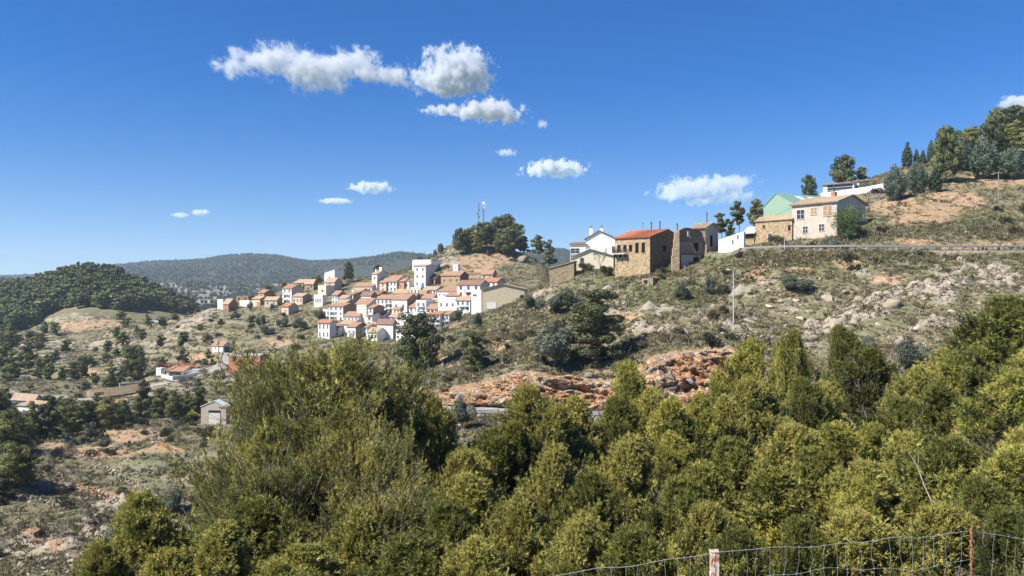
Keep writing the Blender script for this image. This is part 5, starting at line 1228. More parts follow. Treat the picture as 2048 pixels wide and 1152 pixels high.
def roof_slab(b,pts,th=0.16,mi=0):
    """A sloped slab from four corners (eave left, eave right, ridge right, ridge left)."""
    P=[Vector(p) for p in pts]; n=(P[1]-P[0]).cross(P[3]-P[0]).normalized()
    if n.z<0: n=-n
    Q=[p+n*th for p in P]
    b.add(P+Q,[(3,2,1,0),(4,5,6,7),(0,1,5,4),(1,2,6,5),(2,3,7,6),(3,0,4,7)],mi)
def wavy_slope(b,A,B,C,D,pitch=0.24,th=0.06,mi=0):
    """Tile channels down a slope: A-B along the eave, D-C along the ridge; laid over the slab."""
    A,B,C,D=[Vector(p) for p in (A,B,C,D)]; w=(B-A).length; n=(B-A).cross(D-A).normalized()
    if n.z<0: n=-n
    k=max(4,int(w/pitch)*4); vs=[]
    for i in range(k+1):
        t=i/k; h=n*(th*(0.5+0.5*math.sin(2*math.pi*i/4)))
        vs+=[A.lerp(B,t)+h,D.lerp(C,t)+h]
    b.add(vs,[(2*i,2*i+2,2*i+3,2*i+1) for i in range(k)],mi)

def house(name,label,pxL,pxR,eave,base,side=0,apex=None,roof='gable',wall='white',sidem=None,tile='tile',wins=None,Y=None,th=28,depth=8.0,
          swins=None,extras=(),group=None,cat='house',skirt=3.0,over=0.35,apex_t=0.5,wstyle='plain',wsize=(0.95,1.25),y0=275,y1=480,wavy=False):
    th=math.radians(th); s,c=math.sin(th),math.cos(th)
    if Y is None: Y=hit(pxR,base,y0,y1)
    a=(pxL-CX)/F; Cx=(pxR-CX)/F*Y; Cy=Y
    w=(Cx-a*Cy)/(c+a*s)
    if side:
        b=(pxR+side-CX)/F; d=(b*Cy-Cx)/(s-b*c)
    else: d=depth
    d=max(2.0,min(d,45))
    z0=(CY-base)/F*Y; H=(base-eave)/F*Y
    # ridge height from its row
    if roof=='gable':   ry=Cy+d/2*c
    elif roof=='gablefront': ry=Cy+w*(1-apex_t)*s
    else: ry=Cy+d*c*0.5
    rh=((CY-apex)/F*ry-z0-H) if apex is not None else 0.28*(d/2 if roof=='gable' else w/2)
    rh=max(0.25,min(rh,6.0))
    root=empty(name,(Cx-w/2*c,Cy+w/2*s,z0),-th); tag(root,label,cat,group)
    b=MB(); sk=-skirt
    X0,X1=-w/2,w/2
    sm=1 if sidem else 0
    if roof=='gable':
        v=[(X0,0,sk),(X1,0,sk),(X1,d,sk),(X0,d,sk),(X0,0,H),(X1,0,H),(X1,d,H),(X0,d,H),(X0,d/2,H+rh),(X1,d/2,H+rh)]
        b.add(v,[(0,1,5,4)],0); b.add(v,[(1,2,6,9,5)],sm); b.add(v,[(2,3,7,6)],sm); b.add(v,[(3,0,4,8,7)],0)
        b.add(v,[(4,5,9,8),(8,9,6,7)],0)
    elif roof=='gablefront':
        xa=X0+w*apex_t
        v=[(X0,0,sk),(X1,0,sk),(X1,d,sk),(X0,d,sk),(X0,0,H),(X1,0,H),(X1,d,H),(X0,d,H),(xa,0,H+rh),(xa,d,H+rh)]
        b.add(v,[(0,1,5,8,4)],0); b.add(v,[(1,2,6,5)],sm); b.add(v,[(2,3,7,9,6)],sm); b.add(v,[(3,0,4,7)],0); b.add(v,[(4,8,9,7),(8,5,6,9)],0)
    elif roof=='mono':
        v=[(X0,0,sk),(X1,0,sk),(X1,d,sk),(X0,d,sk),(X0,0,H),(X1,0,H),(X1,d,H+rh),(X0,d,H+rh)]
        b.add(v,[(0,1,5,4)],0); b.add(v,[(1,2,6,5)],sm); b.add(v,[(2,3,7,6)],sm); b.add(v,[(3,0,4,7),(4,5,6,7)],0)
    elif roof=='monoright':
        v=[(X0,0,sk),(X1,0,sk),(X1,d,sk),(X0,d,sk),(X0,0,H),(X1,0,H+rh),(X1,d,H+rh),(X0,d,H)]
        b.add(v,[(0,1,5,4)],0); b.add(v,[(1,2,6,5)],sm); b.add(v,[(2,3,7,6)],sm); b.add(v,[(3,0,4,7),(4,5,6,7)],0)
    else:
        v=[(X0,0,sk),(X1,0,sk),(X1,d,sk),(X0,d,sk),(X0,0,H),(X1,0,H),(X1,d,H),(X0,d,H)]
        b.add(v,[(0,1,5,4)],0); b.add(v,[(1,2,6,5)],sm); b.add(v,[(2,3,7,6)],sm); b.add(v,[(3,0,4,7),(4,5,6,7)],0)
    b.build('wall',[M[wall],M[sidem or wall]],root)
    r=MB(); o=over; T=0.15
    def slope(A,B,C,D):
        roof_slab(r,[A,B,C,D],T)
        if wavy:
            n=(Vector(B)-Vector(A)).cross(Vector(D)-Vector(A)).normalized(); n=n if n.z>0 else -n
            wavy_slope(r,*[Vector(p)+n*(T+0.005) for p in (A,B,C,D)])
    if roof=='gable':
        k=rh/(d/2); e=0.02
        slope((X0-o,-o,H-o*k+e),(X1+o,-o,H-o*k+e),(X1+o,d/2,H+rh+e),(X0-o,d/2,H+rh+e))
        slope((X1+o,d+o,H-o*k+e),(X0-o,d+o,H-o*k+e),(X0-o,d/2,H+rh+e),(X1+o,d/2,H+rh+e))
        r.tube([(X0-o,d/2,H+rh+T*0.9),(X1+o,d/2,H+rh+T*0.9)],0.13,6)
        r.build('roof',[M[tile]],root)
    elif roof=='gablefront':
        xa=w*apex_t; kl=rh/max(xa,0.1); kr=rh/max(w-xa,0.1); e=0.02
        # built with its ridge along the object's own x, then turned a quarter
        def q(x,y,z): return (y,-(x-X0),z)
        slope(q(X0-o,-o,H-o*kl+e),q(X0-o,d+o,H-o*kl+e),q(X0+xa,d+o,H+rh+e),q(X0+xa,-o,H+rh+e))
        slope(q(X1+o,d+o,H-o*kr+e),q(X1+o,-o,H-o*kr+e),q(X0+xa,-o,H+rh+e),q(X0+xa,d+o,H+rh+e))
        ro=r.build('roof',[M[tile]],root); ro.rotation_euler=(0,0,math.pi/2); ro.location=(X0,0,0)
    elif roof=='mono':
        k=rh/d; slope((X0-o,-o,H-o*k+0.02),(X1+o,-o,H-o*k+0.02),(X1+o,d+o,H+rh+o*k+0.02),(X0-o,d+o,H+rh+o*k+0.02)); r.build('roof',[M[tile]],root)
    elif roof=='monoright':
        k=rh/w; roof_slab(r,[(X0-o,-o,H-o*k+0.02),(X1+o,-o,H+rh+o*k+0.02),(X1+o,d+o,H+rh+o*k+0.02),(X0-o,d+o,H-o*k+0.02)],T); r.build('roof',[M[tile]],root)
    elif roof=='flat':
        t_=0.3
        r.box((X0-0.12,-0.12,H),(X1+0.12,d+0.12,H+0.1)); 
        r.box((X0,0.003,H+0.1),(X1,t_,H+0.55)); r.box((X0,d-t_,H+0.1),(X1,d,H+0.55)); r.box((X0,t_,H+0.1),(X0+t_,d-t_,H+0.55)); r.box((X1-t_,t_,H+0.1),(X1,d-t_,H+0.55))
        r.build('roof',[M[tile]],root)
    if wins:
        rows,cols=wins
        for i in range(rows):
            for j in range(cols):
                x=X0+w*(j+0.5)/cols; z=H*(i+0.55)/rows
                ww,hh=min(wsize[0],w/cols*0.55),min(wsize[1],H/rows*0.55)
                add_window(root,x,0,z,ww,hh,wstyle)
    if swins:
        for (t_,z,ww,hh) in swins: add_window(root,X1,d*t_,H*z,ww,hh,wstyle,math.pi/2)
    for e in extras:
        k=e[0]
        if k=='balc': add_balcony(root,X0+w*e[1],0,H*e[2],e[3])
        elif k=='door': add_door(root,X0+w*e[1],0,0,e[2],e[3],e[4] if len(e)>4 else 'woodframe')
        elif k=='sdoor': add_door(root,X1,d*e[1],0,e[2],e[3],e[4] if len(e)>4 else 'darkmetal',math.pi/2)
        elif k=='chim': add_chimney(root,X0+w*e[1],d*e[2],H*0.9,H+e[3],e[4] if len(e)>4 else 0.6,e[5] if len(e)>5 else 'white')
        elif k=='flue': add_flue(root,X0+w*e[1],d*e[2],H*0.9,H+e[3])
        elif k=='win': add_window(root,X0+w*e[1],0,H*e[2],e[3],e[4],e[5] if len(e)>5 else wstyle)
        elif k=='awning':
            q_=MB(); q_.add([(-e[3]/2,0.02,0),(e[3]/2,0.02,0),(e[3]/2,-1.3,-0.5),(-e[3]/2,-1.3,-0.5),(-e[3]/2,0.02,0.05),(e[3]/2,0.02,0.05),(e[3]/2,-1.3,-0.45),(-e[3]/2,-1.3,-0.45)],[(0,1,2,3),(7,6,5,4),(2,1,5,6),(0,3,7,4),(3,2,6,7),(1,0,4,5)])
            aw=q_.build('awning',M[e[4]],root); aw.location=(X0+w*e[1],0,H*e[2])
    return dict(root=root,w=w,d=d,H=H,rh=rh,X0=X0,X1=X1,Y=Y)

GV='houses of the hillside village'
h=lambda label,*a,**k: house(k.pop('name','house'),label,*a,group=GV,**k)
h('flat white house standing above all the other village houses',825,862,521,546,0,None,'flat','white',None,'palegrey',(1,4),depth=9)
h('tall white house with six square windows near the village top',829,851,532,575,18,529,'gable','white','palegrey','tiletan',(3,2),extras=(('door',0.75,1.6,2.2,'bluepaint'),))
h('dark-roofed barn beside the tall white house',852,870,557,570,13,549,'gable','oldstone','dark_shaded_stone','tiledark',(1,2),name='barn',cat='barn',wstyle='hole')
h('white chimney tower behind the stone barn',906,916,531,551,5,None,'flat','white',None,'palegrey',None,extras=(('win',0.5,0.75,0.5,0.6),),name='tower',cat='tower',depth=3)
h('stone barn with a long tiled roof under the mast knoll',882,920,551,572,17,543,'gable','stone','dark_shaded_stone','tile',(1,3),wstyle='hole',wsize=(0.6,0.8),name='barn',cat='barn')
h('small tan house with orange roof just above the holm oaks',963,985,548,560,8,540,'gable','tan','grey','tile',(1,2))
h('white cottage with red roof tucked above the tan building',967,994,564,575,0,556,'gable','white','palegrey','tilered',(1,2),depth=7)
h('wide white house with a central balcony behind the tan building',914,960,570,595,0,561,'gable','white2','palegrey','tiledark',(2,3),extras=(('balc',0.5,0.45,3.4),),wstyle='wood')
h('white house with one huge sloping orange roof',874,914,583,596,0,570,'mono','white',None,'tile',(1,4),depth=11,wsize=(0.6,0.6))
h('tall slim white house with a rooftop box above the dark pine',744,754,548,584,23,541,'gable','white','palegrey','tiletan',(2,1),extras=(('chim',0.7,0.5,3.4,1.5),('chim',0.1,0.3,2.4,0.5)))
h('long white house with orange roof below the tall slim house',706,743,573,586,0,566,'gable','white2',None,'tile',(1,5),depth=8)
h('narrow peach house with upright windows',759,772,565,585,0,556,'gable','peach',None,'tile',(2,1),depth=9)
h('white house with orange roof between the peach and the red houses',772,793,563,584,0,551,'gable','white',None,'tile',(2,3),depth=10)
h('red-fronted house beside the lilac-grey gable',793,808,563,583,0,557,'gable','orange',None,'tile',(1,1),depth=7)
h('white house with a lilac-grey gable beside the red-fronted one',808,818,562,581,20,558,'gable','white','palegrey','tile',(1,1))
h('flat cream house with three tall windows',820,841,577,592,0,None,'flat','cream',None,'cream',(1,3),wsize=(0.8,1.9),depth=7)
h('white tower house with a slanted top beside the big dark pine',649,669,546,580,0,540,'monoright','white',None,'palegrey',None,depth=5,extras=(('win',0.5,0.72,1.1,1.1,'wood'),),name='tower_house',over=0.1)
h('dun house with dark windows beneath the white tower',650,669,564,588,13,556,'gable','buff','grey','tiletan',(2,1),extras=(('win',0.75,0.3,1.2,1.6,'wood'),))
h('cream block with a single small window under the dun house',636,652,573,594,0,None,'flat','cream',None,'cream',None,extras=(('win',0.55,0.6,0.9,0.9,'wood'),),depth=6)
h('flat white house with four narrow windows in a row',628,645,592,612,9,None,'flat','white','palegrey','white',None,extras=tuple(('win',0.2+0.2*i,0.55,0.55,1.6) for i in range(4)))
h('white house with brown gable next to the four-window house',664,675,590,609,18,582,'gable','white','brown','tile',(2,2))
h('house with a brown block gable below the big dark pine',692,706,589,608,24,585,'gable','white2','brown','tile',(2,2),extras=(('chim',0.2,0.5,2.2),))
h('small white house wedged under the brown block gable',677,692,597,611,0,591,'gable','white',None,'tiletan',(1,2),depth=6)
h('dark-roofed house above the long orange roofs',736,757,590,602,0,582,'gable','white2','brown','tiledark',(1,3),depth=8)
h('house with orange-tan roof below the red-fronted house',785,813,587,597,0,579,'gable','white',None,'tiletan',(1,3),depth=9)
h('house with grey gable and a bright red gutter roof',711,738,608,624,24,597,'gable','white','grey','tile',(1,3))
h('white house with stacked balconies on the long terrace',753,769,598,622,0,590,'gable','white',None,'tile',(2,2),extras=(('balc',0.5,0.5,3.0),),depth=8)
h('balcony house in the middle of the long terrace',769,785,598,628,0,590,'gable','white2',None,'tile',(3,2),extras=(('balc',0.5,0.36,3.0),('balc',0.5,0.68,3.0)),depth=8)
h('broad white house with a huge brown gable ending the long terrace',785,814,599,628,23,589,'gable','white',"brown",'tile',(1,2),extras=(('win',0.3,0.4,0.9,1.8,'wood'),('win',0.72,0.4,0.9,1.8,'wood')))
h('white house with pinkish gable under the cream house',843,864,597,607,17,588,'gable','white','palegrey','tile',(1,2))
h('small peach block beside the pinkish gable',865,877,599,613,0,None,'flat','peach',None,'peach',None,extras=(('win',0.6,0.5,0.9,1.0),),depth=6)
h('flat white block with a rooftop terrace over the dark trees',877,911,598,624,0,None,'flat','white',None,'white',(1,3),depth=9)
h('little red-roofed white house behind the rooftop terrace',891,917,592,603,0,587,'gable','white','palegrey','tilered',(1,2),depth=6)
h('plain white block against the wall of the tan building',943,962,583,617,0,None,'flat','white',None,'white',None,extras=(('win',0.35,0.78,1.4,0.6),),depth=8,Y=262)
h('white house with orange roof and a long balcony by the dark tree',911,940,601,624,0,593,'gable','white','palegrey','tiletan',(2,3),extras=(('balc',0.55,0.5,4.0),),depth=8)
h('peach house with a dark window band and an orange roof',853,893,618,628,0,609,'gable','peach',None,'tile',(1,5),wsize=(1.3,0.9),depth=8,wstyle='wood')
h('white house with tan roof above the cream apartment house',760,790,634,645,0,626,'gable','white','brown','tiletan',(1,4),depth=7)
h('cream apartment house with rows of shuttered windows at the village foot',754,786,647,679,7,639,'gable','white2','brown','tiledark',(3,3),wstyle='pale',wsize=(1.5,0.9))
h('low white house with small tan roof beside the apartment house',790,804,635,652,0,626,'gable','white','brown','tiletan',(2,1),depth=7)
h('broad flat-topped white house behind the dark pine',804,845,629,654,0,None,'flat','white',None,'white',(2,4),depth=9,wsize=(0.7,1.2))
h('white house with patched orange roofs above the flat-topped house',818,846,615,626,0,605,'gable','white2','palegrey','tile',(1,3),depth=8)
h('flat white house with a blue awning',832,852,603,628,0,None,'flat','white',None,'white',(2,2),depth=7,extras=(('awning',0.6,0.25,3.2,'bluepaint'),('balc',0.5,0.6,3.4)))
h('narrow white house with orange roof beside the dark pine tip',848,862,633,657,0,626,'gable','white',None,'tile',(2,1),depth=7)
h('white house with three balconies above the dark pine',862,880,629,657,0,623,'gable','white','palegrey','tilered',(3,2),extras=(('balc',0.5,0.33,3.4),('balc',0.5,0.66,3.4)),depth=8)
h('white house with orange roof at the edge of the lowest slope',881,898,629,655,0,622,'gable','white2','palegrey','tile',(2,2),depth=7,extras=(('balc',0.5,0.5,2.8),))
h('lowest white house at the village corner with arched lower windows',636,659,646,678,14,640,'gable','white','palegrey','tilered',(2,3),wsize=(0.7,1.7))
h('white house with orange-tan roof behind the lowest corner house',678,702,649,670,0,641,'gable','white','palegrey','tiletan',(2,2),depth=8)
h('white house with brown gable and garage at the village foot',695,711,654,678,25,645,'gable','white','brown','tile',(1,2),extras=(('door',0.5,2.4,2.3,'metal'),))
h('low white house with a tan roof beside the shuttered apartment house',734,754,665,682,0,656,'gable','white',None,'tiletan',(1,3),depth=6)
h('three-storey white house with a big brown gable above the corner house',658,686,613,642,27,607,'gable','white','brown','tile',(3,3),extras=(('balc',0.2,0.62,2.4),('balc',0.2,0.3,2.4)))
h('white house with a low orange roof below the big brown gable',687,716,633,648,0,624,'gable','white',None,'tile',(1,4),depth=7)
h('cream four-storey block with a flat cornice',714,733,612,648,4,None,'flat','cream','grey','cream',(4,2),wstyle='pale',wsize=(1.6,0.9))
h('slim white balcony house with a plain brown gable',736,746,616,651,23,610,'gable','white','brown','tile',(3,1),extras=(('balc',0.5,0.3,2.0),('balc',0.5,0.63,2.0)))
h('red brick tower block with a low tiled roof',516,528,586,600,21,580,'gable','orange','brick','tile',(1,1),depth=8)
h('orange house with a garage door under the red brick tower',504,520,598,612,9,593,'mono','peach','brick','tiletan',None,extras=(('door',0.8,2.2,2.1,'brick'),))
h('tan house with a long tiled roof beside the red brick tower',529,554,600,613,10,594,'gable','tan','brown','tiletan',(1,2),extras=(('sdoor',0.5,1.6,2.0),))
h('three-storey white house with stacked balconies and a red roof',565,583,577,609,25,569,'gable','white','grey','tilered',(3,2),extras=(('balc',0.35,0.3,2.6),('balc',0.35,0.63,2.6)))
h('upper stone cottage with a broad tan roof',587,606,566,578,0,559,'gable','oldstone',None,'tiletan',(1,2),wstyle='hole',depth=9)
h('upper stone cottage with an open doorway',609,627,567,582,8,559,'gable','oldstone','dark_shaded_stone','tiletan',None,wstyle='hole',extras=(('door',0.4,1.3,2.0,'darkmetal'),('win',0.75,0.6,0.8,0.9,'hole')))
h('low peach house with a brown gable under the upper cottages',585,605,593,610,19,587,'gable','peach','brown','tiletan',(1,3))
h('little peach hut standing alone on the terrace edge',563,577,613,633,20,606,'gable','peach','grey','tilered',None,extras=(('win',0.55,0.6,0.8,0.8),),name='hut',cat='hut')
h('brick hut with a tan roof at the far end of the village',446,457,608,622,18,598,'gable','brick','brown','tiletan',None,name='hut',cat='hut',extras=(('door',0.5,1.2,1.9),))
h('white annex joined to the brick hut at the village end',435,446,601,620,0,None,'flat','white2',None,'white2',None,name='hut',cat='hut',depth=5)
h('roofless dark stone ruin behind the brick hut',472,497,592,604,0,None,'none','dark_shaded_stone',None,None,(1,2),name='ruined_house',cat='ruin',wstyle='hole',depth=6)
h('whitewashed roofless shell beside the brick hut',479,499,601,614,0,None,'none','white2',None,None,None,name='ruined_house',cat='ruin',depth=5)
for a in [('white house with tan roof at the foot of the village beside a wall',792,808,662,679,0,655,'gable','white','palegrey','tiletan',(2,2)),
          ('flat white house stepped under the balcony houses',770,786,628,640,0,None,'flat','white',None,'white',(1,3)),
          ('white two-window house over the shuttered apartment house',786,800,618,632,8,611,'gable','white','palegrey','tile',(1,2)),
          ('white house with muted roof right under the upper terrace',800,818,606,618,0,599,'gable','white2',None,'tiletan',(1,3)),
          ('thin white house beside the cream four-storey block',733,744,632,652,0,625,'gable','white',None,'tile',(2,1)),
          ('flat white house at the outer corner of the lower village',646,660,622,640,0,None,'flat','white',None,'white',(2,2)),
          ('white house with a faded roof above the peach house',868,884,604,616,0,597,'gable','white','grey','tiletan',(1,2)),
          ('white terrace house beneath the peach house',868,882,628,640,0,None,'flat','white2',None,'white',(1,2)),
          ('small white house under the broad flat-topped house',822,840,656,670,0,649,'gable','white','palegrey','tile',(1,2)),
          ('white house squeezed under the low orange roof house',717,734,655,673,0,648,'gable','white','palegrey','tile',(2,2)),
          ('flat white garage house behind the shuttered apartment house',793,812,655,672,0,None,'flat','white2',None,'white',(1,2)),
          ('white house with tan roof hiding behind the dark pine',813,834,653,668,0,645,'gable','white','brown','tiletan',(1,3)),
          ('white house with orange roof just over the dark pine crown',858,877,656,668,0,649,'gable','white',None,'tile',(1,2)),
          ('narrow white house with red roof beside the flat-topped house',822,836,634,652,0,627,'gable','white','palegrey','tilered',(2,1)),
          ('white house under the four-window house with a tan roof',672,690,607,620,0,600,'gable','white2','brown','tiletan',(1,2)),
          ('white house with a dark tiled roof above the grey gable',722,742,591,607,12,584,'gable','white','brown','tiledark',(1,2)),
          ('white house tucked behind the slim balcony house',747,768,630,646,0,622,'gable','white','palegrey','tile',(1,3)),
          ('small orange-roofed house at the end of the long terrace',838,850,588,598,10,581,'gable','white2','grey','tile',(1,1)),
          ('long low white house behind the pinkish gable',845,872,580,590,0,573,'gable','white','palegrey','tiletan',(1,4)),
          ('white house with weathered roof between the terrace and cream block',735,750,652,664,0,645,'gable','white2','brown','tiletan',(1,2)),
          ('little white house with a tiled roof beside the corner house',661,678,655,672,0,648,'gable','white','palegrey','tile',(2,2)),
          ('white house with red-brown roof over the orange-roofed terrace',815,832,594,604,9,587,'gable','white2','brown','tiledark',(1,2)),
          ('tan-roofed house under the long white house',700,722,583,593,0,577,'gable','white2',None,'tiletan',(1,3))]:
    h(*a,depth=7)
# the big tan building with its gable to the valley
house('warehouse','big tan gabled building with a white sliding window at the village edge',966,1049,578,629,6,568,'gablefront','tan','grey','tiletan',None,Y=255,th=5,apex_t=0.47,cat='building',over=0.5,skirt=1.5,
      extras=(('win',0.20,0.36,3.0,2.1,'pale'),('win',0.71,0.38,1.0,1.1,'hole'),('win',0.93,0.55,0.5,0.6,'hole')))
b=MB(); b.box((-6.6,-0.10,-5),(6.6,0.2,2.0)); o=b.build('foundation_wall',M['concrete']); o.location=((1007-CX)/F*254.6,254.6,(CY-630)/F*254.6-0.3); tag(o,'pale concrete foundation wall under the tan gabled building','wall')

# ------------------------------------------------------------------ the great stone house and its ruined neighbour
SH=house('stone_house','tall rubble-stone house with a new red roof and a cluttered balcony',1230,1300,474,553,66,460,'gable','stone','dark_shaded_stone','tilebright',None,Y=150,th=40,cat='house',skirt=2.5,wavy=True,over=0.3,
      wstyle='hole',swins=[(0.42,0.74,1.15,1.25)],
      extras=[('win',t_,0.735,0.72,hh) for t_,hh in ((0.115,1.3),(0.29,1.3),(0.455,1.25),(0.635,1.9),(0.815,1.9))]+[('flue',0.55,0.5,3.2),('flue',0.80,0.5,3.2),('flue',0.97,0.85,3.0)])
r=SH['root']; w_,d_,H_=SH['w'],SH['d'],SH['H']
add_balcony(r,SH['X0']+w_*0.18,0,H_*0.60,w_*0.36,1.1)
bb=MB()
for i in range(3): bb.box((SH['X0']+w_*(0.04+0.14*i)-0.06,-1.0,H_*0.60-0.75),(SH['X0']+w_*(0.04+0.14*i)+0.06,-0.02,H_*0.60-0.16))
bb.build('bracket',M['darkmetal'],r)
def on_house(lx,ly,lz): return r.matrix_basis @ Vector((lx,ly,lz)) if False else (Matrix.Translation(r.location)@Matrix.Rotation(r.rotation_euler[2],4,'Z'))@Vector((lx,ly,lz))
for k,(fx,fy,sz,lab) in enumerate([(0.05,-0.8,0.8,'bushy potted plant at the outer end of the stone house balcony'),(0.13,-0.75,0.55,'small potted plant in the middle of the stone house balcony'),(0.24,-0.8,0.7,'potted plant at the inner end of the stone house balcony')]):
    p=on_house(SH['X0']+w_*fx,fy,H_*0.60)
    e=empty('potted_plant',p); tag(e,lab,'plant')
    pb=MB(); pb.tube([(0,0,0.0),(0,0,0.3)],[0.13,0.19],9); pb.build('pot',M['tile'],e)
    q=SHR[k%4]; cm=[m_ for n_,m_ in q['parts'] if n_=='crown'][0]; fo=link(bpy.data.objects.new('foliage',cm),e); fo.location=(0,0,0.2); fo.scale=(0.32*sz,)*2+(0.6*sz,)
# television aerial on the roof
b=MB(); b.tube([(0,0,-0.5),(0,0,1.7)],0.03,5); b.tube([(-0.5,0,1.6),(0.5,0,1.6)],0.02,5); 
for i in range(5): b.tube([(-0.4+0.2*i,-0.3,1.6),(-0.4+0.2*i,0.3,1.6)],0.014,4)
o=b.build('aerial',M['darkmetal'],r); o.location=(SH['X0']+w_*0.30,d_*0.5,H_+SH['rh'])

def jagged(name,prof,th,mats,parent,loc,rz,seed=0):
    """Upright slab whose top edge is broken; prof: (x, z top), base at z=-2."""
    b=MB(); n=len(prof)
    vs=[(x,0,-2.5) for x,_ in prof]+[(x,0,z) for x,z in prof]+[(x,th,-2.5) for x,_ in prof]+[(x,th,z) for x,z in prof]
    fs=[]
    for i in range(n-1):
        fs+=[(i,i+1,n+i+1,n+i),(2*n+i+1,2*n+i,3*n+i,3*n+i+1),(n+i,n+i+1,3*n+i+1,3*n+i)]
    fs+=[(0,n,3*n,2*n),(n-1,2*n+n-1,3*n+n-1,n+n-1)]
    b.add(vs,fs); o=b.build(name,mats,parent); o.location=loc; o.rotation_euler=(0,0,rz); return o
ru=empty('ruined_house',at(1356,533,146.5),math.radians(28),(1.16,1.16,0.93)); tag(ru,'roofless stone ruin with bare inner plaster walls beside the red-roofed stone house','ruin')
rq=random.Random(4)
W_=5.6; top=[(0,7.0),(0.5,7.35),(1.1,7.5),(1.9,7.75),(2.8,7.7),(3.6,7.6),(4.4,7.3),(4.9,6.9),(5.1,6.2),(5.35,5.6),(5.6,5.2)]
prof=[]
for i in range(len(top)-1):
    for q in range(3):
        t_=q/3; prof.append((top[i][0]*(1-t_)+top[i+1][0]*t_, top[i][1]*(1-t_)+top[i+1][1]*t_+rq.uniform(-0.14,0.14)))
prof.append(top[-1])
jagged('back_wall',prof,0.6,[M['dark_shaded_stone']],ru,(0,0,0),0)
b=MB(); b.box((0.1,-0.06,2.6),(4.9,-0.004,4.9)); b.build('upper_plaster',M['brown'],ru)
b=MB(); b.box((0.6,-0.06,-0.5),(4.7,-0.004,2.35)); b.build('lower_plaster',M['buff'],ru)
b=MB(); b.box((0.0,-0.35,2.36),(4.95,0.0,2.58)); b.build('floor_beam',M['woodframe'],ru)
for x,z,w0,h0 in ((3.6,3.9,0.9,1.6),(3.7,0.9,1.2,1.9)):
    b=MB(); b.box((x-w0/2,-0.08,z-h0/2),(x+w0/2,-0.062,z+h0/2)); b.box((x-w0/2-0.1,-0.12,z+h0/2),(x+w0/2+0.1,-0.03,z+h0/2+0.12),1); b.build('shade_panel',[M['holeshade'],M['woodframe']],ru)  # flat dark panel painted as the shade within each gap of the wall
b=MB(); b.add([(2.5,-0.2,4.6),(2.7,-0.2,4.7),(4.3,-0.2,1.6),(4.1,-0.2,1.5),(2.5,-0.1,4.6),(2.7,-0.1,4.7),(4.3,-0.1,1.6),(4.1,-0.1,1.5)],[(0,3,2,1),(4,5,6,7),(0,1,5,4),(2,3,7,6),(1,2,6,5),(3,0,4,7)]); b.build('stair_trace',M['brown'],ru)
b=MB(); b.box((1.9,-0.07,6.0),(2.2,-0.001,7.0)); b.box((2.25,-0.07,5.6),(2.5,-0.001,6.3),1); b.build('plaster_patch',[M['white2'],M['peach']],ru)
# torn party wall at its near edge, lit by the sun
pw=[(0.0,2.1),(0.12,2.2),(0.14,3.6),(0.3,3.7),(0.32,5.2),(0.42,5.3),(0.44,6.5),(0.62,6.9),(0.82,6.6),(1.0,7.1),(1.15,6.8)]
jagged('party_wall',pw,0.9,[M['stone']],ru,(-1.35,-0.2,0),math.radians(-30))
jagged('party_wall',[(0,1.2),(0.5,2.2),(0.8,3.6),(0.95,5.2),(1.1,5.4)],0.5,[M['stone']],ru,(5.3,-0.9,-0.6),math.radians(60))
house('cottage','half-ruined cottage with a weathered tan roof behind the roofless ruin',1383,1411,456,512,25,447,'gable','dark_shaded_stone','grey','tiletan',None,Y=163,th=42,cat='house',wavy=True,skirt=2,swins=[(0.45,0.55,1.0,2.2)],wstyle='hole',extras=(('flue',0.65,0.5,3.2),))
# rubble of a fallen outhouse under the stone house
house('outhouse','broken stone outhouse under the corner of the stone house',1284,1306,556,573,14,None,'none','oldstone','dark_shaded_stone',None,None,th=40,y0=100,y1=165,depth=3,cat='ruin',wstyle='hole',extras=(('win',0.35,0.55,0.7,0.6,'hole'),),skirt=4)
# white gabled house
WH=house('house','white gabled house with two chimneys standing on the slope crest',1172,1232,477,520,3,462,'gablefront','white','white','tiledark',None,Y=182,th=10,apex_t=0.45,depth=9,skirt=2,extras=(('win',0.93,0.05,0.9,1.3,'plain'),('win',0.93,0.5,0.9,1.3,'plain')))
for t_ in (0.14,0.50): add_chimney(WH['root'],WH['X0']+WH['w']*t_,WH['d']*0.35,WH['H'],WH['H']+WH['rh']+1.0,0.75,'white')
house('house','flat white annex with dark windows at the side of the white gabled house',1141,1172,489,522,0,484,'mono','white','white','tiledark',None,Y=183,th=10,depth=6,skirt=2,extras=(('win',0.3,0.62,2.0,1.1),('win',0.15,0.2,0.8,1.2)))
house('house','lower cream house with a tan roof in front of the white gabled house',1149,1227,512,536,3,499,'gablefront','cream','buff','tiletan',None,Y=170,th=8,apex_t=0.40,depth=8,skirt=2.5,extras=(('win',0.19,0.68,0.6,0.75,'wood'),))
house('barn','stone barn with a sloping tile coping below the cream house',1099,1148,537,566,0,524,'monoright','oldstone',None,'tiletan',None,Y=166,th=12,depth=4,cat='barn',skirt=2,over=0.2)

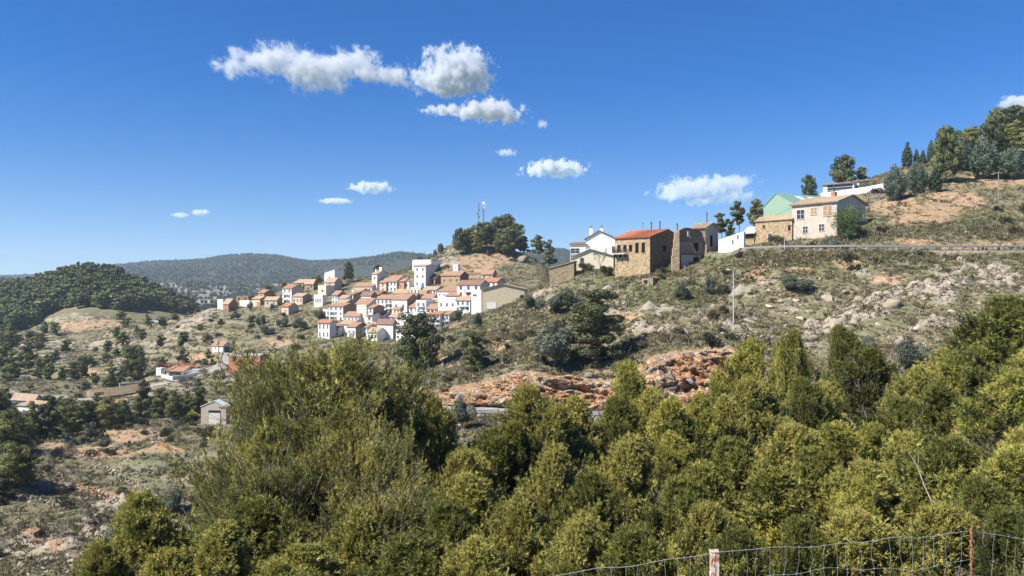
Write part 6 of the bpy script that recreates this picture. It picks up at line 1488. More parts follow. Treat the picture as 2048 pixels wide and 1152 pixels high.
# ------------------------------------------------------------------ buildings along the upper road
P1=at(1437,506,161); P2=at(1487,494,155); v=P2-P1; L_=Vector((v.x,v.y,0)).length; az=math.atan2(v.y,v.x)
e=empty('white_wall',P1,az); tag(e,'long white wall with two small windows climbing beside the upper road','wall')
b=MB(); t1=(CY-480)/F*161-P1.z; t2=(CY-463)/F*155-P1.z; z2=P2.z-P1.z
b.add([(0,0,-1.5),(L_,0,z2-1.5),(L_,0.45,z2-1.5),(0,0.45,-1.5),(0,0,t1),(L_,0,t2),(L_,0.45,t2),(0,0.45,t1)],[(0,1,5,4),(1,2,6,5),(2,3,7,6),(3,0,4,7),(4,5,6,7)]); b.build('wall',M['white'],e)
add_window(e,L_*0.58,0,z2*0.58+1.5,0.5,0.8,'plain'); add_window(e,L_*0.78,0,z2*0.78+2.2,0.5,0.8,'plain')
house('shed','open-fronted shed with a pale grey roof between the white wall and the stone ruin',1488,1508,466,492,8,455,'mono','stone','oldstone','concrete',None,Y=163,th=45,depth=6,cat='shed',extras=(('win',0.5,0.75,2.6,0.9,'hole'),))
house('stone_barn','old stone barn with a sagging tile roof in front of the green warehouse',1510,1584,439,482,6,430,'mono','stone','dark_shaded_stone','tiletan',None,Y=157,th=48,depth=5,cat='barn',wavy=True,wstyle='hole',over=0.2,extras=(('door',0.42,0.9,1.7,'darkmetal'),('win',0.93,0.62,0.5,1.0,'hole'),('win',0.25,0.75,0.45,0.5,'hole')))
PH=house('house','two-storey plaster house with brown roller shutters above the upper road',1584,1674,403,486,57,391,'gable','buff','grey','tiletan',None,Y=150,th=52,wavy=True,cat='house',skirt=2.5,over=0.45,wstyle='shut',
      swins=[(0.38,0.93,0.55,0.9),(0.78,0.80,1.5,1.9)],extras=(('win',0.20,0.76,1.6,1.7,'plain'),('win',0.50,0.82,1.35,1.25,'shut'),('win',0.80,0.80,1.75,1.85,'shut'),('win',0.31,0.37,1.0,1.25,'plain'),('win',0.67,0.40,1.05,1.25,'plain')))
b=MB(); x=PH['X0']+PH['w']*0.62; y=PH['d']*0.5; z=PH['H']+PH['rh']-0.2
b.box((x-0.4,y-0.4,z),(x+0.4,y+0.4,z+1.0)); b.box((x-0.5,y-0.5,z+1.0),(x+0.5,y+0.5,z+1.15),1); b.tube([(x,y,z+1.15),(x,y,z+2.2)],0.13,8,2); b.tube([(x,y,z+2.2),(x,y,z+2.5)],[0.2,0.06],8,2); b.build('chimney',[M['brick'],M['tile'],M['darkmetal']],PH['root'])
GW=house('warehouse','pale green sheet-metal warehouse behind the plaster house',1527,1592,407,470,110,387,'gablefront','green','green','greenroof',None,Y=180,th=62,apex_t=0.42,cat='warehouse',skirt=3,over=0.15)
# roof lights laid on the slope toward the road
rt=GW['root']; X0,X1,w_,d_,H_,rh_=GW['X0'],GW['X1'],GW['w'],GW['d'],GW['H'],GW['rh']; xa=X0+w_*0.42
for f in (0.28,0.50,0.72,0.9):
    b=MB(); n_=Vector((rh_,0,X1-xa)).normalized()
    for (u0,u1) in ((0.25,0.62),):
        pts=[]
        for u_,y_ in ((u0,f*d_-0.9),(u1,f*d_-0.9),(u1,f*d_+0.9),(u0,f*d_+0.9)):
            p=Vector((xa+(X1-xa)*u_,y_,H_+rh_*(1-u_)))+n_*0.19; pts.append(p)
        b.add(pts+[p+n_*0.06 for p in pts],[(3,2,1,0),(4,5,6,7),(0,1,5,4),(1,2,6,5),(2,3,7,6),(3,0,4,7)])
    b.build('skylight',M['skylight'],rt)
# ------------------------------------------------------------------ cemetery
def niche_block(label,pxL,pxR,top,base,Y,th,cols,rows,depth=2.6,roofm='tile'):
    th=math.radians(th); c,s=math.cos(th),math.sin(th); a=(pxL-CX)/F; Cx=(pxR-CX)/F*Y
    w=(Cx-a*Y)/(c+a*s); z0=(CY-base)/F*Y; H=(base-top)/F*Y
    e=empty('burial_niches',(Cx-w/2*c,Y+w/2*s,z0),-th); tag(e,label,'cemetery niches')
    b=MB(); b.box((-w/2,0,-2),(w/2,depth,H)); b.build('wall',M['white'],e)
    r=MB(); roof_slab(r,[(-w/2-0.2,-0.5,H-0.05),(w/2+0.2,-0.5,H-0.05),(w/2+0.2,depth+0.2,H+0.5),(-w/2-0.2,depth+0.2,H+0.5)],0.12); r.build('roof',[M[roofm]],e)
    for i in range(cols):
        for j in range(rows):
            x=-w/2+w*(0.14+0.82*(i+0.5)/cols); z=H*(j+0.5)/rows*0.92
            q=MB(); q.box((x-0.36,-0.03,z-0.30),(x+0.36,0.02,z+0.30)); q.box((x-0.42,-0.05,z+0.30),(x+0.42,0.02,z+0.36),1); q.build('niche',[M['pane'],M['frame']],e)
    return e
niche_block('white burial niche block with a tiled roof at the cemetery corner',1646,1708,365,383,206,40,9,3)
niche_block('second white niche block stepping up behind the cemetery wall',1708,1778,357,372,210,40,8,2)
niche_block('white niche block between the cypresses',1806,1858,348,372,206,40,6,2)
def wall_px(name,label,pts,mat,th=0.5,cat='wall',skirt=2.0):
    """Free-standing wall through photo points (px, top row, bottom row, distance)."""
    b=MB(); A=[at(p[0],p[2],p[3]) for p in pts]; n=len(A); vs=[]
    for i,p in enumerate(pts):
        d=(A[min(i+1,n-1)]-A[max(i-1,0)]); d.z=0; d.normalize(); nn=Vector((-d.y,d.x,0))*th
        zt=(CY-p[1])/F*p[3]; a=A[i]
        vs+=[(a.x,a.y,a.z-skirt),(a.x,a.y,zt),(a.x+nn.x,a.y+nn.y,zt),(a.x+nn.x,a.y+nn.y,a.z-skirt)]
    fs=[]
    for i in range(n-1):
        k=4*i; fs+=[(k,k+4,k+5,k+1),(k+1,k+5,k+6,k+2),(k+2,k+6,k+7,k+3)]
    fs+=[(0,1,2,3),(4*n-4,4*n-1,4*n-2,4*n-3)]
    b.add(vs,fs); o=b.build(name,M[mat]); return tag(o,label,cat)
wall_px('cemetery_wall','long stained white cemetery wall above the green warehouse roof',[(1641,386,404,200),(1690,380,402,196),(1735,373,402,192),(1772,366,400,188)],'white2',0.5)
wall_px('retaining_wall','grey concrete retaining wall marked with stone crazing below the cemetery',[(1733,388,418,186),(1752,387,416,185),(1770,387,414,184)],'drystone',0.6)
wall_px('cemetery_wall','white cemetery wall showing between and beyond the cypresses',[(1775,368,392,197),(1815,360,380,199),(1862,352,372,201)],'white',0.4)
wall_px('hilltop_wall','low ruined white wall on the bare hilltop under the slim cypresses',[(1812,334,342,212),(1835,327,337,213),(1858,321,333,214)],'drystone',0.6)
e=empty('garage',at(1749,432,176),-math.radians(20)); tag(e,'small white open garage dug into the bank below the retaining wall','garage')
b=MB(); b.box((-1.7,0,-1),(-1.45,3,2.0)); b.box((1.45,0,-1),(1.7,3,2.0)); b.box((-1.7,0,2.0),(1.7,3,2.3)); b.box((-1.45,2.6,-1),(1.45,2.9,2.0)); b.build('wall',M['white'],e)
b=MB(); b.box((-1.9,-0.25,2.3),(1.9,3.1,2.45)); b.build('roof',M['tile'],e)
house('house','pale yellow house peeping through the high wood',1914,1931,273,296,0,None,'flat','cream',None,'cream',None,Y=236,th=30,depth=6,cat='house')

# ------------------------------------------------------------------ valley buildings
house('hut','white hut with orange roof and dark garage door at the curving road',424,446,692,706,17,684,'gable','white','palegrey','tile',None,th=35,cat='hut',y0=250,swins=None,extras=(('sdoor',0.45,2.6,2.4),('win',0.3,0.6,0.7,0.7)))
house('brick_shed','orange brick shed with a pale flat roof beside the curving road',457,520,713,738,0,None,'flat','brick',None,'concrete',None,th=12,depth=7,cat='shed',y0=240,extras=(('win',0.42,0.55,1.1,1.0,'hole'),))
house('pool_house','low white pool house with an orange roof beside the umbrella pine',333,366,743,752,0,733,'gable','white','white','tile',None,th=10,depth=9,cat='house',y0=240,extras=(('win',0.55,0.5,4.5,1.0),))
house('hut','small white changing hut at the end of the pool terrace',312,322,739,752,5,None,'flat','white','palegrey','white',None,th=15,depth=4,cat='hut',y0=240)
wall_px('terrace_wall','low white wall round the swimming pool terrace',[(322,748,751,282),(345,753,757,279),(372,750,755,283),(394,744,748,288)],'white2',0.3,skirt=0.6)
wall_px('terrace_wall','peach wall behind the swimming pool terrace',[(366,739,746,289),(380,740,746,290),(394,741,746,291)],'cream',0.3,skirt=0.6)
wall_px('retaining_wall','long curved concrete retaining wall carrying the valley road',[(173,782,790,268),(180,780,791,266),(205,777,790,265),(240,773,787,265),(275,768,781,265),(300,764,773,266)],'oldstone',0.6,skirt=0.5)
wall_px('retaining_wall','short pale parapet beside the umbrella pine',[(240,767,773,268),(262,766,772,271),(285,763,769,274)],'palepave',0.4)
house('farmhouse','farmhouse with two stepped tan roofs among the valley pines',25,70,800,815,6,790,'gable','white2','white2','tiletan',None,th=20,cat='farmhouse',y0=180,y1=300,depth=9)
house('farmhouse','lower tan-roofed wing in front of the stepped farmhouse',36,74,813,826,0,804,'gable','white2',None,'tiletan',None,th=20,cat='farmhouse',y0=180,y1=300,depth=8,extras=(('win',0.8,0.5,0.9,0.9),))
MS=house('metal_shed','beige metal shed with a white roof and an open doorway above the field',402,452,814,849,8,802,'gablefront','buff','buff','skylight',None,th=4,apex_t=0.55,cat='shed',y0=150,y1=200,depth=10,over=0.12)
b=MB(); w_=MS['w']; H_=MS['H']
b.box((-w_*0.20,-0.05,0),(w_*0.28,-0.01,H_*0.80)); b.build('doorway',M['pane'],MS['root'])  # dark sheet on the wall stands in for the shade inside the shed
b=MB()
for i in range(12): b.box((-w_*0.19,-0.09,H_*0.66*i/12),(w_*0.27,-0.06,H_*0.66*(i+0.92)/12))
b.build('roller_door',M['paleshutter'],MS['root'])
house('shed','long pale blue-roofed shed far off at the edge of the wooded hill',303,320,640,645,0,None,'flat','palegrey',None,'metal',None,Y=505,th=5,depth=8,cat='shed',skirt=3)
wall_px('terrace_wall','buff terrace wall under the village end',[(472,617,629,395),(500,616,628,395),(530,615,626,396),(556,614,625,396)],'oldstone',0.6)
wall_px('terrace_wall','pale terrace wall in front of the four-window house',[(605,612,620,398),(625,613,620,396),(645,614,622,393),(658,617,626,388)],'palepave',0.5)
wall_px('terrace_wall','old terrace wall crossing the slope under the mast knoll',[(890,545,552,385),(930,546,552,385),(965,545,551,385),(1000,545,550,388)],'oldstone',0.5)
# ------------------------------------------------------------------ dry-stone walls
def dry_wall(label,pts,hgt,seed,mat='limestone',size=0.28):
    """A wall of loose stones laid course by course along the ground."""
    P=poly_world(pts); rg=np.random.default_rng(seed)
    d=np.r_[0,np.cumsum(np.hypot(*np.diff(P,axis=0).T))]; L=d[-1]; C=[];S=[]
    course=0; z=0.0
    while z<hgt:
        n=int(L/(size*1.5))
        s=np.sort(rg.uniform(0,L,n)); gap=vnoise(s*0.35+seed,np.zeros(n),seed)
        keep=(z<hgt*(0.35+0.9*gap))
        s=s[keep]; x=np.interp(s,d,P[:,0])+rg.normal(0,0.06,len(s)); y=np.interp(s,d,P[:,1])+rg.normal(0,0.10,len(s))
        C.append(np.c_[x,y,ground(x,y)+z+rg.normal(0,0.03,len(s))]); S.append(size*np.exp(rg.normal(0,0.28,len(s)))*0.72); z+=size*0.72
    C=np.concatenate(C); S=np.concatenate(S)
    o=link(bpy.data.objects.new('dry_stone_wall',rocks_mesh('dry_stone_wall',C,S,seed,M[mat],0.75,False,0.3)))
    return tag(o,label,'stone wall')
dry_wall('tumbled dry-stone wall curving up from the big layered pine',[(1248,111),(1280,112.5),(1310,114),(1345,115.5),(1385,115),(1420,112)],1.3,1)
dry_wall('dry-stone wall running behind the pine tops under the lamp post',[(1440,110),(1475,109),(1510,107.5),(1545,106),(1580,105),(1625,104)],1.5,2)
dry_wall('upper orange stone bank beside the wide low juniper',[(1476,130),(1505,130.5),(1535,131),(1562,131)],1.5,3,'redrock',0.3)
dry_wall('long field wall slanting down the grassy field',[(175,126),(215,121),(255,114),(290,107),(320,100)],1.2,4)
dry_wall('lower terrace wall below the field wall',[(110,116),(150,112),(190,106),(225,101)],1.1,5,'redrock')
dry_wall('terrace wall in front of the full dark pine',[(20,104),(60,103),(100,101),(140,97)],1.2,6)
dry_wall('dark wall between the red field and the grassy field',[(165,133),(205,137),(245,141),(275,145),(320,153),(345,158)],0.9,7,'greyrock')
dry_wall('orange wall crossing the grassy field near the almond',[(305,137),(325,132),(345,126),(365,121)],1.0,8,'redrock')
dry_wall('terrace wall below the wooded hill',[(90,375),(150,378),(210,380),(270,385),(310,392)],2.0,9,'limestone',0.5)
dry_wall('long terrace wall in the middle of the dry terraces',[(60,345),(120,345),(190,348),(250,352)],2.0,10,'limestone',0.5)
dry_wall('small broken wall beside the orange soil under the stone house',[(1205,128),(1235,129),(1262,130)],0.9,11,'redrock')

# ------------------------------------------------------------------ road barriers
def guard_rail(label,pts,rn,side,step=4.0,hgt=0.62):
    P=poly_world(pts); d=np.gradient(P,axis=0); d/=np.linalg.norm(d,axis=1)[:,None]
    z=np.interp(P[:,1]*0+np.arange(len(P)),np.arange(len(P)),[0]*len(P))
    RP=ROADS[rn][0]; RZ=ROADZ[rn]
    zz=np.array([RZ[np.argmin((RP[:,0]-p[0])**2+(RP[:,1]-p[1])**2)] for p in P])
    e=empty('guard_rail',(P[0,0],P[0,1],zz[0])); o0=Vector(e.location); tag(e,label,'guard rail')
    prof=[(0.0,0.44),(-0.05,0.50),(-0.05,0.54),(0.0,0.60),(-0.05,0.66),(-0.05,0.70),(0.0,0.76),(0.02,0.76),(-0.02,0.68),(0.02,0.60),(-0.02,0.52),(0.02,0.44)]
    vs=[];fs=[];n=len(prof)
    for i,p in enumerate(P):
        nn=np.array([-d[i,1],d[i,0]])
        for a,b in prof: vs.append((p[0]+nn[0]*a-o0.x,p[1]+nn[1]*a-o0.y,zz[i]+b-o0.z))
    for i in range(len(P)-1):
        for k in range(n): fs.append((i*n+k,i*n+(k+1)%n,(i+1)*n+(k+1)%n,(i+1)*n+k))
    b=MB(); b.add(vs,fs); b.build('rail',M['metal'],e)
    k=max(1,int(step/1.5))
    pm=MB(); pm.box((-0.06,0.03,-0.4),(0.06,0.13,0.72)); pmesh=pm.mesh('post',[M['metal']])
    for i in range(0,len(P),k):
        q=link(bpy.data.objects.new('post',pmesh),e); q.location=(P[i,0]-o0.x,P[i,1]-o0.y,zz[i]-o0.z); q.rotation_euler=(0,0,math.atan2(d[i,1],d[i,0]))
    return e
guard_rail('galvanised barrier along the lower road in front of the orange cutting',[(830,102.6),(860,101.8),(930,100.0),(1000,98.5),(1080,96.5),(1200,94.4),(1300,93.4),(1400,92.4),(1500,91.3)],'low',-1)
guard_rail('galvanised barrier along the upper road across the high slope',[(1487,141.8),(1540,139.3),(1600,136.5),(1720,132.2),(1850,130.2),(2048,128.9),(2300,127.5)],'high',-1)

# ------------------------------------------------------------------ poles, lamps, signs, masts
def pole(name,label,px,ptop,pbase,r,mat,cat,Y=None,arms=None,y0=60):
    if Y is None: Y=hit(px,pbase,y0)
    x=(px-CX)/F*Y; z=float(ground(x,Y)); zt=(CY-ptop)/F*Y
    e=empty(name,(x,Y,z)); tag(e,label,cat)
    b=MB(); b.tube([(0,0,-0.6),(0,0,(zt-z)*0.5),(0,0,zt-z)],[r,r*0.85,r*0.65],8); b.build('pole',M[mat],e)
    return e,zt-z,Y
e,hh,Y=pole('street_lamp','slender grey lamp post standing alone on the rocky slope',1467,541,651,0.095,'palemetal','street lamp',y0=95)
b=MB(); b.tube([(0,0,hh-0.02),(-0.25,0,hh+0.10),(-0.55,-0.05,hh+0.12)],0.045,6); b.build('arm',M['palemetal'],e)
b=MB(); b.add([(-1.0,-0.16,hh+0.06),(-0.5,-0.16,hh+0.06),(-0.5,0.14,hh+0.06),(-1.0,0.14,hh+0.06),(-0.95,-0.1,hh+0.2),(-0.55,-0.1,hh+0.22),(-0.55,0.08,hh+0.22),(-0.95,0.08,hh+0.2)],[(3,2,1,0),(4,5,6,7),(0,1,5,4),(1,2,6,5),(2,3,7,6),(3,0,4,7)]); b.build('lamp_head',M['palemetal'],e)
e,hh,Yp=pole('utility_pole','wooden utility pole with a cross-arm near the grey-blue cypress',1997,343,402,0.12,'wood','utility pole',y0=140)
b=MB(); b.box((-0.8,-0.05,hh-0.35),(0.8,0.05,hh-0.22)); b.build('cross_arm',M['wood'],e)
for sx in (-0.7,0.0,0.7):
    b=MB(); b.tube([(sx,0,hh-0.22),(sx,0,hh-0.05)],[0.05,0.035],7); b.build('insulator',M['darkmetal'],e)
def cable(label,A,B,sag,r=0.022):
    pts=[A.lerp(B,t_)-Vector((0,0,sag*4*t_*(1-t_))) for t_ in np.linspace(0,1,15)]
    b=MB(); b.tube(pts,r,4); o=b.build('power_cable',M['darkmetal']); return tag(o,label,'cable')
top=Vector(((1997-CX)/F*Yp,Yp,float(e.location.z)+hh-0.05))
cable('thin black cable sagging from the wooden pole past the cypresses',top,at(1700,388,178),1.6)
cable('thin black cable leaving the wooden pole for the frame edge',top+Vector((0.7,0,0)),at(2120,352,176),0.8)
cable('thin cable strung across the plaster house to the green warehouse',at(1583,414,150)+Vector((0,-0.3,0)),at(1530,436,178),0.4,0.03)
for px,pt,pb,lab,y0 in [(176,582,610,'tall grey pole in the clearing of the wooded hill',450),(82,762,797,'pale pole on the valley road above the farmhouse',230),(317,702,748,'steel pole beside the swimming pool terrace',230),(437,676,735,'thin pole at the bend of the curving road',230),(519,560,588,'thin pole behind the red brick tower',380)]:
    e,hh,Yq=pole('utility_pole',lab,px,pt,pb,0.14 if y0<400 else 0.2,'wood' if y0!=450 else 'palemetal','utility pole',y0=y0)
    b=MB(); b.box((-0.6,-0.05,hh-0.3),(0.6,0.05,hh-0.18)); b.build('cross_arm',M['wood'],e)
for px,pt,pb,lab in [(1569,473,496,'slim post on the near side of the upper road'),(853,805,822,'short marker post at the start of the lower barrier')]:
    e,hh,Yq=pole('marker_post',lab,px,pt,pb,0.06,'palemetal','post',Y=(137 if px>1000 else 101.5))
    b=MB(); b.box((-0.09,-0.03,hh-0.25),(0.09,0.03,hh)); b.build('reflector',M['signback'],e)
e,hh,Yq=pole('road_sign','back of a round traffic sign on a post by the lower barrier',921,788,822,0.04,'metal','road sign',Y=100.0)
b=MB(); n=20; R=0.36
vs=[(R*math.cos(6.2832*i/n),y,hh-0.36+R*math.sin(6.2832*i/n)) for y in (-0.06,-0.035) for i in range(n)]
b.add(vs,[tuple(range(n)),tuple(range(2*n-1,n-1,-1))]+[(i,n+i,n+(i+1)%n,(i+1)%n) for i in range(n)]); b.build('sign_plate',M['signback'],e)
b=MB(); b.box((-0.2,-0.09,hh-0.5),(0.2,-0.06,hh-0.45)); b.box((-0.2,-0.09,hh-0.27),(0.2,-0.06,hh-0.22)); b.build('bracket',M['metal'],e)

def mast(label,px,ptop,Y,wid,dishes,whips):
    x=(px-CX)/F*Y; z=float(ground(x,Y)); h_=(CY-ptop)/F*Y-z
    e=empty('antenna_mast',(x,Y,z)); tag(e,label,'mast')
    legs=[(wid*math.cos(a),wid*math.sin(a)) for a in (0.5,2.6,4.7)]
    b=MB()
    for lx,ly in legs: b.tube([(lx,ly,-0.5),(lx,ly,h_)],0.085,5)
    n=int(h_/1.1)
    for i in range(n):
        z0_,z1_=h_*i/n,h_*(i+1)/n
        for k in range(3):
            a,c=legs[k],legs[(k+1)%3]
            b.tube([(a[0],a[1],z0_),(c[0],c[1],z1_)],0.045,4); b.tube([(a[0],a[1],z1_),(c[0],c[1],z1_)],0.045,4)
    b.build('lattice',M['metal'],e)
    for (fz,dx,r,kind) in dishes:
        q=MB()
        if kind=='dish': q.tube([(dx,-wid-0.45,h_*fz),(dx,-wid-0.15,h_*fz)],[r,r*0.9],12)
        else: q.box((dx-r*0.35,-wid-0.35,h_*fz-r),(dx+r*0.35,-wid-0.12,h_*fz+r))
        q.build('dish' if kind=='dish' else 'panel_antenna',M['white'] if kind!='dark' else M['darkmetal'],e)
    for (dx,z0_,l) in whips:
        q=MB(); q.tube([(dx,0,h_*z0_),(dx,0,h_*z0_+l)],0.04,5); q.build('whip_antenna',M['palemetal'],e)
    return e
mast('dark lattice mast hung with small antennas on the knoll',957,404,437,0.33,[(0.45,-0.7,0.4,'panel'),(0.30,-0.8,0.45,'dish'),(0.62,0.6,0.5,'dark'),(0.70,-0.6,0.45,'dark'),(0.36,0.7,0.4,'dish'),(0.80,0.5,0.5,'dark'),(0.55,0.5,0.4,'panel')],[(-0.3,0.9,3.2),(0.3,0.97,2.6)])
mast('pale mast topped with white drum antennas on the knoll',967,404,438,0.36,[(0.97,0.1,0.85,'dish'),(0.93,0.9,0.5,'panel'),(0.90,-0.7,0.5,'panel'),(0.86,0.4,0.5,'dish')],[(-0.9,0.75,6.0),(0.9,0.97,1.8)])
# red netting round the pool, van, road furniture
Pn=[at(318,737,287),at(350,733,292),at(392,736,293)]
e=empty('net_fence',Pn[0]); tag(e,'red netting fence round the swimming pool','fence')
b=MB(); o0=Pn[0]
for i in range(2):
    A=Pn[i]-o0; B_=Pn[i+1]-o0
    for zz in (0.5,0.8,1.1,1.4): b.tube([A+Vector((0,0,zz)),B_+Vector((0,0,zz))],0.07,4)
b.build('netting',M['redpaint'],e)
for i in range(9):
    t_=i/8*2; k=min(1,int(t_)); p=Pn[k].lerp(Pn[k+1],t_-k)-o0
    q=MB(); q.tube([p+Vector((0,0,-1.0)),p+Vector((0,0,1.7))],0.06,5); q.build('post',M['darkmetal'],e)
Yv=290; p=at(398,745,Yv); p.z=float(ground(p.x,Yv))
e=empty('van',p,math.radians(20)); tag(e,'small white van parked at the bend of the curving road','van')
b=MB(); prof=[(-2.2,0.4),(2.2,0.4),(2.2,1.0),(1.55,1.15),(1.0,1.9),(-2.2,1.95)]
b.add([(x_,y_,z_) for y_ in (-0.9,0.9) for x_,z_ in prof],[tuple(range(6)),tuple(range(11,5,-1))]+[(i,i+6,(i+1)%6+6,(i+1)%6) for i in range(6)]); b.build('body',M['white'],e)
for sx in (-1.4,1.4):
    for sy in (-0.86,0.86):
        q=MB(); q.tube([(sx,sy-0.09,0.34),(sx,sy+0.09,0.34)],0.34,12); q.build('wheel',M['darkmetal'],e)
q=MB(); q.add([(1.10,-0.8,1.80),(1.60,-0.8,1.2),(1.60,0.8,1.2),(1.10,0.8,1.80),(1.14,-0.8,1.82),(1.64,-0.8,1.22),(1.64,0.8,1.22),(1.14,0.8,1.82)],[(0,1,2,3),(7,6,5,4),(0,4,5,1),(1,5,6,2),(2,6,7,3),(3,7,4,0)]); q.build('windscreen',M['pane'],e)
q=MB(); q.box((0.3,-0.93,1.25),(1.15,-0.90,1.7)); q.build('side_window',M['pane'],e)

# ------------------------------------------------------------------ wire fence in front
def wirep(px,py,Y): return at(px,py,Y)
TOPW=[(1060,1168,9.6),(1130,1150,9.5),(1200,1138,9.4),(1270,1130,9.3),(1345,1116,9.2),(1430,1108,9.1),(1490,1100,9.1),(1560,1094,9.1),(1640,1091,9.1),(1720,1086,9.2),(1800,1077,9.2),(1870,1072,9.3),(1905,1064,9.3),(1943,1058,9.35),(1975,1066,9.4),(2010,1073,9.4),(2048,1080,9.5),(2120,1088,9.6),(2220,1098,9.7)]
ox=at(1430,1108,9.1)
e=empty('wire_fence',(ox.x,ox.y,float(ground(ox.x,ox.y)))); o0=Vector(e.location); tag(e,'sagging galvanised wire mesh fence on rusty posts at the thicket edge','fence')
TP=[wirep(*p) for p in TOPW]
cs=np.r_[0,np.cumsum([(TP[i+1]-TP[i]).length for i in range(len(TP)-1)])]
tx,ty,tz=[np.array([p[i] for p in TP]) for i in range(3)]
def topat(s): return Vector((np.interp(s,cs,tx),np.interp(s,cs,ty),np.interp(s,cs,tz)))
rq=random.Random(12); b=MB()
def jit(a): return rq.uniform(-a,a)
wob=lambda s,k: Vector((0.0,0.035*math.sin(s*2.1+k*1.7),0.028*math.sin(s*3.3+k*2.2)+0.016*math.sin(s*9.1+k)))
ss=np.arange(0,cs[-1],0.05)
drops=[0.0,0.34,0.60,0.84,1.06,1.26]
def wp(s,k):
    drop=drops[k]*(1.0+0.10*math.sin(s*1.3))
    return topat(s)+wob(s,k)*(0.4 if k==0 else 1.0)-Vector((0,0,drop))
for k in range(6):
    b.tube([wp(s,k)-o0 for s in ss],0.0032 if k==0 else 0.0022,4,cap=False)
s=0.05
while s<cs[-1]:
    lean=jit(0.05); path=[]
    for k in range(6):
        path.append(wp(min(cs[-1],max(0,s+lean*k/3+jit(0.012))),k)-o0)
        if k<5:
            m_=(path[-1]+wp(s,k+1)-o0)/2; path.append(m_+Vector((jit(0.03),jit(0.01),0)))
    b.tube(path,0.0022,4,cap=False)
    for k in range(5): 
        pq=path[2*k]; b.tube([pq+Vector((-0.012,0,0.0)),pq+Vector((0.012,-0.004,0.006))],0.0055,4)
    s+=0.155+jit(0.025)
b.build('wire_mesh',[M['wire']],e)
# flat steel post with peeling paint, and a twisted bar
p=at(1430,1105,9.05)-o0; zb=float(ground(p.x+o0.x,p.y+o0.y))-o0.z-0.3
b=MB(); w2=0.045
b.box((p.x-w2,p.y-0.004,zb),(p.x+w2,p.y+0.004,p.z)); b.box((p.x-w2,p.y+0.0041,zb),(p.x-w2+0.008,p.y+0.07,p.z-0.003))
b.box((p.x-w2-0.006,p.y-0.008,p.z),(p.x+w2+0.006,p.y+0.075,p.z+0.012)); 
M['peeling']=None
m,nt=newmat('peeling_paint'); t=NT(nt); co_=t.n('ShaderNodeTexCoord').outputs['Object']
nz=t.noise(t.n('ShaderNodeMapping',i={'Vector':co_,'Scale':(9,9,3)}).outputs[0],3.0,5,0.65)
t.out(t.bsdf(t.ramp(nz,[(0.42,(0.28,0.10,0.05)),(0.50,(0.42,0.20,0.12)),(0.54,(0.66,0.60,0.55)),(0.8,(0.72,0.68,0.63))]),0.8,t.bump(nz,0.4,0.004),0.2)); M['peeling']=m
b.build('post',M['peeling'],e)
p=at(1943,1052,9.3)-o0; zb=float(ground(p.x+o0.x,p.y+o0.y))-o0.z-0.3
b=MB(); pts=[];rad=[]
for i in range(60):
    t_=i/59; pts.append((p.x+0.006*math.sin(i*1.1),p.y+0.006*math.cos(i*1.1),zb+(p.z-zb)*t_)); rad.append(0.013+0.004*(i%2))
b.tube(pts,rad,6); b.build('post',M['rust'],e)
# pale dead branch lying in the thicket
b=MB(); A=at(1818,905,17.6); B_=at(1862,1000,17.2); C_=at(1885,1015,17.0)
b.tube([A,A.lerp(B_,0.35)+Vector((0.03,0,0.03)),A.lerp(B_,0.7),B_,C_],[0.006,0.010,0.012,0.014,0.010],6)
b.tube([A.lerp(B_,0.35)+Vector((0.03,0,0.03)),at(1838,905,17.5)],[0.007,0.004],5); b.tube([A.lerp(B_,0.15),at(1830,912,17.5)],[0.006,0.003],5); b.tube([A.lerp(B_,0.7),at(1866,960,17.3)],[0.006,0.003],5)
tag(b.build('dead_branch',M['twig']),'bare white forked branch caught among the pine tops','branch')
# dry bush at the corner behind the fence
tag(plant_proto(bare_tree(301,1.6,1.1,'shrub',2600,0.05),'dry_bush',((2005-CX)/F*10.6,10.6,float(ground((2005-CX)/F*10.6,10.6))-0.1),1.0,1.5,0.4),'pale dry bush behind the twisted fence bar','bush')
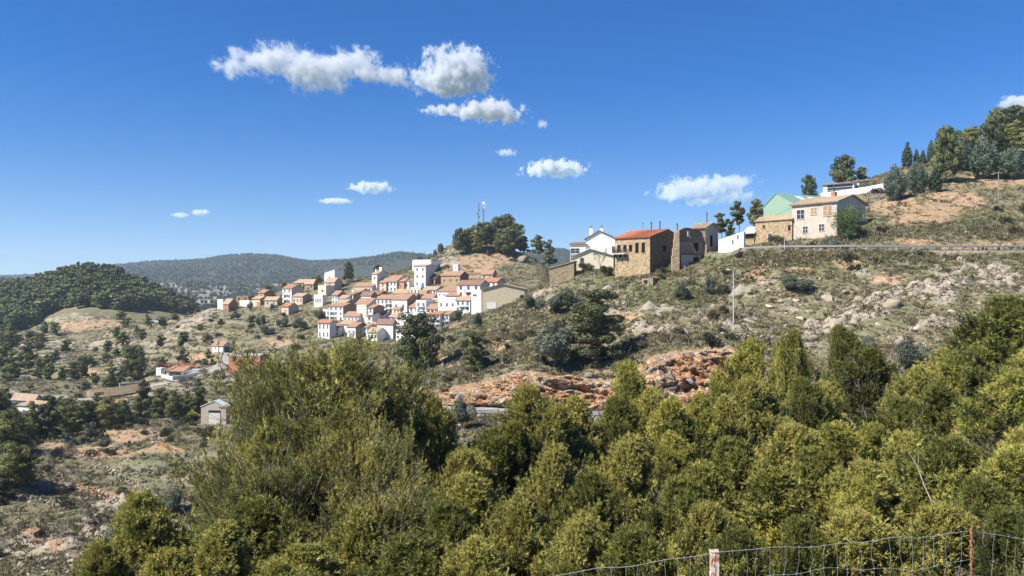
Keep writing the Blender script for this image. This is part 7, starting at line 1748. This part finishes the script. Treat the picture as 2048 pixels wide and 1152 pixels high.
# ------------------------------------------------------------------ clouds and air
def cloud(label,blobs,base_row,alt=1500.0,dens=1.0,soft=1.0,seed=0.0,flat=True,thick=1.0):
    """One cumulus: a closed box of vapour whose density follows a handful of rounded masses broken up by noise."""
    Y=alt/((CY-base_row)/F)
    B=[(at(px,py,Y),rx/F*Y,rz/F*Y) for px,py,rx,rz in blobs]
    c=sum((b[0] for b in B),Vector())/len(B)
    m,nt=newmat('cloud_vapour'); t=NT(nt)
    P=t.n('ShaderNodeTexCoord').outputs['Object']
    rm=max(b[2] for b in B)
    wob=t.n('ShaderNodeTexNoise',i={'Vector':P,'Scale':1.1/rm,'Detail':2.0}).outputs[1]
    Pw=t.n('ShaderNodeVectorMath',operation='MULTIPLY_ADD',i={0:t.n('ShaderNodeVectorMath',operation='SUBTRACT',i={0:wob,1:(0.5,0.5,0.5)}).outputs[0],1:(rm*0.9,)*3,2:P}).outputs[0]
    f=None; lo=Vector((1e9,)*3); hi=Vector((-1e9,)*3)
    for p,rx,rz in B:
        o=p-c; rx*=1.2; rz*=1.2; ry=max(rz*1.3,rx*0.7)*thick
        mp=t.n('ShaderNodeMapping',vector_type='TEXTURE',i={'Vector':Pw,'Location':tuple(o),'Scale':(rx,ry,rz)}).outputs[0]
        g=t.math('SUBTRACT',1.0,t.n('ShaderNodeVectorMath',operation='LENGTH',i={0:mp}).outputs['Value'])
        f=g if f is None else t.math('SMOOTH_MAX',f,g,0.35)
        for k in range(3):
            r=(rx,ry,rz)[k]*1.65; lo[k]=min(lo[k],o[k]-r); hi[k]=max(hi[k],o[k]+r)
    off=t.n('ShaderNodeVectorMath',operation='ADD',i={0:P,1:(seed*137.0,seed*71.0,seed*31.0)}).outputs[0]
    off=t.n('ShaderNodeMapping',i={'Vector':off,'Scale':(1.0,0.3,1.0)}).outputs[0]
    rn=math.sqrt(rm*max(b[1] for b in B))
    n1=t.noise(off,1.9/rn,6,0.62)
    n2=t.noise(off,6.5/rn,5,0.65)
    f=t.math('ADD',f,t.math('ADD',t.math('MULTIPLY',t.math('SUBTRACT',n1,0.5),2.6),t.math('MULTIPLY',t.math('SUBTRACT',n2,0.5),1.5)))
    d=t.n('ShaderNodeMapRange',interpolation_type='SMOOTHSTEP',i={0:f,1:0.04,2:0.04+1.0*soft}).outputs[0]
    zc=t.n('ShaderNodeSeparateXYZ',i={0:P}).outputs[2]
    d=t.math('MULTIPLY',d,dens*5.5/rm)
    pv=t.nt.nodes.new('ShaderNodeVolumePrincipled'); pv.inputs['Color'].default_value=(0.80,0.82,0.85,1); pv.inputs['Anisotropy'].default_value=0.1
    t.nt.links.new(d,pv.inputs['Density'])
    t.out(None,pv.outputs[0])
    b=MB(); b.box(lo,hi); o=b.build('cloud',m); o.location=c
    return tag(o,label,'cloud',None,'thing')
cloud('long ragged cumulus cloud, widest of all',[(466,130,36,17),(505,118,40,22),(556,118,56,30),(600,130,50,32),(640,146,50,36),(690,132,52,28),(725,124,36,24),(752,142,40,20),(795,155,44,15)],185,1500,0.8,1.15,1.0)
cloud('round puffed cumulus touching the end of the long ragged cloud',[(905,138,66,36),(868,158,44,24),(945,152,44,28),(900,176,52,13)],188,1500,1.1,0.9,2.0)
cloud('medium cloud with a thin tail under the round cumulus',[(985,222,52,19),(950,226,40,14),(890,220,40,8),(1020,236,24,10)],250,1500,1.0,0.9,3.0)
cloud('compact bright oval cloud alone above the stone houses',[(1110,338,52,14),(1085,340,32,12),(1140,338,28,13)],356,1500,1.2,0.8,4.0)
cloud('small oval cloud over the village',[(740,375,36,10),(757,372,18,9)],387,1500,0.8,0.9,5.0)
cloud('thin flat cloud below the small oval cloud',[(672,402,26,5)],408,1500,0.7,1.0,6.0)
cloud('tiny round cloud low over the far hills',[(401,425,15,6)],431,1500,0.7,1.0,7.0)
cloud('faint tiny cloud beside the tiny round cloud',[(362,430,13,5)],435,1500,0.5,1.2,8.0)
cloud('broad grey-bottomed cloud above the tan-roofed ruin',[(1400,376,70,18),(1350,386,42,16),(1450,366,52,14),(1400,404,40,8),(1465,392,40,12)],412,1500,0.6,1.1,9.0)
cloud('cloud cut by the frame edge above the high wood',[(2040,206,30,16),(2075,212,40,16)],224,1500,0.8,1.0,10.0)
cloud('faint wisp right above the masts',[(1013,305,18,7)],314,1500,0.30,1.2,11.0)
cloud('faint puff beside the medium tailed cloud',[(1085,248,10,8)],257,1500,0.30,1.2,12.0)
b=MB(); b.box((-7000,-60,-75),(7000,7400,330)); 
m,nt=newmat('haze'); t=NT(nt)
pv=nt.nodes.new('ShaderNodeVolumePrincipled'); pv.inputs['Color'].default_value=(0.66,0.82,1.0,1); pv.inputs['Density'].default_value=0.00009; pv.inputs['Anisotropy'].default_value=0.0
t.out(None,pv.outputs[0])
o=b.build('haze',m); tag(o,None,None,None,'stuff')
# ------------------------------------------------------------------ camera, sun, sky
cam=bpy.data.cameras.new('camera'); co=bpy.data.objects.new('camera',cam); COL.objects.link(co)
co.location=(0,0,0); co.rotation_euler=(math.pi/2,0,0)
cam.sensor_width=36; cam.lens=36*F/2048; cam.clip_start=0.1; cam.clip_end=60000
SC.camera=co
sun=bpy.data.lights.new('sun','SUN'); so=bpy.data.objects.new('sun',sun); COL.objects.link(so)
sun.energy=5.0; sun.angle=math.radians(0.53); sun.color=(1.0,0.95,0.86)
so.rotation_euler=Vector(TO_SUN).to_track_quat('Z','Y').to_euler()
W=bpy.data.worlds.new('World'); SC.world=W; W.use_nodes=True
nt=W.node_tree; nt.nodes.clear(); t=NT(nt)
sky=t.n('ShaderNodeTexSky',sky_type='NISHITA',sun_disc=False)
sky.sun_elevation=SUN_EL
sky.sun_rotation=math.pi+SUN_AZ      # sun behind and to the left
sky.altitude=900; sky.air_density=1.0; sky.dust_density=0.0; sky.ozone_density=1.6
tc=t.n('ShaderNodeTexCoord').outputs['Generated']
sx=t.n('ShaderNodeSeparateXYZ',i={0:tc})
vz=t.n('ShaderNodeCombineXYZ',i={0:sx.outputs[0],1:sx.outputs[1],2:t.math('ADD',t.math('MULTIPLY',t.math('MAXIMUM',sx.outputs[2],0.0),0.95),0.05)}).outputs[0]
nt.links.new(t.n('ShaderNodeVectorMath',operation='NORMALIZE',i={0:vz}).outputs[0],sky.inputs[0])
hs=t.n('ShaderNodeHueSaturation',i={'Hue':0.516,'Saturation':1.58,'Value':1.0,'Color':sky.outputs[0]})
bg=t.n('ShaderNodeBackground',i={0:hs.outputs[0],1:0.074})
o=nt.nodes.new('ShaderNodeOutputWorld'); nt.links.new(bg.outputs[0],o.inputs[0])
vs=SC.view_settings; vs.view_transform='Standard'; vs.look='None'; vs.exposure=0.9; vs.gamma=1.0; vs.use_curve_mapping=False
SC.cycles.use_denoising=True
SC.cycles.use_adaptive_sampling=True; SC.cycles.adaptive_threshold=0.015
SC.cycles.max_bounces=6; SC.cycles.diffuse_bounces=3; SC.cycles.glossy_bounces=2; SC.cycles.transmission_bounces=4; SC.cycles.transparent_max_bounces=4
SC.cycles.volume_bounces=10; SC.cycles.max_bounces=12; SC.cycles.volume_step_rate=1.0; SC.cycles.volume_max_steps=256
